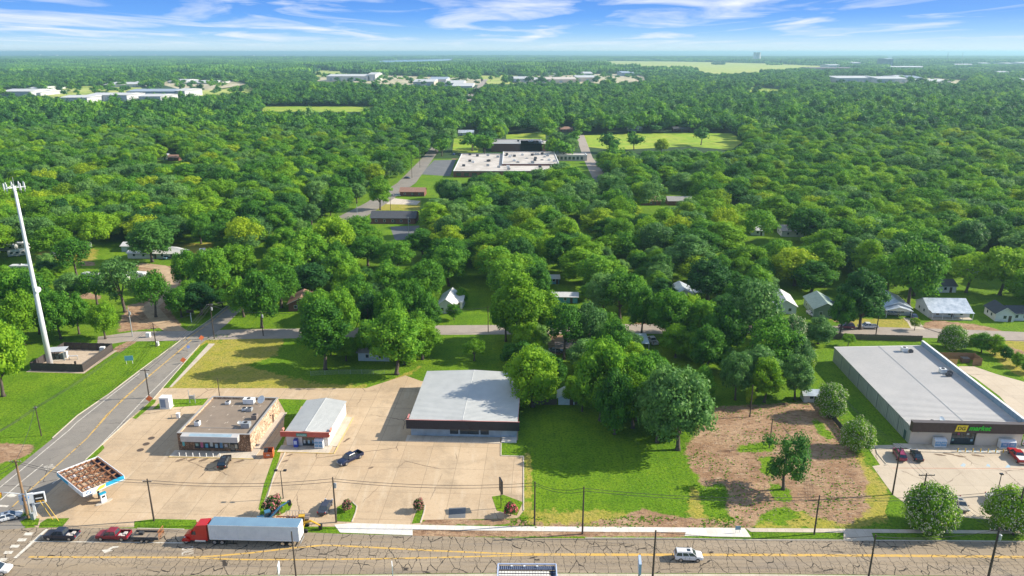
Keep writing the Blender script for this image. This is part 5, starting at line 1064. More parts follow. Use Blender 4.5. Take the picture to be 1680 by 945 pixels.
# --- price sign
def price_sign():
    p = z('O', 275, 492); t = thing('price_sign', 'white station price sign with blue swirl and dark price panel at the road corner', 'sign', (p.x, p.y, 0), .35)
    W = mat('sign_white', (.76, .78, .8), .4); bx('support', W, t, -.25, .15, -.12, .12, 0, 3.0); bx('support', mat('sign_support', (.6, .6, .6), .4), t, -1.75, -1.6, -.1, .1, 0, 3.0)
    bx('logo_panel', W, t, -2.1, .15, -.22, .22, 3.0, 5.0); f = bx('price_panel', W, t, .152, 2.1, -.22, .22, 2.7, 4.9); q = bx('price_board', BLACK, f, .35, 1.95, -.25, -.222, 2.95, 4.7); bx('digit_strip', W, q, .55, 1.7, -.27, -.252, 3.75, 3.95); bx('amber_strip', mat('amber', (.5, .25, .04), .5), q, .5, 1.8, -.27, -.252, 3.05, 3.35)
    mb = MB(); cx, cz = -1.0, 4.1
    for s in (0, 1):
        pts = [(cx+.6*math.cos(a)*(1-s*.4), -.26, cz+.55*math.sin(a)*(1-s*.5)) for a in [math.pi*(.1+s)+i*math.pi*1.2/8 for i in range(9)]]; mb.tube(pts, [.03+.09*math.sin(math.pi*i/8) for i in range(9)], 6)
    mb.build('logo', mat('logo_blue', (.03, .2, .5)), t)
    bs = thing('planter_bush', 'small dark shrub under the price sign', 'bush', (p.x-1.2, p.y-.3, 0)); cm, cs = crown_mesh('planter', 77, rx=.8, rz=.7, cz=.8, lobes=9, lr=(.35, .5), leaves=900, ls=.2); link('crown', cm, bs)
price_sign()
def dumpster():
    p = z('B', 160, 190); t = thing('dumpster', 'orange steel dumpster beside the stone store corner', 'dumpster', (p.x, p.y, 0), .12); O = mat('orange_steel', (.55, .13, .03), .6, 0, (.42, .09, .03), 2)
    mb = MB(); mb.box(-1, 1, -.8, -.72, .1, 1.4).box(-1, 1, .72, .8, .1, 1.9).box(-1, -.92, -.718, .718, .1, 1.5).box(.92, 1, -.718, .718, .1, 1.9).box(-.918, .918, -.718, .718, .1, .2); mb.build('body', O, t); MB().hexa([(-.9, -.7, 1.42), (-.1, -.7, 1.42), (-.1, .7, 1.85), (-.9, .7, 1.85)], [(-.9, -.7, 1.46), (-.1, -.7, 1.46), (-.1, .7, 1.9), (-.9, .7, 1.9)]).build('lid', BLACK, t)
    MB().box(-.8, -.6, -.9, -.802, .5, .9).box(.6, .8, -.9, -.802, .5, .9).build('fork_pocket', O, t); text('lettering', 'BIB', WHITE, t, (0, -.82, .65), (math.pi/2, 0, 0), .5, .005, align='CENTER')
    for s in (-.85, .85): MB().tube([(s, -.6, .08), (s+.06, -.6, .08)], .08, 8).build('wheel', RUBBER, t)
dumpster()
# ================================================================= VEHICLES
LAMP = mat('headlamp', (.75, .76, .78), .15, 0, spec=.9); TAIL = mat('tail_lamp', (.4, .01, .01), .3)
_wh = {}
def wheel_meshes(r, w):
    k = (r, w)
    if k not in _wh:
        a = MB(); a.loft([[(q*math.cos(j*math.pi/9), y, q*math.sin(j*math.pi/9)) for j in range(18)] for q, y in ((r*.9, -w/2), (r, -w/2+.04), (r, w/2-.04), (r*.9, w/2))])
        o = a.build('wheel', RUBBER); b = MB(); b.loft([[(r*.6*math.cos(j*math.pi/7), y, r*.6*math.sin(j*math.pi/7)) for j in range(14)] for y in (-w/2-.02, w/2+.02)]); q = b.build('rim', CHROME)
        _wh[k] = (o.data, q.data); bpy.data.objects.remove(o); bpy.data.objects.remove(q)
    return _wh[k]
def wheel(t, x, y, r, w=.26):
    a, b = wheel_meshes(r, w); o = link('wheel', a, t, (x, y, r)); link('rim', b, o); return o
def sec(x, zb, zt, hw, top=.9):
    m = (zb+zt)/2+.08; return [(x, -hw*.93, zb), (x, -hw, zb+.16), (x, -hw, m), (x, -hw*.98, zt-.07), (x, -hw*top, zt), (x, hw*top, zt), (x, hw*.98, zt-.07), (x, hw, m), (x, hw, zb+.16), (x, hw*.93, zb)]
def cabin(t, m, x0, x1, x2, x3, zb, zt, hw, body, name='cabin', split=1):
    """greenhouse from base x0..x3 to roof x1..x2 (x grows to the nose)"""
    hb, ht = hw*.93, hw*.76
    b = [(x0, -hb, zb), (x3, -hb, zb), (x3, hb, zb), (x0, hb, zb)]; q = [(x1, -ht, zt), (x2, -ht, zt), (x2, ht, zt), (x1, ht, zt)]
    mid = [tuple(b[i][k]*.05+q[i][k]*.95 for k in range(3)) for i in range(4)]; tp = [(v[0]+(.05 if i in (0, 3) else -.05), v[1]*.93, zt+.05) for i, v in enumerate(q)]
    MB().loft([b, mid, tp]).build(name, m, t)
    def pane(A, B, C_, D, nm):
        A, B, C_, D = map(Vector, (A, B, C_, D)); n = (B-A).cross(D-A).normalized(); c = (A+B+C_+D)/4
        if n.dot(c-Vector(((x0+x3)/2, 0, (zb+zt)/2))) < 0: n = -n
        e = [c+(v-c)*.86 for v in (A, B, C_, D)]; MB().hexa([v+n*.004 for v in e], [v+n*.016 for v in e]).build(nm, GLASS, t)
    pane(b[1], b[2], q[2], q[1], 'windscreen'); pane(b[3], b[0], q[0], q[3], 'rear_window')
    for s in (0, 1):
        B0, B1, Q0, Q1 = (b[0], b[1], q[0], q[1]) if s == 0 else (b[3], b[2], q[3], q[2])
        for k in range(split):
            l = lambda P, Q, f: tuple(P[i]+(Q[i]-P[i])*f for i in range(3))
            pane(l(B0, B1, k/split), l(B0, B1, (k+1)/split), l(Q0, Q1, (k+1)/split), l(Q0, Q1, k/split), 'side_window')
def car(kind, px, py, col, label, cat=None, head=None, rz=0.0, bedload=None, zz=0.045, roofm=None, group=None, at=None):
    p = at if at is not None else g(px, py)
    if head: q = g(*head); rz = math.atan2(q.y-p.y, q.x-p.x)
    nm = {'sedan': 'parked_car', 'suv': 'sport_utility_car', 'pickup': 'pickup_truck', 'hatch': 'parked_car', 'van': 'passenger_van'}[kind]
    t = thing(nm, label, cat or {'sedan': 'car', 'suv': 'car', 'hatch': 'car', 'pickup': 'pickup truck', 'van': 'van'}[kind], (p.x, p.y, zz), rz, group)
    m = paint('car_paint_%d_%d_%d' % tuple(int(c*255) for c in col), col)
    if kind == 'pickup':
        L_, hw, r = 5.9, 1.0, .42; zb, zs = .42, 1.15
        MB().loft([sec(-.9, zb, zs, hw), sec(1.2, zb, zs, hw), sec(2.3, zb, zs-.03, hw*.99), sec(2.8, zb+.02, zs-.12, hw*.93), sec(2.95, zb+.1, zs-.35, hw*.85)]).build('body', m, t)
        b = MB(); b.box(-2.9, -.902, -hw, -hw+.1, zb, zs).box(-2.9, -.902, hw-.1, hw, zb, zs).box(-2.898, -.904, -hw+.102, hw-.102, zb, .62); b.build('bed', m, t)
        bx('tailgate', m, t, -2.96, -2.902, -hw+.02, hw-.02, zb+.1, zs); cabin(t, m, -.95, -.7, .75, 1.45, zs-.02, 1.82, hw, m, split=2)
        bx('bed_floor', BLACK, t, -2.88, -.92, -hw+.12, hw-.12, .622, .66)
        if bedload == 'cargo':
            mb = MB(); mb.box(-2.5, -1.9, -.5, .2, .67, 1.1).box(-1.8, -1.2, -.1, .6, .67, 1.0).box(-2.3, -1.5, .3, .7, .67, .95); o = mb.build('load', mat('pale_cargo', (.55, .5, .45), .7), None, (p.x, p.y, zz)); o.rotation_euler = (0, 0, rz); tag(o, 'pale boxes loaded in the bed of the %s' % label.split(' at ')[0].split(' first')[0][:40], 'load')
        if bedload == 'cover': bx('bed_cover', mat('white_bed_cover', (.7, .7, .68), .5), t, -2.8, -1.0, -hw+.15, hw-.15, zs-.1, zs+.03)
        ax = (-1.95, 1.85); ends = (2.95, -2.97); MB().box(-3.08, -2.97, -.9, .9, zb, zb+.2).box(2.9, 3.02, -.85, .85, zb, zb+.22).build('bumper', CHROME, t)
    elif kind in ('suv', 'van'):
        hw, r = .97, .38; zb, zs = .36, 1.12
        MB().loft([sec(-2.42, zb+.1, zs-.1, hw*.92), sec(-2.2, zb, zs, hw), sec(1.0, zb, zs, hw), sec(1.9, zb, zs-.05, hw*.97), sec(2.3, zb+.02, zs-.16, hw*.9), sec(2.42, zb+.12, zs-.4, hw*.8)]).build('body', m, t)
        cabin(t, m, -2.35, -2.1, .55, 1.3, zs-.02, 1.74, hw, m, split=3); ax = (-1.45, 1.45); ends = (2.40, -2.43)
        MB().box(-1.9, .3, -.66, -.62, 1.80, 1.85).box(-1.9, .3, .62, .66, 1.80, 1.85).build('roof_rail', BLACK, t); bx('sunroof', GLASS, t, -.35, .25, -.35, .35, 1.792, 1.80)
    else:
        hw, r = .9, .33; zb, zs = .28, .92
        MB().loft([sec(-2.35, zb+.1, zs-.06, hw*.88), sec(-2.0, zb, zs, hw*.98), sec(-.5, zb, zs, hw), sec(1.1, zb, zs-.02, hw), sec(1.9, zb, zs-.12, hw*.95), sec(2.25, zb+.05, zs-.24, hw*.84), sec(2.36, zb+.12, zs-.4, hw*.72)]).build('body', m, t)
        cabin(t, m, -1.75, -1.0, .45, 1.25, zs-.02, 1.38, hw, m, split=2); ax = (-1.4, 1.4); ends = (2.33, -2.36)
        if kind == 'sedan' and col[0] > .3: bx('sunroof', GLASS, t, -.5, .1, -.35, .35, 1.432, 1.44)
    for x in ax:
        for s in (-1, 1): wheel(t, x, s*(hw-.1), r)
    for s in (-1, 1):
        bx('headlight', LAMP, t, ends[0]-.12, ends[0]+.03, s*.68-.14, s*.68+.14, .66, .84); bx('tail_light', TAIL, t, ends[1]-.03, ends[1]+.06, s*.75-.1, s*.75+.1, .75, 1.0)
        bx('wing_mirror', BLACK, t, 1.0, 1.15, s*(hw+.02)-.0, s*(hw+.16), zs-.02, zs+.14) if s > 0 else bx('wing_mirror', BLACK, t, 1.0, 1.15, -hw-.16, -hw-.02, zs-.02, zs+.14)
    mb = MB()
    for s in (-1, 1): mb.box(-.02, .01, s*(hw+.001)-.004, s*(hw+.001)+.004, zb+.12, zs-.08).box(ax[0]+.75, ax[0]+.78, s*(hw+.001)-.004, s*(hw+.001)+.004, zb+.12, zs-.08)
    mb.build('door_gap', BLACK, t); return t
PI = math.pi; W3 = PI-.03
car('pickup', 102, 882.5, (.012, .018, .04), 'dark navy pickup first at the stop line, facing left', rz=W3, bedload='cargo')
car('pickup', 187, 883, (.22, .008, .02), 'dark red pickup on the road pulling the small utility trailer', rz=W3, bedload='cargo')
car('suv', 1129, 917, (.68, .68, .67), 'white sport utility car with sunroof driving right along the main road', rz=-.05)
car('suv', 369, 762, (.012, .012, .016), 'black estate car parked before the stone store', head=(378,745))
car('pickup', 575, 756, (.008, .015, .05), 'dark blue pickup parked alone on the wide concrete lot', head=(552,768))
car('sedan', 534, 836, (.035, .04, .06), 'dark grey sedan by the utility pole at the edge of the wide lot', head=(545,816))
car('suv', 1475, 750, (.25, .02, .06), 'dark crimson car parked in the market lot, left of the black one', head=(1468,737))
car('sedan', 1503, 751, (.012, .015, .02), 'black car parked in the market lot beside the crimson one', head=(1495,737))
car('pickup', 1668, 752, (.38, .008, .01), 'bright red pickup with white bed cover parked at the right of the market lot', head=(1655,738), bedload='cover')
car('sedan', 1575, 831, (.42, .38, .30), 'pale silver sedan between the two large flowering bushes in the market car park', head=(1586,847))
car('sedan', 1630, 826, (.7, .7, .7), 'white car half hidden behind the right flowering bush', head=(1640,840))
car('suv', 1686, 728, (.7, .7, .7), 'white car at the right corner of the market building, cut by the photo edge', head=(1690,712))
car('sedan', 14, 852, (.6, .62, .62), 'pale car crossing the junction at the left edge', head=(45,844))
car('suv', -6, 940, (.6, .6, .6), 'white car at the lower left corner, cut by the photo edge', head=(30,938))
car('pickup', 1423, 538.5, (.65, .66, .68), 'white pickup parked on the side street opposite the market back fence', rz=PI-.06)
car('suv', 1388, 539, (.16, .02, .06), 'dark red car parked on the side street left of the white pickup', rz=PI-.06)
car('sedan', 1331, 517, (.6, .6, .62), 'white car beside the green cottage', head=(1338,522))
car('sedan', 1499, 522, (.06, .08, .16), 'dark blue-grey car on the drive beside the porch house', head=(1494,515))
car('suv', 1465, 517, (.45, .45, .47), 'grey car under the porch of the white house', head=(1475,518))
car('sedan', 651, 322, (.6, .6, .6), 'white car before the brown roofed house by the school road', head=(656,322))
car('sedan', 660, 280, (.6, .6, .62), 'white car driving on the road near the school', head=(668,272))
car('sedan', 668, 293, (.08, .1, .14), 'dark car turning off the road near the school', head=(676,293))
car('pickup', 1070, 562, (.5, .52, .54), 'white truck parked by the white carport among the trees', head=(1064,556))
car('sedan', 912, 578, (.18, .2, .26), 'car under the dark carport behind the warehouse', rz=0)
car('sedan', 948, 577, (.10, .02, .03), 'dark red car half under the dark carport', rz=0)
for k, (px, py, cc, lb) in enumerate([(275,424,(.12,.25,.33),'teal car parked at the end of the pale trailer home'),(283,423,(.05,.07,.12),'dark car beside the teal one at the trailer home'),(90,418,(.4,.42,.45),'grey car parked on the trailer park grass'),(98,420,(.55,.56,.58),'white car parked on the trailer park grass'),(745,254,(.05,.1,.25),'blue car behind the school parking lot'),(756,255,(.1,.1,.12),'dark car behind the school parking lot')]): car('sedan', px, py, cc, lb, rz=PI*.45)
def semi():
    p = g(492, 897.5); f = g(301, 893); rz = math.atan2(f.y-p.y, f.x-p.x); L_ = (f-p).length; p.z = .045; rz += 0
    n = Vector((-math.sin(rz), math.cos(rz), 0)); c = p-n*1.25*(1)
    if n.y < 0: c = p+n*-1.25
    c = p+Vector((0.03, 1, 0))*1.25
    RD = paint('truck_red', (.50, .008, .006)); t = thing('semi_truck', 'red semi truck cab pulling the long white trailer', 'truck', (c.x, c.y, .045), rz)
    tr = thing('box_trailer', 'long white box trailer behind the red truck cab', 'trailer', (c.x, c.y, .045), rz)
    TW = mat('trailer_white', (.66, .68, .70), .45, .05, (.56, .59, .62), .8); TB = mat('trailer_roof', (.16, .27, .36), .5, 0, (.13, .22, .31), .3); TL = 16.1
    mb = MB().box(0, TL, -1.28, 1.28, 1.15, 4.05); mb.build('box', TW, tr); bx('roof', TB, tr, .05, TL-.05, -1.24, 1.24, 4.052, 4.085)
    mb = MB()
    for k in range(27):
        for s in (-1, 1): mb.box(.3+k*.59, .33+k*.59, s*1.296-.014, s*1.296+.014, 1.3, 3.95)
    mb.build('side_rib', TW, tr); mb = MB()
    for s in (-1, 1): mb.box(.02, TL-.02, s*1.296-.012, s*1.296+.012, 3.955, 4.1).box(.02, TL-.02, s*1.296-.012, s*1.296+.012, 1.12, 1.28)
    mb.build('edge_rail', WHITE, tr)
    for s in (0, 1): bx('rear_door', WHITE, tr, -.06, -.002, -1.24+s*1.25, -.02+s*1.25, 1.2, 3.98)
    MB().tube([(-.1, -.5, 1.3), (-.1, -.5, 3.9)], .03, 5).tube([(-.1, .5, 1.3), (-.1, .5, 3.9)], .03, 5).build('door_bar', STEEL, tr)
    MB().box(.3, TL-.3, -.5, -.35, .9, 1.148).box(.3, TL-.3, .35, .5, .9, 1.148).box(.6, 4.2, -.7, .7, .75, .898).build('chassis', BLACK, tr)
    for x in (1.7, 3.05):
        for s in (-1, 1): wheel(tr, x, s*1.02, .52, .5)
    MB().box(12.0, 12.1, -.9, -.8, .1, 1.14).box(12.0, 12.1, .8, .9, .1, 1.14).build('landing_leg', BLACK, tr); MB().box(-.15, -.05, -1.1, 1.1, .5, .62).box(-.12, -.06, -.8, -.7, .62, 1.2).box(-.12, -.06, .7, .8, .62, 1.2).build('bumper', STEEL, tr)
    x0 = TL-1.1; N_ = L_-.1
    MB().box(x0-1.5, N_-.5, -.45, -.3, .75, 1.0).box(x0-1.5, N_-.5, .3, .45, .75, 1.0).build('chassis', BLACK, t)
    s0 = TL+.45   # sleeper, cab, hood
    MB().loft([[(x, -w, .75), (x, -w, h*.8), (x, -w*.9, h), (x, w*.9, h), (x, w, h*.8), (x, w, .75)] for x, w, h in ((s0, 1.2, 3.95), (s0+1.9, 1.2, 3.75), (s0+2.6, 1.16, 2.95), (s0+3.0, 1.12, 2.6), (s0+3.35, 1.02, 2.05), (N_-.5, .88, 1.75), (N_, .78, 1.45))]).build('cab', RD, t)
    for s in (-1, 1):
        MB().hexa([(s0+2.0, s*1.19, 1.95), (s0+2.9, s*1.13, 1.95), (s0+2.9, s*1.15, 1.95), (s0+2.0, s*1.21, 1.95)], [(s0+2.05, s*1.19, 2.75), (s0+2.6, s*1.13, 2.6), (s0+2.6, s*1.17, 2.6), (s0+2.05, s*1.21, 2.75)]).build('side_window', GLASS, t)
        MB().loft([[(s0+4.0+.75*math.cos(a), y, .55+.7*math.sin(a)) for a in [j*PI/8 for j in range(9)]] for y in (s*1.0, s*1.22)]).build('wheel_arch', RD, t)
        MB().tube([(s0-.25, s*.95, .9), (s0-.25, s*.95, 4.0)], .09, 8).build('exhaust', CHROME, t); MB().tube([(s0+.4, s*1.0, .65), (s0+2.3, s*1.0, .65)], .3, 10).build('fuel_tank', CHROME, t)
        wheel(t, s0+4.0, s*1.0, .5, .32); bx('headlight', LAMP, t, N_-.35, N_-.02, s*.82-.12, s*.82+.12, .95, 1.25); bx('wing_mirror', RD, t, s0+2.75, s0+2.9, min(s*1.2, s*1.45), max(s*1.2, s*1.45), 2.1, 2.8)
        for x in (x0-1.0, x0+.35): wheel(t, x, s*.98, .5, .5)
    MB().hexa([(s0+2.63, -.98, 2.80), (s0+3.2, -.9, 2.2), (s0+3.2, .9, 2.2), (s0+2.63, .98, 2.80)], [(s0+2.68, -.98, 2.93), (s0+3.26, -.9, 2.32), (s0+3.26, .9, 2.32), (s0+2.68, .98, 2.93)]).build('windscreen', GLASS, t); bx('bumper', CHROME, t, N_-.15, N_+.12, -1.0, 1.0, .35, .8); bx('grille', BLACK, t, N_-.02, N_+.03, -.5, .5, .85, 1.4)
    bx('door_lettering_panel', mat('pale_marking', (.6, .6, .6), .5), t, s0+1.1, s0+1.9, -1.215, -1.203, 1.35, 1.6)
semi()
def util_trailer():
    p = g(240, 887.5); rz = W3; t = thing('utility_trailer', 'small open utility trailer with a raised orange ramp behind the red pickup', 'trailer', (p.x, p.y+.6, .045), rz)
    DK = mat('trailer_deck', (.33, .26, .19), .8); FR = mat('trailer_frame', (.06, .06, .065), .6); OR = mat('rust_orange', (.42, .16, .06), .7)
    for k in range(8): bx('deck_plank', DK, t, -2.4, 2.4, -.98+k*.245, -.98+k*.245+.225, .60, .66)
    MB().box(-2.5, 2.5, -1.06, -1.0, .5, 1.05).box(-2.5, 2.5, 1.0, 1.06, .5, 1.05).box(2.44, 2.5, -.998, .998, .5, 1.05).tube([(2.5, -.6, .55), (3.9, 0, .5)], .06, 5).tube([(2.5, .6, .55), (3.9, 0, .5)], .06, 5).build('frame', FR, t)
    mb = MB()
    for k in range(6): mb.box(-2.62, -2.56, -.95+k*.36, -.88+k*.36, .5, 2.1)
    mb.box(-2.63, -2.55, -1, 1, 2.1, 2.18).box(-2.63, -2.55, -1, 1, 1.2, 1.27); mb.build('ramp', OR, t)
    for x in (-.45, .45):
        for s in (-1, 1): wheel(t, x, s*1.2, .34, .22)
    q = MB(); q.box(-.4, .4, -.3, .3, 0, .5); o = q.build('machine', mat('dark_machine', (.05, .05, .05), .6), None, (p.x-1.2, p.y+1.0, .71)); tag(o, 'small dark machine carried on the open utility trailer', 'machine')
util_trailer()
# ----- road works plant
def excavator(p, rz, col, label, boom=((0.6, 0, 1.6), (2.4, 0, 3.6), (4.2, 0, 2.6)), name='excavator'):
    t = thing(name, label, 'excavator', p, rz); m = paint('plant_%d_%d' % (int(col[0]*255), int(col[2]*255)), col, .45)
    for s in (-1, 1): MB().loft([[(x, y, zz) for x, zz in ((-1.6, .15), (-1.3, 0), (1.3, 0), (1.6, .15), (1.6, .45), (1.3, .62), (-1.3, .62), (-1.6, .45))] for y in (s*.75, s*1.2)]).build('track', RUBBER, t)
    b = MB().box(-1.5, .9, -1.05, 1.05, .75, 1.3).hexa([(-1.6, -1.0, 1.302), (-.2, -1.0, 1.302), (-.2, 1.0, 1.302), (-1.6, 1.0, 1.302)], [(-1.5, -.9, 1.95), (-.3, -.9, 1.95), (-.3, .9, 1.95), (-1.5, .9, 1.95)]).build('body', m, t); MB().tube([(0, 0, .5), (0, 0, .748)], .5, 10).build('turntable', BLACK, t)
    c = MB().box(-.1, .95, .1, 1.0, 1.302, 2.7).build('cab', m, t); MB().box(-.02, .87, .05, 1.04, 1.75, 2.5).build('cab_window', GLASS, c); bx('cab_window', GLASS, c, .952, .97, .2, .9, 1.5, 2.5)
    MB().tube([Vector(q)+Vector((0, -.35, 0)) for q in boom[:2]], [.22, .2], 6).build('boom', m, t); MB().tube([Vector(q)+Vector((0, -.35, 0)) for q in boom[1:]], [.18, .13], 6).build('arm', m, t)
    e = Vector(boom[-1])+Vector((0, -.35, 0)); MB().loft([[(e.x-.3, y, e.z), (e.x+.35, y, e.z+.1), (e.x+.3, y, e.z-.7), (e.x-.2, y, e.z-.8)] for y in (e.y-.4, e.y+.4)]).build('bucket', BLACK, t); return t
excavator(g(438, 862), .5, (.05, .17, .28), 'blue excavator parked on the kerb behind the trailer, boom raised', boom=((0.6, 0, 1.6), (2.6, 0, 3.4), (4.3, 0, 4.0)))
excavator(g(492, 869), .1, (.62, .36, .02), 'yellow excavator resting at the end of the new white pavement', boom=((0.6, 0, 1.5), (2.2, 0, 2.0), (3.8, 0, .9)))
def flatload():
    p = g(478, 858); t = thing('equipment_trailer', 'orange steel frame trailer loaded with scaffolding next to the blue excavator', 'trailer', (p.x, p.y, .05), 0); O = mat('orange_frame', (.6, .2, .07), .6, 0, (.4, .13, .06), 1.5)
    mb = MB().box(-3, 3, -1, -.9, .6, .8).box(-3, 3, .9, 1, .6, .8)
    for k in range(10): mb.box(-2.9+k*.63, -2.8+k*.63, -.898, .898, .6, .75)
    mb.build('frame', O, t); mb = MB()
    for k in range(7): mb.tube([(-1+k*.55, -.9, .8), (-1+k*.55, -.9, 2.0)], .04, 5).tube([(-1+k*.55, .9, .8), (-1+k*.55, .9, 2.0)], .04, 5).tube([(-1+k*.55, -.9, 2.0), (-1+k*.55, .9, 2.0)], .04, 5)
    mb.tube([(-1, -.9, 2), (2.3, -.9, 2)], .04, 5).tube([(-1, .9, 2), (2.3, .9, 2)], .04, 5).tube([(-1, -.9, 1.4), (2.3, -.9, 1.4)], .04, 5); mb.build('rack', mat('grey_rack', (.35, .32, .3), .6), t)
    for x in (-.9, .1):
        for s in (-1, 1): wheel(t, x, s*1.15, .38, .25)
    q = g(500, 862); h = thing('steel_hopper', 'grey steel hopper standing just behind the white trailer doors', 'hopper', (q.x, q.y, 0), .1); G_ = mat('brown_grey_steel', (.24, .2, .17), .7); MB().hexa([(-.5, -.5, .5), (.5, -.5, .5), (.5, .5, .5), (-.5, .5, .5)], [(-1.1, -.9, 2.0), (1.1, -.9, 2.0), (1.1, .9, 2.0), (-1.1, .9, 2.0)]).build('bin', G_, h); MB().box(-.5, -.4, -.5, -.4, 0, .498).box(.4, .5, -.5, -.4, 0, .498).box(-.5, -.4, .4, .5, 0, .498).box(.4, .5, .4, .5, 0, .498).build('leg', BLACK, h)
flatload()
# ================================================================= POLES AND WIRES
TOPS = {}
def pole(key, px, py, top, label, m=None, r=.15, arms=(), extras=(), name='utility_pole', cat='utility pole', h=None, at=None, arm_rz=0.0):
    if at is not None: p = at; hh = h
    else: p = g(px, py); hh = h or zat(px, py, top)
    m = m or POLE; t = thing(name, label, cat, (p.x, p.y, 0), arm_rz); MB().tube([(0, 0, -.05), (0, 0, hh*.5), (0, 0, hh)], [r*1.15, r, r*.75], 8).build('shaft', m, t)
    for z_, w in arms:
        o = MB().box(-w/2, w/2, -.2, -.08, hh+z_-.07, hh+z_+.07).build('crossarm', m, t); mb = MB()
        for k in (-.95, -.5, .5, .95): mb.tube([(k*w/2, -.14, hh+z_+.07), (k*w/2, -.14, hh+z_+.28)], .05, 6)
        mb.build('insulator', mat('insulator', (.35, .36, .38), .3), o)
    for e in extras:
        if e == 'trafo': MB().tube([(.35, 0, hh-2.2), (.35, 0, hh-2.15), (.35, 0, hh-1.3), (.35, 0, hh-1.2)], [.2, .27, .27, .15], 10).build('transformer', STEEL, t)
        if e == 'arm': MB().tube([(0, -.05, hh-1.4), (1.0, -.05, hh-1.0), (2.0, -.05, hh-.9)], .05, 6).build('lamp_arm', STEEL, t); bx('lamp_head', STEEL, t, 1.9, 2.5, -.15, .05, hh-1.0, hh-.85)
    TOPS[key] = (p, hh); return t
def south(px, py, hh): return g(px, py, hh)
pole('a', 877, 861.5, 790, 'dark utility pole at the right edge of the concrete lot, nearest the black sign')
pole('b', 955.5, 876, 798.6, 'slightly leaning dark pole on the white pavement before the green field')
pole('c', 1335.6, 876.8, 812.6, 'dark pole on the verge before the dirt lot')
pole('d', 1464, 811.3, 734, 'dark utility pole at the left corner of the market car park', arms=((-.15, 2.6),))
pole('e', 1661.7, 878, 800, 'dark pole rising behind the flowering bush at the right edge', r=.17)
pole('f', 1504, 862, 776.7, 'pole with crossarm rising behind the central flowering bush', arms=((-.3, 2.9),))
pole('g', 551.7, 857, 783, 'utility pole with transformer beside the grass island', extras=('trafo',))
pole('h', 252.8, 854.3, 785.6, 'utility pole on the grass verge before the stone store lot', arms=((-.5, 1.6),))
pole('i', 46.7, 850, 754, 'tall pale utility pole at the road corner by the traffic signal', m=mat('tan_pole_wood', (.27, .17, .09), .85, 0, (.2, .12, .06), 1), r=.22, arms=((-.4, 2.2),))
pole('j', 68, 715, 665, 'slim pole on the big lawn near the road', r=.12, arms=((-.6, 0.8),))
pole('k', 245, 652.7, 605.7, 'utility pole with transformers beside the side road', extras=('trafo',), arms=((-.3, 2.4),))
pole('l', 256.5, 569, 529.5, 'dark pole on the lawn by the crossing, beyond the mast compound', arms=((-1.8, 1.6),))
pole('m', 217.6, 552, 505, 'pale grey pole beside the gravel entrance', m=mat('pale_grey_pole', (.33, .34, .34), .6), extras=('trafo',))
pole('n', 351.7, 556, 498, 'tall dark pole at the far side of the crossing', arms=((-.4, 1.8),), extras=('trafo',))
pole('o', 360.6, 652.7, 621, 'thin dark pole behind the stone store roof', r=.1)
pole('p', 432, 551, 510, 'pole by the side street in front of the brown roofed house', r=.13, extras=('trafo',))
pole('q', 801, 545, 502, 'thin pole by the side street left of the tall yellow-green tree', r=.12)
pole('r', 1437, 548.7, 500, 'dark pole behind the board fence opposite the porch house', r=.15)
pole('s', 1262, 735, 687, 'thin dark pole standing in the middle of the dirt lot', r=.12)
pole('t', 1230, 684, 632, 'pole wrapped in vines at the back of the dirt lot', r=.15)
pole('u', 606, 560, 505, 'dark pole rising beside the blue-grey house', r=.13)
for k, px, py, top, lb in (('v',676,292,243,'pole right of the road near the school'),('w',689,275,235,'pole further along the road near the school'),('x',556,374,352,'pole left of the road below the black roofed building'),('y',587,365,335,'pale pole right of the road by the black roofed building'),('z',671,391,356,'pale pole in the lot before the black roofed building'),('x2',586,348,328,'dark pole at the bend above the black roofed building'),('x3',641,345,325,'thin pole on the lawn by the brown roofed house')):
    pole(k, px, py, top, lb, r=.12, m=STEEL if 'pale' in lb else None)
pole('A', 0, 0, 0, 'dark pole with a lamp rising from the lower edge right of the billboard', at=south(1076, 870, 10.5), h=10.5, r=.17)
pole('B', 0, 0, 0, 'dark pole rising from the lower edge left of the crossarm pole at right', at=south(1437, 877, 10.0), h=10.0, r=.15)
pole('C', 0, 0, 0, 'tall pole at lower right carrying a long bracket of wires', at=south(1640, 866, 11.5), h=11.5, r=.19, arms=((-.4, 3.0),), extras=('trafo',), arm_rz=-.1)
pole('D', 0, 0, 0, 'dark pole crossing the rear end of the white trailer', at=south(478, 872, 9.0), h=9.0, r=.13)
def wire(keys, n=10, sag=.9, off=((0, 0),), r=.045, label='power line', name='power_line', grp=None):
    mb = MB()
    for dx, dz in off:
        for a, b in zip(keys, keys[1:]):
            A = Vector((TOPS[a][0].x+dx, TOPS[a][0].y, TOPS[a][1]+dz)) if isinstance(a, str) else Vector(a); B = Vector((TOPS[b][0].x+dx, TOPS[b][0].y, TOPS[b][1]+dz)) if isinstance(b, str) else Vector(b)
            mb.tube([A.lerp(B, i/n)-Vector((0, 0, sag*4*(i/n)*(1-i/n))) for i in range(n+1)], r, 4, cap=False)
    o = mb.build(name, mat('cable', (.03, .03, .034), .6)); tag(o, label, 'power line', grp); return o
far_l = g(-200, 840, 9); far_r = g(1860, 885, 9)
wire([tuple(g(-200, 860, 9)), 'i', 'h', 'g', 'a', 'b', 'c', 'e', tuple(far_r)], off=((0, -.3), (.5, -.9)), label='pair of cables running along the near edge of the lots beside the main road')
wire(['i', 'j'], off=((0, -.3),), label='single cable from the tall corner pole to the slim lawn pole')
wire([tuple(g(-120, 760, 8)), 'j', 'l'], off=((-.3, -.6), (.3, -.6)), sag=1.2, label='pair of cables crossing the big lawn beside the side road')
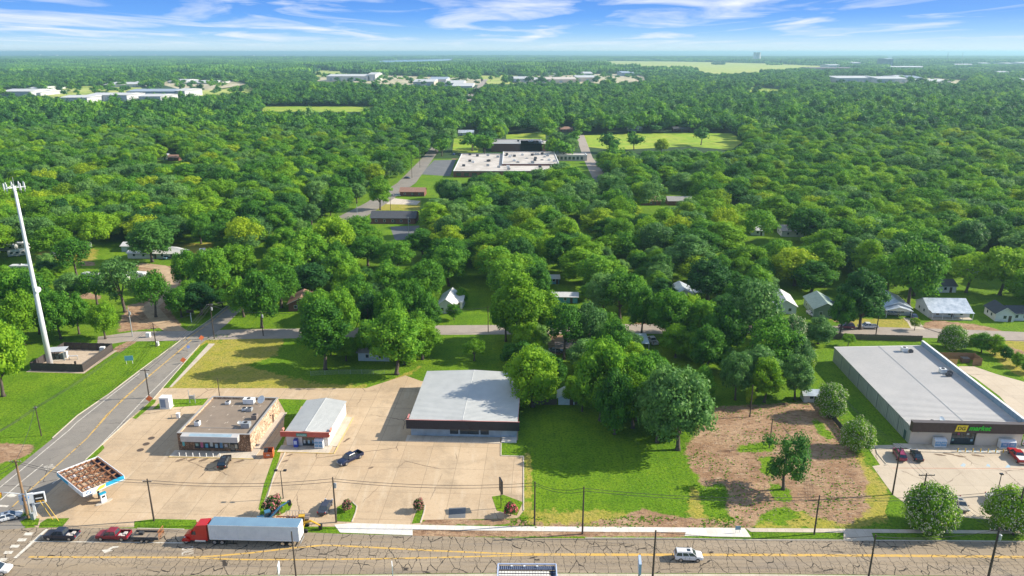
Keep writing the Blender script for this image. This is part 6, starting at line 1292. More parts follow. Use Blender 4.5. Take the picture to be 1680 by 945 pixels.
wire(['k', 'n'], off=((-.8, -.3), (0, -.2), (.8, -.3)), sag=1.0, label='three cables running beside the side road to the crossing')
wire(['n', tuple(g(440, 470, 11)), tuple(g(505, 425, 11)), 'x', 'x2', 'v', 'w'], off=((-.6, -.3), (.6, -.3), (0, -1.2)), sag=.8, r=.03, label='cables following the side road into the woods')
wire(['m', 'l', 'n'], off=((0, -.6),), label='cable from the grey pole across the crossing')
wire(['d', tuple(g(1375, 640, 8))], off=((-.9, -.1), (-.3, -.1), (.3, -.1), (.9, -.1)), sag=1.0, label='four cables running back beside the market wall', r=.025)
wire(['C', 'd'], off=((-.9, -.4), (0, -.4), (.9, -.4)), sag=1.2, label='cables from the lower right pole to the market car park pole', r=.025)
wire(['A', 'B', 'C', tuple(g(1900, 900, 10))], off=((0, -.3),), label='cable along the near side of the main road')
wire(['n', 'p', 'u', 'q'], off=((0, -.5),), label='cable along the side street behind the yellow lawn')
wire(['r', tuple(g(1560, 551, 9)), tuple(g(1720, 556, 9))], off=((0, -.3), (.2, -1)), label='cables along the side street before the porch houses')
def lightpost(px, py, top, label, heads=2):
    p = g(px, py); h = zat(px, py, top); t = thing('lamp_post', label, 'lamp post', (p.x, p.y, 0), 0); MB().tube([(0, 0, 0), (0, 0, h)], [.1, .07], 8).build('shaft', BLACK, t)
    if heads == 2: bx('crossarm', BLACK, t, -.9, .9, -.04, .04, h, h+.07)
    for s in ((-1, 1) if heads == 2 else (0,)): MB().box(s*.9-.3, s*.9+.3, -.25, .25, h+.072, h+.3).build('lamp_head', BLACK, t)
lightpost(464.8, 818, 773, 'double headed black lamp post at the strip between the two lots'); lightpost(1635.5, 812, 779, 'slim lamp post in the market car park', 1)
def signal():
    p = g(52, 852); t = thing('traffic_signal', 'traffic signal pole with a white mast arm and yellow signal head at the junction', 'traffic light', (p.x, p.y, 0), 0); h = 6.2
    MB().tube([(0, 0, 0), (0, 0, h)], [.18, .14], 8).build('shaft', STEEL, t); MB().tube([(0, 0, 5.4), (-5.2, -.2, 6.1)], [.1, .07], 6).build('mast_arm', WHITE, t); s = bx('signal_head', mat('signal_yellow', (.6, .38, .02), .5), t, -4.9, -4.45, -.5, -.1, 4.9, 6.0)
    for k, c in enumerate(((.3, .02, .02), (.3, .2, .02), (.02, .2, .1))): MB().tube([(-4.42, -.3, 5.8-k*.35), (-4.36, -.3, 5.8-k*.35)], .12, 10).build('lens', mat('lens_%d' % k, c, .3), s)
    bx('control_box', STEEL, t, .2, .7, -.3, .3, .0, 1.4)
signal()
def guard():
    for k, (a, b) in enumerate((((330,370),(445,530)), ((300,375),(400,520)))):
        A = z('O', *b); p = z('O', a[0], a[1], 4.2); o = MB().tube([A, p], .06, 6).build('guy_wire_guard', BOLY); tag(o, ['yellow guy wire guard right of the price sign', 'yellow guy wire guard just behind the price sign'][k], 'guy wire guard')
guard()
def black_sign():
    p = g(822, 834); t = thing('pylon_sign', 'tall narrow black sign on a thin pole beside the crimson bush', 'sign', (p.x, p.y, 0), PI/2+.3); MB().tube([(0, 0, 0), (0, 0, 3.6)], .08, 8).build('post', BLACK, t); bx('panel', BLACK, t, -.9, .9, -.13, .13, 3.6, 6.4)
    p = g(456, 0+944.5, 6.0)
black_sign()
for k, (px, lb) in enumerate(((456, 'narrow white sign seen edge-on, below the trailer wheels'), (643, 'narrow white sign seen edge-on, left of the billboard'))):
    p = g(px, 922, 6.2); t = thing('edge_sign', lb, 'sign', (p.x, p.y, 0), PI/2+.12+.1*k); MB().tube([(0, 0, 0), (0, 0, 4.4)], .08, 8).build('post', STEEL, t); MB().hexa([(-.7, -.06, 4.2), (.7, -.06, 4.2), (.7, .06, 4.2), (-.7, .06, 4.2)], [(-.7, -.06, 5.9), (.7, -.06, 5.9), (.7, .06, 5.9), (-.7, .06, 5.9)]).build('panel', WHITE, t)
def box_sign():
    p = g(1050, 918, 6.4); t = thing('box_sign', 'pale blue box sign on a post at the lower edge, left of the lamp pole', 'sign', (p.x, p.y, 0), PI/2-.1); bx('panel', mat('sign_pale_blue', (.4, .5, .66), .4), t, -1.2, 1.2, -.2, .2, 4.4, 6.4); MB().tube([(0, 0, 0), (0, 0, 4.4)], .12, 8).build('post', BLACK, t)
    p = g(1210, 874.5); t = thing('yard_sign', 'small pale blue notice sign on the pavement at the end of the new concrete', 'sign', (p.x, p.y, 0), 0); bx('panel', mat('notice_blue', (.22, .35, .42), .5), t, -.5, .5, -.03, .03, .7, 1.5); MB().tube([(-.35, 0, 0), (-.35, 0, .7)], .03, 5).tube([(.35, 0, 0), (.35, 0, .7)], .03, 5).build('post', STEEL, t)
    p = z('E', 838, 460); t = thing('property_sign', 'small teal notice board on two posts in the middle of the big lawn', 'sign', (p.x, p.y, 0), .2); bx('panel', mat('sign_teal', (.16, .42, .5), .5), t, -1.1, 1.1, -.05, .05, 1.0, 2.4); MB().tube([(-.8, 0, 0), (-.8, 0, 1.0)], .06, 5).tube([(.8, 0, 0), (.8, 0, 1.0)], .06, 5).build('post', WHITE, t)
    p = z('E', 1238, 190); t = thing('roadside_sign', 'black roadside sign on a pale post by the road in front of the woods', 'sign', (p.x, p.y, 0), .2); bx('panel', BLACK, t, -1.1, 1.1, -.1, .1, 3.2, 4.2); MB().tube([(0, 0, 0), (0, 0, 3.2)], .12, 6).build('post', WHITE, t)
    for k, (cx, cy, lb) in enumerate(((968,712,'orange road works sign at the foot of the transformer pole'),(1187,460,'orange road works sign on the verge halfway up the side road'),(1304,315,'orange road works sign at the crossing'))):
        p = z('E', cx, cy); t = thing('road_works_sign', lb, 'sign', (p.x, p.y, 0), .3+k*.2, 'orange road works signs'); MB().loft([[(0, y, .3), (.85, y, 1.15), (0, y, 2.0), (-.85, y, 1.15)] for y in (-.03, .03)]).build('panel', mat('sign_orange', (.5, .12, .04), .6), t); MB().tube([(0, .05, 0), (0, .05, 1.2)], .04, 5).tube([(-.5, .1, 0), (.5, .1, 0.02)], .04, 5).build('stand', BLACK, t)
    p = z('E', 1222, 392); t = thing('direction_sign', 'small blue traffic sign beside the side road', 'sign', (p.x, p.y, 0), .9); bx('panel', mat('sign_blue', (.1, .16, .4), .5), t, -.4, .4, -.03, .03, 1.6, 2.4); MB().tube([(0, 0, 0), (0, 0, 1.6)], .04, 5).build('post', STEEL, t)
box_sign()
def billboard():
    hz = 9.0; A = g(817, 925, hz); B = g(912, 925.5, hz); w = (B-A).length; rz = math.atan2(B.y-A.y, B.x-A.x)
    t = thing('billboard', 'billboard steel frame seen from above at the lower edge, with pale slats and dark walkway', 'billboard', (A.x, A.y, 0), rz); NB = mat('navy_steel', (.035, .05, .10), .5, .3); PW = mat('pale_slats', (.70, .68, .62), .6, 0, (.55, .53, .48), 2); BL = mat('blue_white_rail', (.42, .5, .68), .5)
    MB().tube([(0, 0, hz), (w, 0, hz)], .1, 6).tube([(0, -4.2, hz), (0, 0, hz)], .1, 6).tube([(w, -4.2, hz), (w, 0, hz)], .1, 6).tube([(0, 0, hz-3), (0, 0, hz)], .1, 6).tube([(w, 0, hz-3), (w, 0, hz)], .1, 6).build('frame', BL, t)
    bx('walkway', NB, t, .15, w-.15, -.95, -.12, hz-.35, hz-.28)
    mb = MB()
    for k in range(28): mb.box(.2+k*(w-.4)/28, .24+k*(w-.4)/28, -.94, -.13, hz-.278, hz-.24)
    mb.build('walkway_bars', BL, t)
    for k in range(3): bx('flood_lamp', WHITE, t, w*(.22+.22*k), w*(.22+.22*k)+.3, -.5, -.3, hz-.2, hz-.02)
    for r_ in range(5):
        y = -1.25-r_*.62
        for k in range(18): bx('slat', PW, t, .2+k*(w*.86)/18, .2+(k+1)*(w*.86)/18-.05, y-.42, y, hz-.4, hz-.34)
        bx('stringer', BLACK, t, .1, w-.1, y+.03, y+.15, hz-.5, hz-.3)
    bx('side_deck', NB, t, w*.9, w-.15, -4.2, -1.0, hz-.45, hz-.38); MB().tube([(w/2, -2.2, 0), (w/2, -2.2, hz-.5)], .4, 10).build('column', NB, t)
billboard()
def teal_roof():
    A = g(107, 939.5, 5.2); t = thing('teal_roof_building', 'building with a teal hipped roof just entering the lower edge of the picture', 'building', (A.x, A.y-4.2, 0), YAW); TL_ = mat('teal_metal', (.01, .27, .24), .45, 0, (.01, .2, .18), 1)
    bx('wall', WPANEL, t, -3.2, 3.2, -3.2, 3.2, 0, 3.6); MB().hexa([(-3.9, -3.9, 3.602), (3.9, -3.9, 3.602), (3.9, 3.9, 3.602), (-3.9, 3.9, 3.602)], [(-1.2, -.2, 5.2), (1.2, -.2, 5.2), (1.2, 2.4, 5.2), (-1.2, 2.4, 5.2)]).build('roof', TL_, t)
teal_roof()
# ================================================================= MAST AND ITS COMPOUND
def mast():
    p = z('P', 350, 655); h = zat(83.3, 602.4, 293); t = thing('mobile_mast', 'tall tapering white steel mast with antennas at the top and a round dish', 'mast', (p.x, p.y, 0), 0); MW = mat('mast_white', (.66, .67, .70), .4, 0, (.60, .61, .64), .2)
    MB().tube([(0, 0, .02), (0, 0, h*.25), (0, 0, h*.5), (0, 0, h*.75), (0, 0, h-2)], [.80, .68, .56, .44, .34], 16).build('shaft', MW, t, smooth=True)
    mb = MB(); zt = h-2.2
    for k in range(3):
        a = k*2*PI/3+.3; mb.tube([(0, 0, zt), (2.2*math.cos(a), 2.2*math.sin(a), zt)], .08, 5); b = a+2*PI/3; mb.tube([(2.6*math.cos(a), 2.6*math.sin(a), zt), (2.6*math.cos(b), 2.6*math.sin(b), zt)], .07, 5)
    mb.build('platform', WHITE, t)
    for k in range(9):
        a = .3+k//3*2*PI/3+(k % 3)*2*PI/9; x, y = 2.3*math.cos(a), 2.3*math.sin(a); o = MB().box(x-.13, x+.13, y-.1, y+.1, zt-.6, zt+1.1).build('antenna', WHITE, t); MB().tube([(x, y, zt-1.3), (x, y, zt+1.3)], .04, 5).build('antenna_pole', STEEL, o)
    o = MB().tube([(.5, -.5, h*.435), (1.0, -.6, h*.435), (1.35, -.8, h*.435)], [.15, .75, .8], 14).build('dish', WHITE, t); MB().tube([(0, 0, h-2), (0, 0, h+.4)], .06, 6).build('tip', STEEL, t)
    MB().tube([(0, 0, .02), (0, 0, .2)], 1.3, 12).build('footing', KERB, t)
mast()
def board_fence(pts, h, name, label, m=WOOD, post=2.4, step=.30, cat='fence', maxb=290):
    """boards one by one with posts and rails"""
    P = [Vector((p.x, p.y)) for p in pts]; tot = sum((b-a).length for a, b in zip(P, P[1:])); step = max(step, tot/maxb)
    t = thing(name, label, cat, (P[0].x, P[0].y, 0), 0); me = None; pm = None
    for a, b in zip(P, P[1:]):
        L_ = (b-a).length; n = max(1, int(L_/step)); ang = math.atan2((b-a).y, (b-a).x); dv = (b-a)/n
        if me is None or abs(dv.length-step_) > .02:
            step_ = dv.length; tmp = MB().box(.01, step_-.015, -.015, .015, .04, h).build('board', m); me = tmp.data; bpy.data.objects.remove(tmp)
        for k in range(n):
            q = a+dv*k; o = link('board', me, t, (q.x-P[0].x, q.y-P[0].y, rnd.uniform(-.03, .03))); o.rotation_euler = (0, 0, ang)
        for k in range(int(L_/post)+1):
            q = a+(b-a)*min(1, k*post/L_)
            if pm is None: tmp = MB().box(-.06, .06, .02, .14, 0, h+.05).build('post', m); pm = tmp.data; bpy.data.objects.remove(tmp)
            o = link('post', pm, t, (q.x-P[0].x, q.y-P[0].y, 0)); o.rotation_euler = (0, 0, ang)
        mb = MB()
        for zz in (.35, h-.3): mb.box(0, L_, .018, .07, zz, zz+.09)
        o = mb.build('rail', m, t, (a.x-P[0].x, a.y-P[0].y, 0)); o.rotation_euler = (0, 0, ang)
    return t
def compound():
    c = [z('P', 15, 712), z('P', 915, 738), z('P', 1425, 372), z('P', 600, 350)]; h = 2.3; DB = mat('dark_stained_board', (.075, .06, .055), .85, 0, (.045, .036, .034), 1)
    pd = MB().poly([(q.x, q.y, .03) for q in c]).build('gravel_pad', GRAVEL); pd['kind'] = 'structure'; ap = MB().poly([(q.x+dx, q.y+dy, .012) for q, dx, dy in zip(c, (-.9, .7, 1.2, 0), (-1.0, -1.0, .3, .5))]).build('gravel_edge', GRAVEL); ap['kind'] = 'structure'
    board_fence(c+[c[0]], h, 'compound_fence', 'dark board fence enclosing the gravel yard of the white mast', DB, step=.4)
    p = z('P', 490, 520); t = thing('equipment_shelter', 'open metal shelter roof over dark radio cabinets beside the mast foot', 'shelter', (p.x, p.y, 0), .15); RF = mat('shelter_roof', (.48, .5, .53), .5)
    MB().hexa([(-2.4, -1.6, 2.9), (2.4, -1.6, 2.9), (2.4, 1.8, 3.1), (-2.4, 1.8, 3.1)], [(-2.4, -1.6, 2.98), (2.4, -1.6, 2.98), (2.4, 1.8, 3.18), (-2.4, 1.8, 3.18)]).build('roof', RF, t)
    for x in (-2.2, 2.2):
        for y in (-1.4, 1.6): MB().tube([(x, y, 0), (x, y, 2.95)], .06, 6).build('post', STEEL, t)
    for k in range(3): bx('cabinet', mat('dark_green_cabinet', (.06, .09, .09), .5), t, -1.8+k*1.2, -.9+k*1.2, -.5, .5, .1, 1.7)
    bx('slab', KERB, t, -2.3, 2.3, -1.5, 1.7, .034, .098)
    for k, (x, y, w, d, hh, lb, m) in enumerate(((620,490,.8,.8,2.0,'white cabinet right of the equipment shelter',WHITE),(1255,420,1.3,1.0,2.1,'white cabinet by the far corner of the mast fence',WHITE),(745,525,2.4,.5,1.2,'pale low rack in the middle of the gravel yard',RF),(775,610,.4,.4,1.0,'small dark post box near the front of the gravel yard',BLACK))):
        q = z('P', x, y); t = thing('equipment_cabinet', lb, 'cabinet', (q.x, q.y, 0), .1); bx('body', m, t, -w/2, w/2, -d/2, d/2, .1 if k != 2 else hh-.1, hh); MB().box(-w/2, w/2, -d/2, d/2, .032, .098).build('plinth', KERB, t) if k != 2 else MB().box(-w/2, -w/2+.08, -.1, .1, .03, hh-.102).box(w/2-.08, w/2, -.1, .1, .03, hh-.102).build('leg', STEEL, t)
    q = z('E', 960, 288); t = thing('junction_cabinet', 'small white utility cabinet at the top of the big lawn', 'cabinet', (q.x, q.y, 0), 0); bx('body', WHITE, t, -.6, .6, -.5, .5, .1, 1.5); bx('plinth', KERB, t, -.7, .7, -.6, .6, 0, .098)
    q = z('E', 1018, 342); t = thing('junction_cabinet', 'small white cabinet at the foot of the dark lawn pole', 'cabinet', (q.x, q.y, 0), 0); bx('body', WHITE, t, -.4, .4, -.4, .4, .1, 1.2); bx('plinth', KERB, t, -.5, .5, -.5, .5, 0, .098)
compound()
# fences
board_fence([z('L',1035,545), z('L',1650,562)], 1.9, 'board_fence', 'long grey board fence behind the market lawn along the side street')
board_fence([g(1538,561), g(1556,562)], 1.9, 'board_fence', 'short grey board fence right of the yellow sapling')
board_fence([z('M',300,352), z('M',390,475), z('M',480,585), z('M',570,715)], 1.5, 'board_fence', 'weathered board fence between the dirt lot and the white-flowering bushes', m=mat('dark_grey_board', (.06, .055, .05), .9), step=.35)
board_fence([z('N',282,417), z('N',455,417)], 1.6, 'board_fence', 'grey fence left of the white garden shed'); board_fence([z('N',540,416), z('N',640,415)], 1.6, 'board_fence', 'brown fence right of the white garden shed')
PLY = mat('enclosure_board', (.30, .17, .09), .85, 0, (.22, .125, .07), 1); a_, b_, c_, d_ = z('M',1175,118), z('M',1165,150), z('M',1350,172), z('M',1290,120)
e1, e2 = g(1552, 588), g(1597, 593); ux = Vector((math.cos(YAW), math.sin(YAW), 0)); uy = Vector((-math.sin(YAW), math.cos(YAW), 0)); o_ = g(1553, 599); 
board_fence([o_, o_+uy*4.0, o_+uy*4.0+ux*9.4, o_+ux*9.4, o_+ux*7.0], 2.2, 'dumpster_enclosure', 'brown board enclosure around the bin behind the market', m=PLY, step=.35, cat='enclosure')
t = thing('waste_bin', 'dark waste bin inside the brown board enclosure', 'bin', o_+uy*2.2+ux*6, YAW); bx('body', mat('bin_brown', (.12, .08, .06), .7), t, -1, 1, -.8, .8, .1, 1.4); bx('lid', BLACK, t, -1.02, 1.02, -.82, .82, 1.402, 1.46)
t = thing('open_gate', 'tan board gate standing open at the bin enclosure', 'gate', o_, YAW)
for k in range(7): bx('board', mat('tan_board', (.5, .3, .13), .8), t, .3+k*.33, .6+k*.33, -.35, -.3, .1, 2.0)
# chain-link fence behind the blue-grey house
def chain(pts, label, h=1.3):
    P = [Vector((p.x, p.y, 0)) for p in pts]; t = thing('wire_fence', label, 'fence', (P[0].x, P[0].y, 0)); mb = MB(); mw = MB(); o = P[0]
    for a, b in zip(P, P[1:]):
        n = max(1, int((b-a).length/3))
        for k in range(n+1): q = a.lerp(b, k/n)-o; mb.tube([(q.x, q.y, 0), (q.x, q.y, h)], .035, 5)
        for zz in (.1, .4, .7, 1.0, h-.05): mw.tube([a-o+Vector((0, 0, zz)), b-o+Vector((0, 0, zz))], .018, 4)
    mb.build('post', STEEL, t); mw.build('wires', STEEL, t)
chain([z('J',440,785), z('J',625,775), z('J',1000,775)], 'low wire fence behind the blue-grey house yard')
# ================================================================= HOUSES
def house(px, py, rz, w, d, h, hr, wall, roof, label, name='small_house', ridge='x', porch=False, chim=False, win=3, at=None, cat='house', hip=False):
    """base pixel = front-left corner on the ground; ridge along x or y"""
    p = at or g(px, py); t = building(name, label, p.x, p.y, rz, w, d); t['category'] = cat; ov = .45
    if ridge == 'x':
        prof = lambda x: [(x, 0, 0), (x, d, 0), (x, d, h-.12), (x, d/2, hr-.15), (x, 0, h-.12)]
        MB().loft([prof(0), prof(.2)]).build('wall', wall, t); MB().loft([prof(w-.2), prof(w)]).build('wall', wall, t); bx('wall', wall, t, .202, w-.202, 0, .2, 0, h-.12); bx('wall', wall, t, .202, w-.202, d-.2, d, 0, h-.12)
        for s in (0, 1):
            ya, yb = (-ov, d/2) if s == 0 else (d/2+.002, d+ov); za, zb = (h-.25, hr) if s == 0 else (hr, h-.25)
            xi = d/2 if hip else 0
            A = [(-ov, ya), (w+ov, ya)] if s == 0 else [(-ov, yb), (w+ov, yb)]
            if hip: q = [(-ov, ya if s == 0 else yb, h-.25), (w+ov, ya if s == 0 else yb, h-.25), (w-xi*.8, d/2, hr), (xi*.8, d/2, hr)]
            else: q = [(-ov, ya if s == 0 else yb, h-.25), (w+ov, ya if s == 0 else yb, h-.25), (w+ov, d/2, hr), (-ov, d/2, hr)]
            MB().hexa([(a, b+(0.002 if s else -.002), c-.1) for a, b, c in q], [(a, b+(0.002 if s else -.002), c) for a, b, c in q]).build('roof', roof, t)
        if hip:
            for s in (0, 1):
                x0, x1 = (-ov, d/2*.8) if s == 0 else (w+ov, w-d/2*.8); q = [(x0, -ov, h-.25), (x0, d+ov, h-.25), (x1, d/2, hr-.003)]
                MB().hexa([(a, b, c-.1) for a, b, c in q], q).build('roof', roof, t)
    else:
        prof = lambda y: [(0, y, 0), (w, y, 0), (w, y, h-.12), (w/2, y, hr-.15), (0, y, h-.12)]
        MB().loft([prof(0), prof(.2)]).build('wall', wall, t); MB().loft([prof(d-.2), prof(d)]).build('wall', wall, t); bx('wall', wall, t, 0, .2, .202, d-.202, 0, h-.12); bx('wall', wall, t, w-.2, w, .202, d-.202, 0, h-.12)
        for s in (0, 1):
            q = [(-ov if s == 0 else w+ov, -ov, h-.25), (-ov if s == 0 else w+ov, d+ov, h-.25), (w/2+(.002 if s else -.002), d+ov, hr), (w/2+(.002 if s else -.002), -ov, hr)]
            MB().hexa([(a, b, c-.1) for a, b, c in q], q).build('roof', roof, t)
        q = MB().loft([[(-ov, y, h-.36), (w/2, y, hr-.11), (w+ov, y, h-.36), (w+ov, y, h-.27), (w/2, y, hr+.01), (-ov, y, h-.27)] for y in (-ov-.05, -ov-.005)]).build('gable_trim', WHITE, t)
    FRM = mat('window_frame', (.62, .62, .6), .5)
    for k in range(win):
        x = w*(k+.7)/(win+.4); o = bx('window', FRM, t, x-.55, x+.55, -.06, -.002, .95, 2.15); bx('pane', GLASS, o, x-.45, x+.45, -.08, -.062, 1.05, 2.05)
    dx = w*.5+.6 if win > 1 else w*.7; o = bx('door', mat('dark_door', (.09, .06, .05), .5), t, dx, dx+.9, -.055, -.002, .02, 2.05) if win != 2 else None
    for y in (d*.35, d*.7): q = bx('window', FRM, t, -.06, -.002, y-.5, y+.5, .95, 2.1); bx('pane', GLASS, q, -.08, -.062, y-.4, y+.4, 1.05, 2.0)
    if porch:
        pd_ = 2.4; MB().hexa([(-.2, -pd_, 2.35), (w+.2, -pd_, 2.35), (w+.2, -.46, 2.72), (-.2, -.46, 2.72)], [(-.2, -pd_, 2.45), (w+.2, -pd_, 2.45), (w+.2, -.46, 2.82), (-.2, -.46, 2.82)]).build('porch_roof', roof, t); bx('porch_floor', KERB, t, 0, w, -pd_+.1, -.09, 0, .3)
        for k in range(5): x = .1+k*(w-.3)/4; bx('porch_post', WHITE, t, x, x+.12, -pd_+.15, -pd_+.27, .302, 2.35)
    if chim: bx('chimney', mat('chimney_brick', (.25, .1, .07), .9), t, w*.3, w*.3+.6, d*.35, d*.35+.6, h, hr+.7)
    return t
WH = mat('white_siding', (.62, .62, .60), .7, 0, (.55, .55, .53), 1); BG = mat('blue_grey_siding', (.38, .45, .48), .7, 0, (.33, .4, .43), 1); GN = mat('green_siding', (.20, .27, .21), .7, 0, (.16, .22, .17), 1)
TQ = mat('turquoise_siding', (.10, .30, .36), .6, 0, (.08, .25, .3), 1); SH = mat('grey_shingle', (.30, .285, .27), .85, 0, (.23, .22, .21), 1.2); SHB = mat('brown_shingle', (.30, .17, .12), .85, 0, (.22, .125, .09), 1.2); SHD = mat('dark_shingle', (.07, .075, .085), .8, 0, (.05, .052, .06), 1.2)
TIN = mat('bright_tin_roof', (.58, .62, .66), .35, .2, (.30, .36, .42), .55); LR = mat('pale_shingle', (.55, .54, .52), .7, 0, (.47, .46, .44), 1); BRK = mat('red_brick', (.20, .085, .06), .9, 0, (.15, .06, .045), 2); GRN = mat('grey_green_roof', (.26, .33, .28), .7, 0, (.2, .26, .22), 1)
house(588, 592, YAW, 9.0, 9, 2.9, 4.6, BG, SH, 'small blue-grey house with grey roof tucked between the two tall lawn trees', win=2)
house(614, 545, YAW+.03, 7, 7, 2.8, 4.2, BRK, SHB, 'low house with a reddish brown roof beyond the blue-grey house', win=2)
house(474, 511, .12, 8, 10, 3.0, 4.7, BRK, SHB, 'brown roofed brick house left of the tall lawn tree across the side street', ridge='y', win=2)
house(717, 514, -.1, 6.2, 12.5, 3.0, 5.2, WH, LR, 'white gabled house with pale roof beside the open green lawn', ridge='y', win=2); house(732, 506, -.1, 5.6, 6, 2.8, 4.0, WH, LR, 'low white rear wing of the white gabled house', win=1, name='house_wing')
house(907, 497, YAW, 8.6, 5.2, 2.6, 3.3, TQ, LR, 'long turquoise shed with pale roof right of the yellow-green tree', name='garden_shed', win=1, cat='shed'); house(900, 466, 0, 4, 4, 2.4, 3.2, TQ, LR, 'small blue shed behind the turquoise one', name='garden_shed', win=1, cat='shed')
house(1106, 494, YAW, 6.5, 10, 2.9, 4.4, WH, TIN, 'white house with bright roof showing between street trees', ridge='y', win=1)
house(1270, 514, -.15, 7.0, 13, 3.0, 4.9, WH, LR, 'white house with pale roof, left of the green cottage', ridge='y', win=2)
house(1334, 521, -.12, 7.8, 13, 3.3, 5.3, GN, GRN, 'green cottage with grey-green gabled roof behind the low shrub tree', ridge='y', win=2); house(1368, 519, -.12, 6.5, 8, 2.7, 4.0, GN, SHD, 'low dark side wing of the green cottage', win=2, name='house_wing')
house(1449, 516, -.14, 8.4, 13, 3.0, 4.7, WH, TIN, 'white house with a gabled carport porch facing the long fence', ridge='y', win=2)
def porch(px, py, w, label):
    p = g(px, py); t = thing('car_porch', label, 'carport', (p.x, p.y, 0), -.14); HOUSES.append((p.x+w/2, p.y+2, 5)); q0 = [(-.3, 0, 2.6), (w/2, 0, 3.9), (w+.3, 0, 2.6)]
    for s in (0, 1):
        q = [(-.3 if s == 0 else w+.3, -.3, 2.55), (-.3 if s == 0 else w+.3, 5, 2.55), (w/2+(.002 if s else -.002), 5, 3.8), (w/2+(.002 if s else -.002), -.3, 3.8)]; MB().hexa([(a, b, c-.08) for a, b, c in q], q).build('roof', TIN, t)
    MB().loft([[(0, y, 2.4), (w, y, 2.4), (w/2, y, 3.68)] for y in (0, .08)]).build('gable', WH, t)
    for x in (.05, w-.2):
        for y in (0, 4.6): bx('post', WHITE, t, x, x+.15, y, y+.15, 0, 2.4)
porch(1453, 521, 8, 'white gabled car porch on the front of the white house facing the long fence')
house(1523, 521, YAW, 13.2, 9.5, 3.0, 5.4, WH, TIN, 'house with a broad shiny tin roof and deep porch', porch=True, win=3)
house(1532, 480, 0, 8, 7, 2.8, 4.2, WH, SHD, 'dark roofed house in the trees behind the tin roofed house', win=1)
house(1632, 527, YAW-.1, 5.6, 8, 2.9, 4.9, WH, SHD, 'small white gabled house at the right, in tree shade', ridge='y', win=1); house(1657, 526, YAW, 9, 7, 2.8, 4.2, WH, SHD, 'white house cut by the right edge of the photo', win=3)
house(1096, 337, 0, 14, 9, 2.8, 4.6, BRK, SH, 'grey roof among trees in the middle distance, left one of the pair', win=1); house(1100, 313, 0, 13, 9, 2.8, 4.6, WH, SH, 'pale grey roof among trees in the middle distance, further one of the pair', win=1)
house(1052, 337, 0, 11, 9, 2.8, 4.5, BRK, SHB, 'brown roof glimpsed in the woods left of the grey roofs', win=1); house(1282, 388, -.1, 10, 9, 3, 4.8, WH, SH, 'grey roofed house deep in the right woods with a roof mast', win=2, chim=True); house(1232, 386, -.2, 6, 8, 2.8, 4.6, WH, LR, 'small pale roof in the right woods', win=1)
house(1236, 376, -.1, 5, 5, 2.8, 4.2, WH, TIN, 'tiny bright roof in the right woods', win=1)
house(1194, 327, 0, 5, 5, 2.8, 4.2, TQ, GRN, 'tiny teal roof in the woods right of the grey roofs', win=1); house(1597, 449, 0, 7, 6, 2.8, 4.2, WH, LR, 'pale roof glimpsed in the woods behind the tin roofed house', win=1)
# garden shed, carports
house(916, 664, YAW, 4.0, 3.6, 2.3, 3.5, mat('pale_blue_shed', (.50, .60, .64), .6), LR, 'small white garden shed behind the green field', name='garden_shed', ridge='y', win=0, cat='shed')
def carport(px, py, w, d, h, roof, label, rz=YAW):
    p = g(px, py); t = thing('carport', label, 'carport', (p.x, p.y, 0), rz); HOUSES.append((p.x+w/2, p.y+d/2, w*.5)); bx('roof', roof, t, 0, w, 0, d, h, h+.12)
    for x in (.1, w-.2):
        for y in (.1, d-.2): bx('post', WHITE, t, x, x+.1, y, y+.1, 0, h-.002)
carport(910, 585, 10, 5.5, 2.4, mat('dark_carport_roof', (.14, .11, .10), .7), 'dark roofed carport with cars under the airy trees'); carport(1037, 577, 5, 8.5, 2.5, mat('pale_blue_roof', (.42, .55, .60), .5), 'pale blue roofed carport beside the parked white truck')
carport(1139, 493, 5.5, 5, 2.8, WHITE, 'open white carport frame in dark tree shade', 0)
house(1318.5, 660, YAW, 3.6, 3, 2.2, 3.0, mat('white_shed', (.55, .56, .58), .6), TIN, 'small white shed at the corner of the dirt lot beside the bush', name='garden_shed', win=1, cat='shed')
# black roofed brick building and brown roofed house by the school road
house(608, 367, YAW+.02, 23, 12, 3.2, 5.6, BRK, SHD, 'long brick building with black roof and white window frames by the school road', name='brick_building', win=5, cat='building', hip=False)
sheet('parking_lot', [(640,372),(688,370),(690,392),(648,394)], DKLOT, .02)
house(656, 322, YAW, 15, 9, 3.0, 4.8, BRK, SHB, 'low house with a rust brown roof before the school', win=3); sheet('driveway', [(636,324),(690,330),(684,336),(634,335)], WALKC, .02)
house(752, 222, 0, 16, 12, 2.8, 5, WH, TIN, 'white roofed house at the corner of the school meadow'); house(664, 249, 0, 10, 9, 2.8, 4.8, WH, TIN, 'small house with a bright roof left of the road near the school', win=1)
house(919, 216, 0, 14, 12, 2.8, 5, BRK, SHB, 'brown roofed house at the top of the school meadow, left of the drive', hip=True); 
house(1105, 216, 0, 18, 10, 2.8, 5, BRK, SHD, 'dark roofed house at the back edge of the long meadow'); house(1030, 215, 0, 16, 10, 2.8, 5, WH, GRN, 'grey-green roof at the back edge of the long meadow')
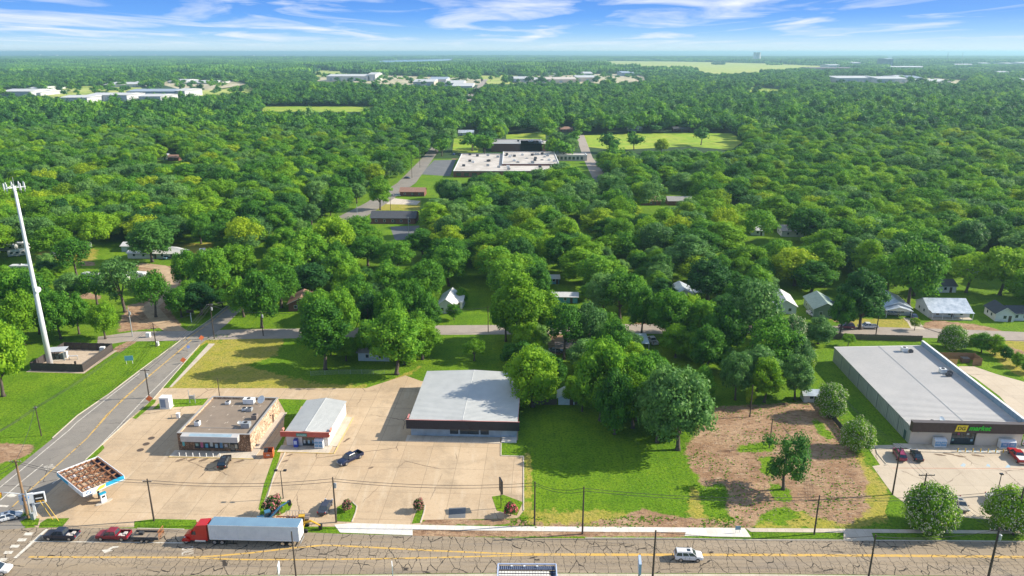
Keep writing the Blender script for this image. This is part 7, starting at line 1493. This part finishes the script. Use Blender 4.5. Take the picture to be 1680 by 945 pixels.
# ----- trailer park
def rv(px, py, rz, L_, label, m=None, cat='trailer', name='travel_trailer', h=3.0, cab=False):
    p = g(px, py); t = thing(name, label, cat, (p.x, p.y, 0), rz); HOUSES.append((p.x, p.y, L_*.4)); m = m or mat('rv_white', (.62, .62, .60), .45, 0, (.55, .55, .54), 1)
    MB().loft([[(x, -1.2, .5), (x, -1.25, zt-.2), (x, -1.1, zt), (x, 1.1, zt), (x, 1.25, zt-.2), (x, 1.2, .5)] for x, zt in ((-L_/2, h-.15), (-L_/2+.4, h), (L_/2-.6, h), (L_/2, h-.6 if not cab else h-1.2))]).build('body', m, t)
    for k in range(3): bx('window', GLASS, t, -L_/2+.8+k*L_*.3, -L_/2+1.9+k*L_*.3, -1.28, -1.252, 1.5, 2.2); 
    bx('stripe', mat('rv_stripe', (.25, .2, .17), .5), t, -L_/2+.1, L_/2-.8, -1.27, -1.252, 1.0, 1.2); hvac(t, 0, 0, h+.0, .9, .7, .3, WHITE)
    for x in (-.5, .45):
        for s in (-1, 1): wheel(t, x, s*1.0, .36, .24)
    return t
rv(12, 412, .1, 8, 'white travel trailer at the left edge of the trailer park'); rv(30, 420, .5, 7, 'white travel trailer left of the mast, angled'); rv(105, 412, .15, 7, 'white trailer partly behind the lawn tree, left half'); rv(138, 408, .1, 6, 'white trailer end showing right of the lawn tree')
rv(38, 408, -.1, 7, 'white trailer behind the mast shaft'); rv(36, 446, .05, 8, 'white trailer under the trees at far left'); rv(152, 460, -.3, 8, 'white motorhome under the wide airy tree, left one'); rv(196, 462, -.2, 8, 'white motorhome under the wide airy tree, middle one'); rv(226, 458, -.2, 8, 'white motorhome under the wide airy tree, right one')
rv(333, 421, -1.2, 7.5, 'white motorhome parked alone on the lawn near the road', cat='motorhome', name='motorhome', cab=True)
house(210, 424, YAW, 22, 5.5, 2.6, 3.4, WH, LR, 'long pale mobile home under the large oak', name='mobile_home', win=5); house(200, 413, 0, 8, 6, 2.8, 3.8, BG, LR, 'light blue shed behind the long mobile home', win=1, name='garden_shed', cat='shed'); house(272, 420, -.6, 8, 6, 2.8, 3.6, WH, LR, 'white trailer home with deck at the end of the long mobile home', win=2, name='mobile_home')
house(70, 352, 0, 9, 8, 2.8, 4.4, WH, TIN, 'small bright roof in the left woods above the mast dish', win=1); house(258, 262, 0, 8, 8, 2.8, 4.6, WH, LR, 'white house glimpsed deep in the left woods', win=1); house(275, 264, 0, 9, 8, 2.8, 4.6, BRK, SHB, 'reddish roof glimpsed deep in the left woods', win=1)
# ----- school
WR = mat('white_flat_roof', (.56, .51, .45), .8, 0, (.36, .32, .27), .09)
def flat(px, py, w, d, h, label, wall=None, roof=None, rz=0.0, units=0, name='school_building', cat='building', rows=0):
    p = g(px, py); t = building(name, label, p.x, p.y, rz, w, d); wall = wall or BRK; roof = roof or WR
    wall4(t, wall, w, d, h, .4); r = bx('roof', roof, t, .402, w-.402, .402, d-.402, h-.5, h-.3)
    MB().box(-.1, .5, -.1, d+.1, h+.002, h+.2).box(w-.5, w+.1, -.1, d+.1, h+.002, h+.2).box(.502, w-.502, -.1, .5, h+.002, h+.2).box(.502, w-.502, d-.5, d+.1, h+.002, h+.2).build('parapet_cap', WHITE, t)
    q = random.Random(int(px))
    for _ in range(units): hvac(t, q.uniform(3, w-3), q.uniform(3, d-3), h-.3, 2.2, 1.8, 1.5, q.choice([STEEL, mat('dark_unit', (.08, .08, .09)), WHITE]))
    for k in range(rows): 
        x = 2+k*(w-4)/rows; o = bx('window', GLASS, t, x, x+(w-4)/rows*.6, -.06, -.002, 1, h-1.2)
    return t
flat(744, 291, 70, 92, 4.4, 'low wide school building with a flat white roof beside the parking lot', units=22, rows=12); flat(806, 249, 45, 34, 7.0, 'taller rear hall of the school with grey roof', roof=mat('grey_flat', (.35, .34, .33), .8), units=3)
flat(853, 249, 26, 26, 7.0, 'rear school wing with red trim', units=4, wall=mat('red_brown_wall', (.35, .12, .08), .8)); flat(902, 264, 30, 12, 4.6, 'pale metal annexe right of the school', wall=mat('beige_metal', (.5, .46, .42), .6), rows=8)
flat(824, 281, 42, 70, 5.4, 'second school block with white roof and many vents', units=16)
# ----- far industry
IW = mat('far_white_metal', (.52, .52, .51), .7, 0, (.42, .43, .43), .02); IG = mat('far_grey_metal', (.30, .35, .42), .6, 0, (.26, .31, .37), .02); IT = mat('far_tan_metal', (.58, .5, .42), .6, 0, (.5, .43, .36), .02)
def shed(x0, x1, py, top, label, wall=IW, roof=IW, dpx=4, cat='building', win=True, name='factory_hall'):
    a = g(x0, py); b = g(x1, py); w = (b-a).length; h = max(4, zat(x0, py, top)); d = min(130, max(14, g(x0, py-dpx).y-a.y)); t = thing(name, label, cat, (a.x, a.y, 0), 0)
    bx('wall', wall, t, 0, w, 0, d, 0, h); MB().loft([[(x, -1, h+.02), (x, d/2, h+min(4, d*.03)+.5), (x, d+1, h+.02)] for x in (-1, w+1)]).build('roof', roof, t)
    if win:
        n = max(2, int(w/22)); 
        for k in range(n): bx('door', IG, t, w*(k+.35)/n, w*(k+.65)/n, -.3, -.02, 0, h*.62)
    HOUSES.append(((a.x+b.x)/2, a.y+d/2, w*.5)); 
    u0, v0, _ = proj(a.x, a.y, 0); OPEN.append([(x0-1, top), (x1+1, top), (x1+1, py), (x0-1, py)]); return t
for a in [(0,50,158,150,'long white warehouse at the left edge of the far industrial park'),(40,67,157,152,'small white hall beside the leftmost far warehouse'),(38,60,149,147,'low white roof behind the leftmost far warehouse'),(99,144,170,160,'white hall with dark openings at the front of the industrial park'),(144,209,167,156,'long white hall in the middle of the industrial park'),(209,290,160,150,'grey-blue long hall at the back of the industrial park',IG,IG),(228,264,166,158,'low white hall before the grey-blue one'),(289,304,160,149,'white end hall of the industrial park'),(170,208,143,139,'white low offices on a lawn behind the industrial park'),(207,223,143,138,'white block beside the low offices'),
          (275,300,136.5,133.5,'white plant roofs left of the distant dark pines'),(300,350,138,135.5,'scattered white yard equipment by the distant pines'),(536,606,133,125,'very long white hall at the tan yard'),(604,616,133,122,'taller white end of the very long hall'),(678,712,141,134,'white plant buildings left of the straight road',IT,IW),(705,732,138,130,'white plant tower block near the straight road',IW,IG),(730,760,141,136,'low white plant building by the straight road'),(742,775,144,141,'small white roof just before the straight road'),
          (843,868,134,129,'white factory hall at the left of the wide tan complex'),(868,900,136,131,'tan factory hall in the wide complex',IT,IW),(896,945,136,130,'long tan hall across the middle of the wide complex',IT,IT),(945,982,134,127,'pale block at the right of the wide complex',IT,IW),(958,972,127,120.5,'white office block rising above the wide complex'),(1020,1040,125,119.5,'grey-blue hall right of the wide complex',IG,IG),(900,912,124,121,'small white block above the wide complex'),
          (1372,1440,135,128,'very long white hall in the right distance, left part'),(1440,1490,136,129,'very long white hall in the right distance, right part'),(1478,1495,131,126.5,'pale domed hall behind the long white hall',IG,IW),(1496,1514,132,127.5,'grey hall at the end of the long white hall',IG,IG),(1510,1560,136,133.5,'low white row at the right end of the long hall'),
          (1326,1400,115,112,'dark low plant on the far airfield edge',mat('far_dark', (.12,.08,.09), .8),mat('far_dark2', (.16,.12,.12), .8)),(1360,1380,110.5,107,'white roofs above the dark low plant'),(1400,1412,108.5,103,'white far block on the horizon plain'),(1455,1464,110,97,'tall dark tower block on the right horizon',mat('far_slate', (.16,.2,.26), .7),IG),(1465,1520,113,110,'row of low pale town roofs right of the tall block',IT,IW),
          (1570,1600,108.5,106,'white hall roofs in the far right town, left one'),(1612,1625,106,103.8,'white hall roofs in the far right town, middle one'),(1650,1662,107.5,104,'white hall roofs in the far right town, right one'),(1672,1690,107,103,'white hall at the right edge of the far town'),(1640,1664,121,119,'pale low roof before the far right town'),(1674,1690,136,131,'pale hall at the right edge in the woods'),(1500,1512,162,159,'small white roof in the right woods'),(1210,1216,172,170,'tiny white roof in the middle right woods')]:
    shed(*a)
for k, (px, lb) in enumerate(((1238,'left one of the two white cooling towers on the horizon'),(1244,'right one of the two white cooling towers on the horizon'))):
    p = g(px, 100.5); hh = zat(px, 100.5, 80); t = thing('cooling_tower', lb, 'tower', (p.x, p.y, 0)); h = min(hh, 97); MB().loft([[(r*h*math.cos(j*PI/8), r*h*math.sin(j*PI/8), q*h) for j in range(16)] for q, r in ((0, .36), (.4, .24), (.75, .19), (1, .21))]).build('shell', IW, t)
for k, (px, lb) in enumerate(((1553,'left one of the two thin masts on the right horizon'),(1577,'right one of the two thin masts on the right horizon'))):
    p = g(px, 104); h = zat(px, 104, 80-k*3); t = thing('radio_mast', lb, 'mast', (p.x, p.y, 0)); MB().tube([(0, 0, 0), (0, 0, min(h, 97))], 1.6, 5).build('shaft', mat('far_mast', (.4, .42, .45), .6), t)
r_ = random.Random(8)
HO = ORDS.split(); HX = sorted(r_.uniform(20, 1660) if k % 3 else r_.uniform(20, 560) for k in range(26))
for k in range(26):
    px = HX[k]; py = r_.uniform(88.3, 95); w = r_.uniform(3, 16); a = g(px, py); b = g(px+w, py); h = (CH-3)*.10
    t = thing('distant_hall', 'tiny pale building on the hazy horizon, %s of its row from the left' % HO[k], 'building', (a.x, a.y, 0), 0, 'pale buildings along the horizon'); bx('wall', IW, t, 0, (b-a).length, 0, 60, 0, 24)
# ================================================================= PLANTING THE WOODS
def weeds():
    P = [(DIRT[0][0], 700), ([(1120,690),(1165,660),(1340,655),(1440,760),(1440,866),(1120,866)], 900), ([(838,848),(1240,846),(1240,866),(838,866)], 500), ([(335,555),(350,548),(385,548),(360,566)], 60)]
    V = []; T = []; r = np.random.RandomState(12)
    for poly, n in P:
        pts = np.array([(g(*q).x, g(*q).y) for q in poly]); lo = pts.min(0); hi = pts.max(0)
        X = r.uniform(lo[0], hi[0], n*3); Y = r.uniform(lo[1], hi[1], n*3); u, v = pj(X, Y, 0*X); m = pip(u, v, poly); f = wav(X, Y, 5.0)+r.uniform(-.8, .8, len(X)); m &= f > .15; X, Y = X[m][:n], Y[m][:n]
        for x, y in zip(X, Y):
            s = r.uniform(.05, .15); t = r.uniform(0, 1)
            for k in range(4):
                a = r.uniform(0, 6.28); ca, sa = math.cos(a)*s, math.sin(a)*s; lx, ly = r.uniform(-.2, .2, 2); hh = s*r.uniform(.6, 1.3)
                V += [(x-ca, y-sa, .0), (x+ca, y+sa, .0), (x+ca*.8+lx, y+sa*.8+ly, hh), (x-ca*.8+lx, y-sa*.8+ly, hh)]; T.append(min(1, max(0, t+r.normal(0, .15))))
    me = bpy.data.meshes.new('weeds'); me.from_pydata(V, [], [(i, i+1, i+2, i+3) for i in range(0, len(V), 4)]); at = me.attributes.new('tone', 'FLOAT', 'FACE'); at.data.foreach_set('value', np.array(T, np.float32)); me.materials.append(LM['b']); me.update(); link('weeds', me)['kind'] = 'stuff'
    # loose stones on the bare lot
    iv, jf = ico(1); V = []; Fc = []; nv = 0; pts = np.array([(g(*q).x, g(*q).y) for q in DIRT[0][0]]); lo = pts.min(0); hi = pts.max(0)
    X = r.uniform(lo[0], hi[0], 1400); Y = r.uniform(lo[1], hi[1], 1400); u, v = pj(X, Y, 0*X); m = pip(u, v, DIRT[0][0])
    for x, y in zip(X[m], Y[m]):
        R_ = r.uniform(.05, .16); V.append(iv*R_*np.array([1, 1, .6])*(1+r.uniform(-.25, .25, len(iv)))[:, None]+np.array([x, y, .02])); Fc.append(jf+nv); nv += len(iv)
    me = bpy.data.meshes.new('loose_stones'); me.from_pydata(np.concatenate(V).tolist(), [], np.concatenate(Fc).tolist()); me.materials.append(mat('rubble', (.40, .31, .23), .9, 0, (.26, .19, .14), 2)); link('loose_stones', me)['kind'] = 'stuff'
weeds()
OPEN += [[(262,250),(292,250),(292,265),(262,265)]]
thickets()
woods()
# ================================================================= AIR
def haze():
    m = bpy.data.materials.new('haze'); m.use_nodes = True; nt = m.node_tree; nt.nodes.clear(); out = nt.nodes.new('ShaderNodeOutputMaterial'); v = nt.nodes.new('ShaderNodeVolumePrincipled')
    v.inputs['Density'].default_value = HAZE; v.inputs['Color'].default_value = (0.45, 0.74, 0.84, 1); v.inputs['Anisotropy'].default_value = 0.25
    nt.links.new(v.outputs[0], out.inputs['Volume'])
    o = MB().box(-60000, 60000, -60000, 60000, -1.2, 99).build('haze', m); o['kind'] = 'stuff'; m.cycles.homogeneous_volume = True if hasattr(m, 'cycles') else None
HAZE = 0.95e-4
haze()
for q in [o for o in COL.objects if o.type == 'EMPTY' and not o.get('category')]: print('untagged', q.name)
print('trees', sum(1 for q in COL.objects if q.get('category') == 'tree'), 'objects', len(COL.objects))
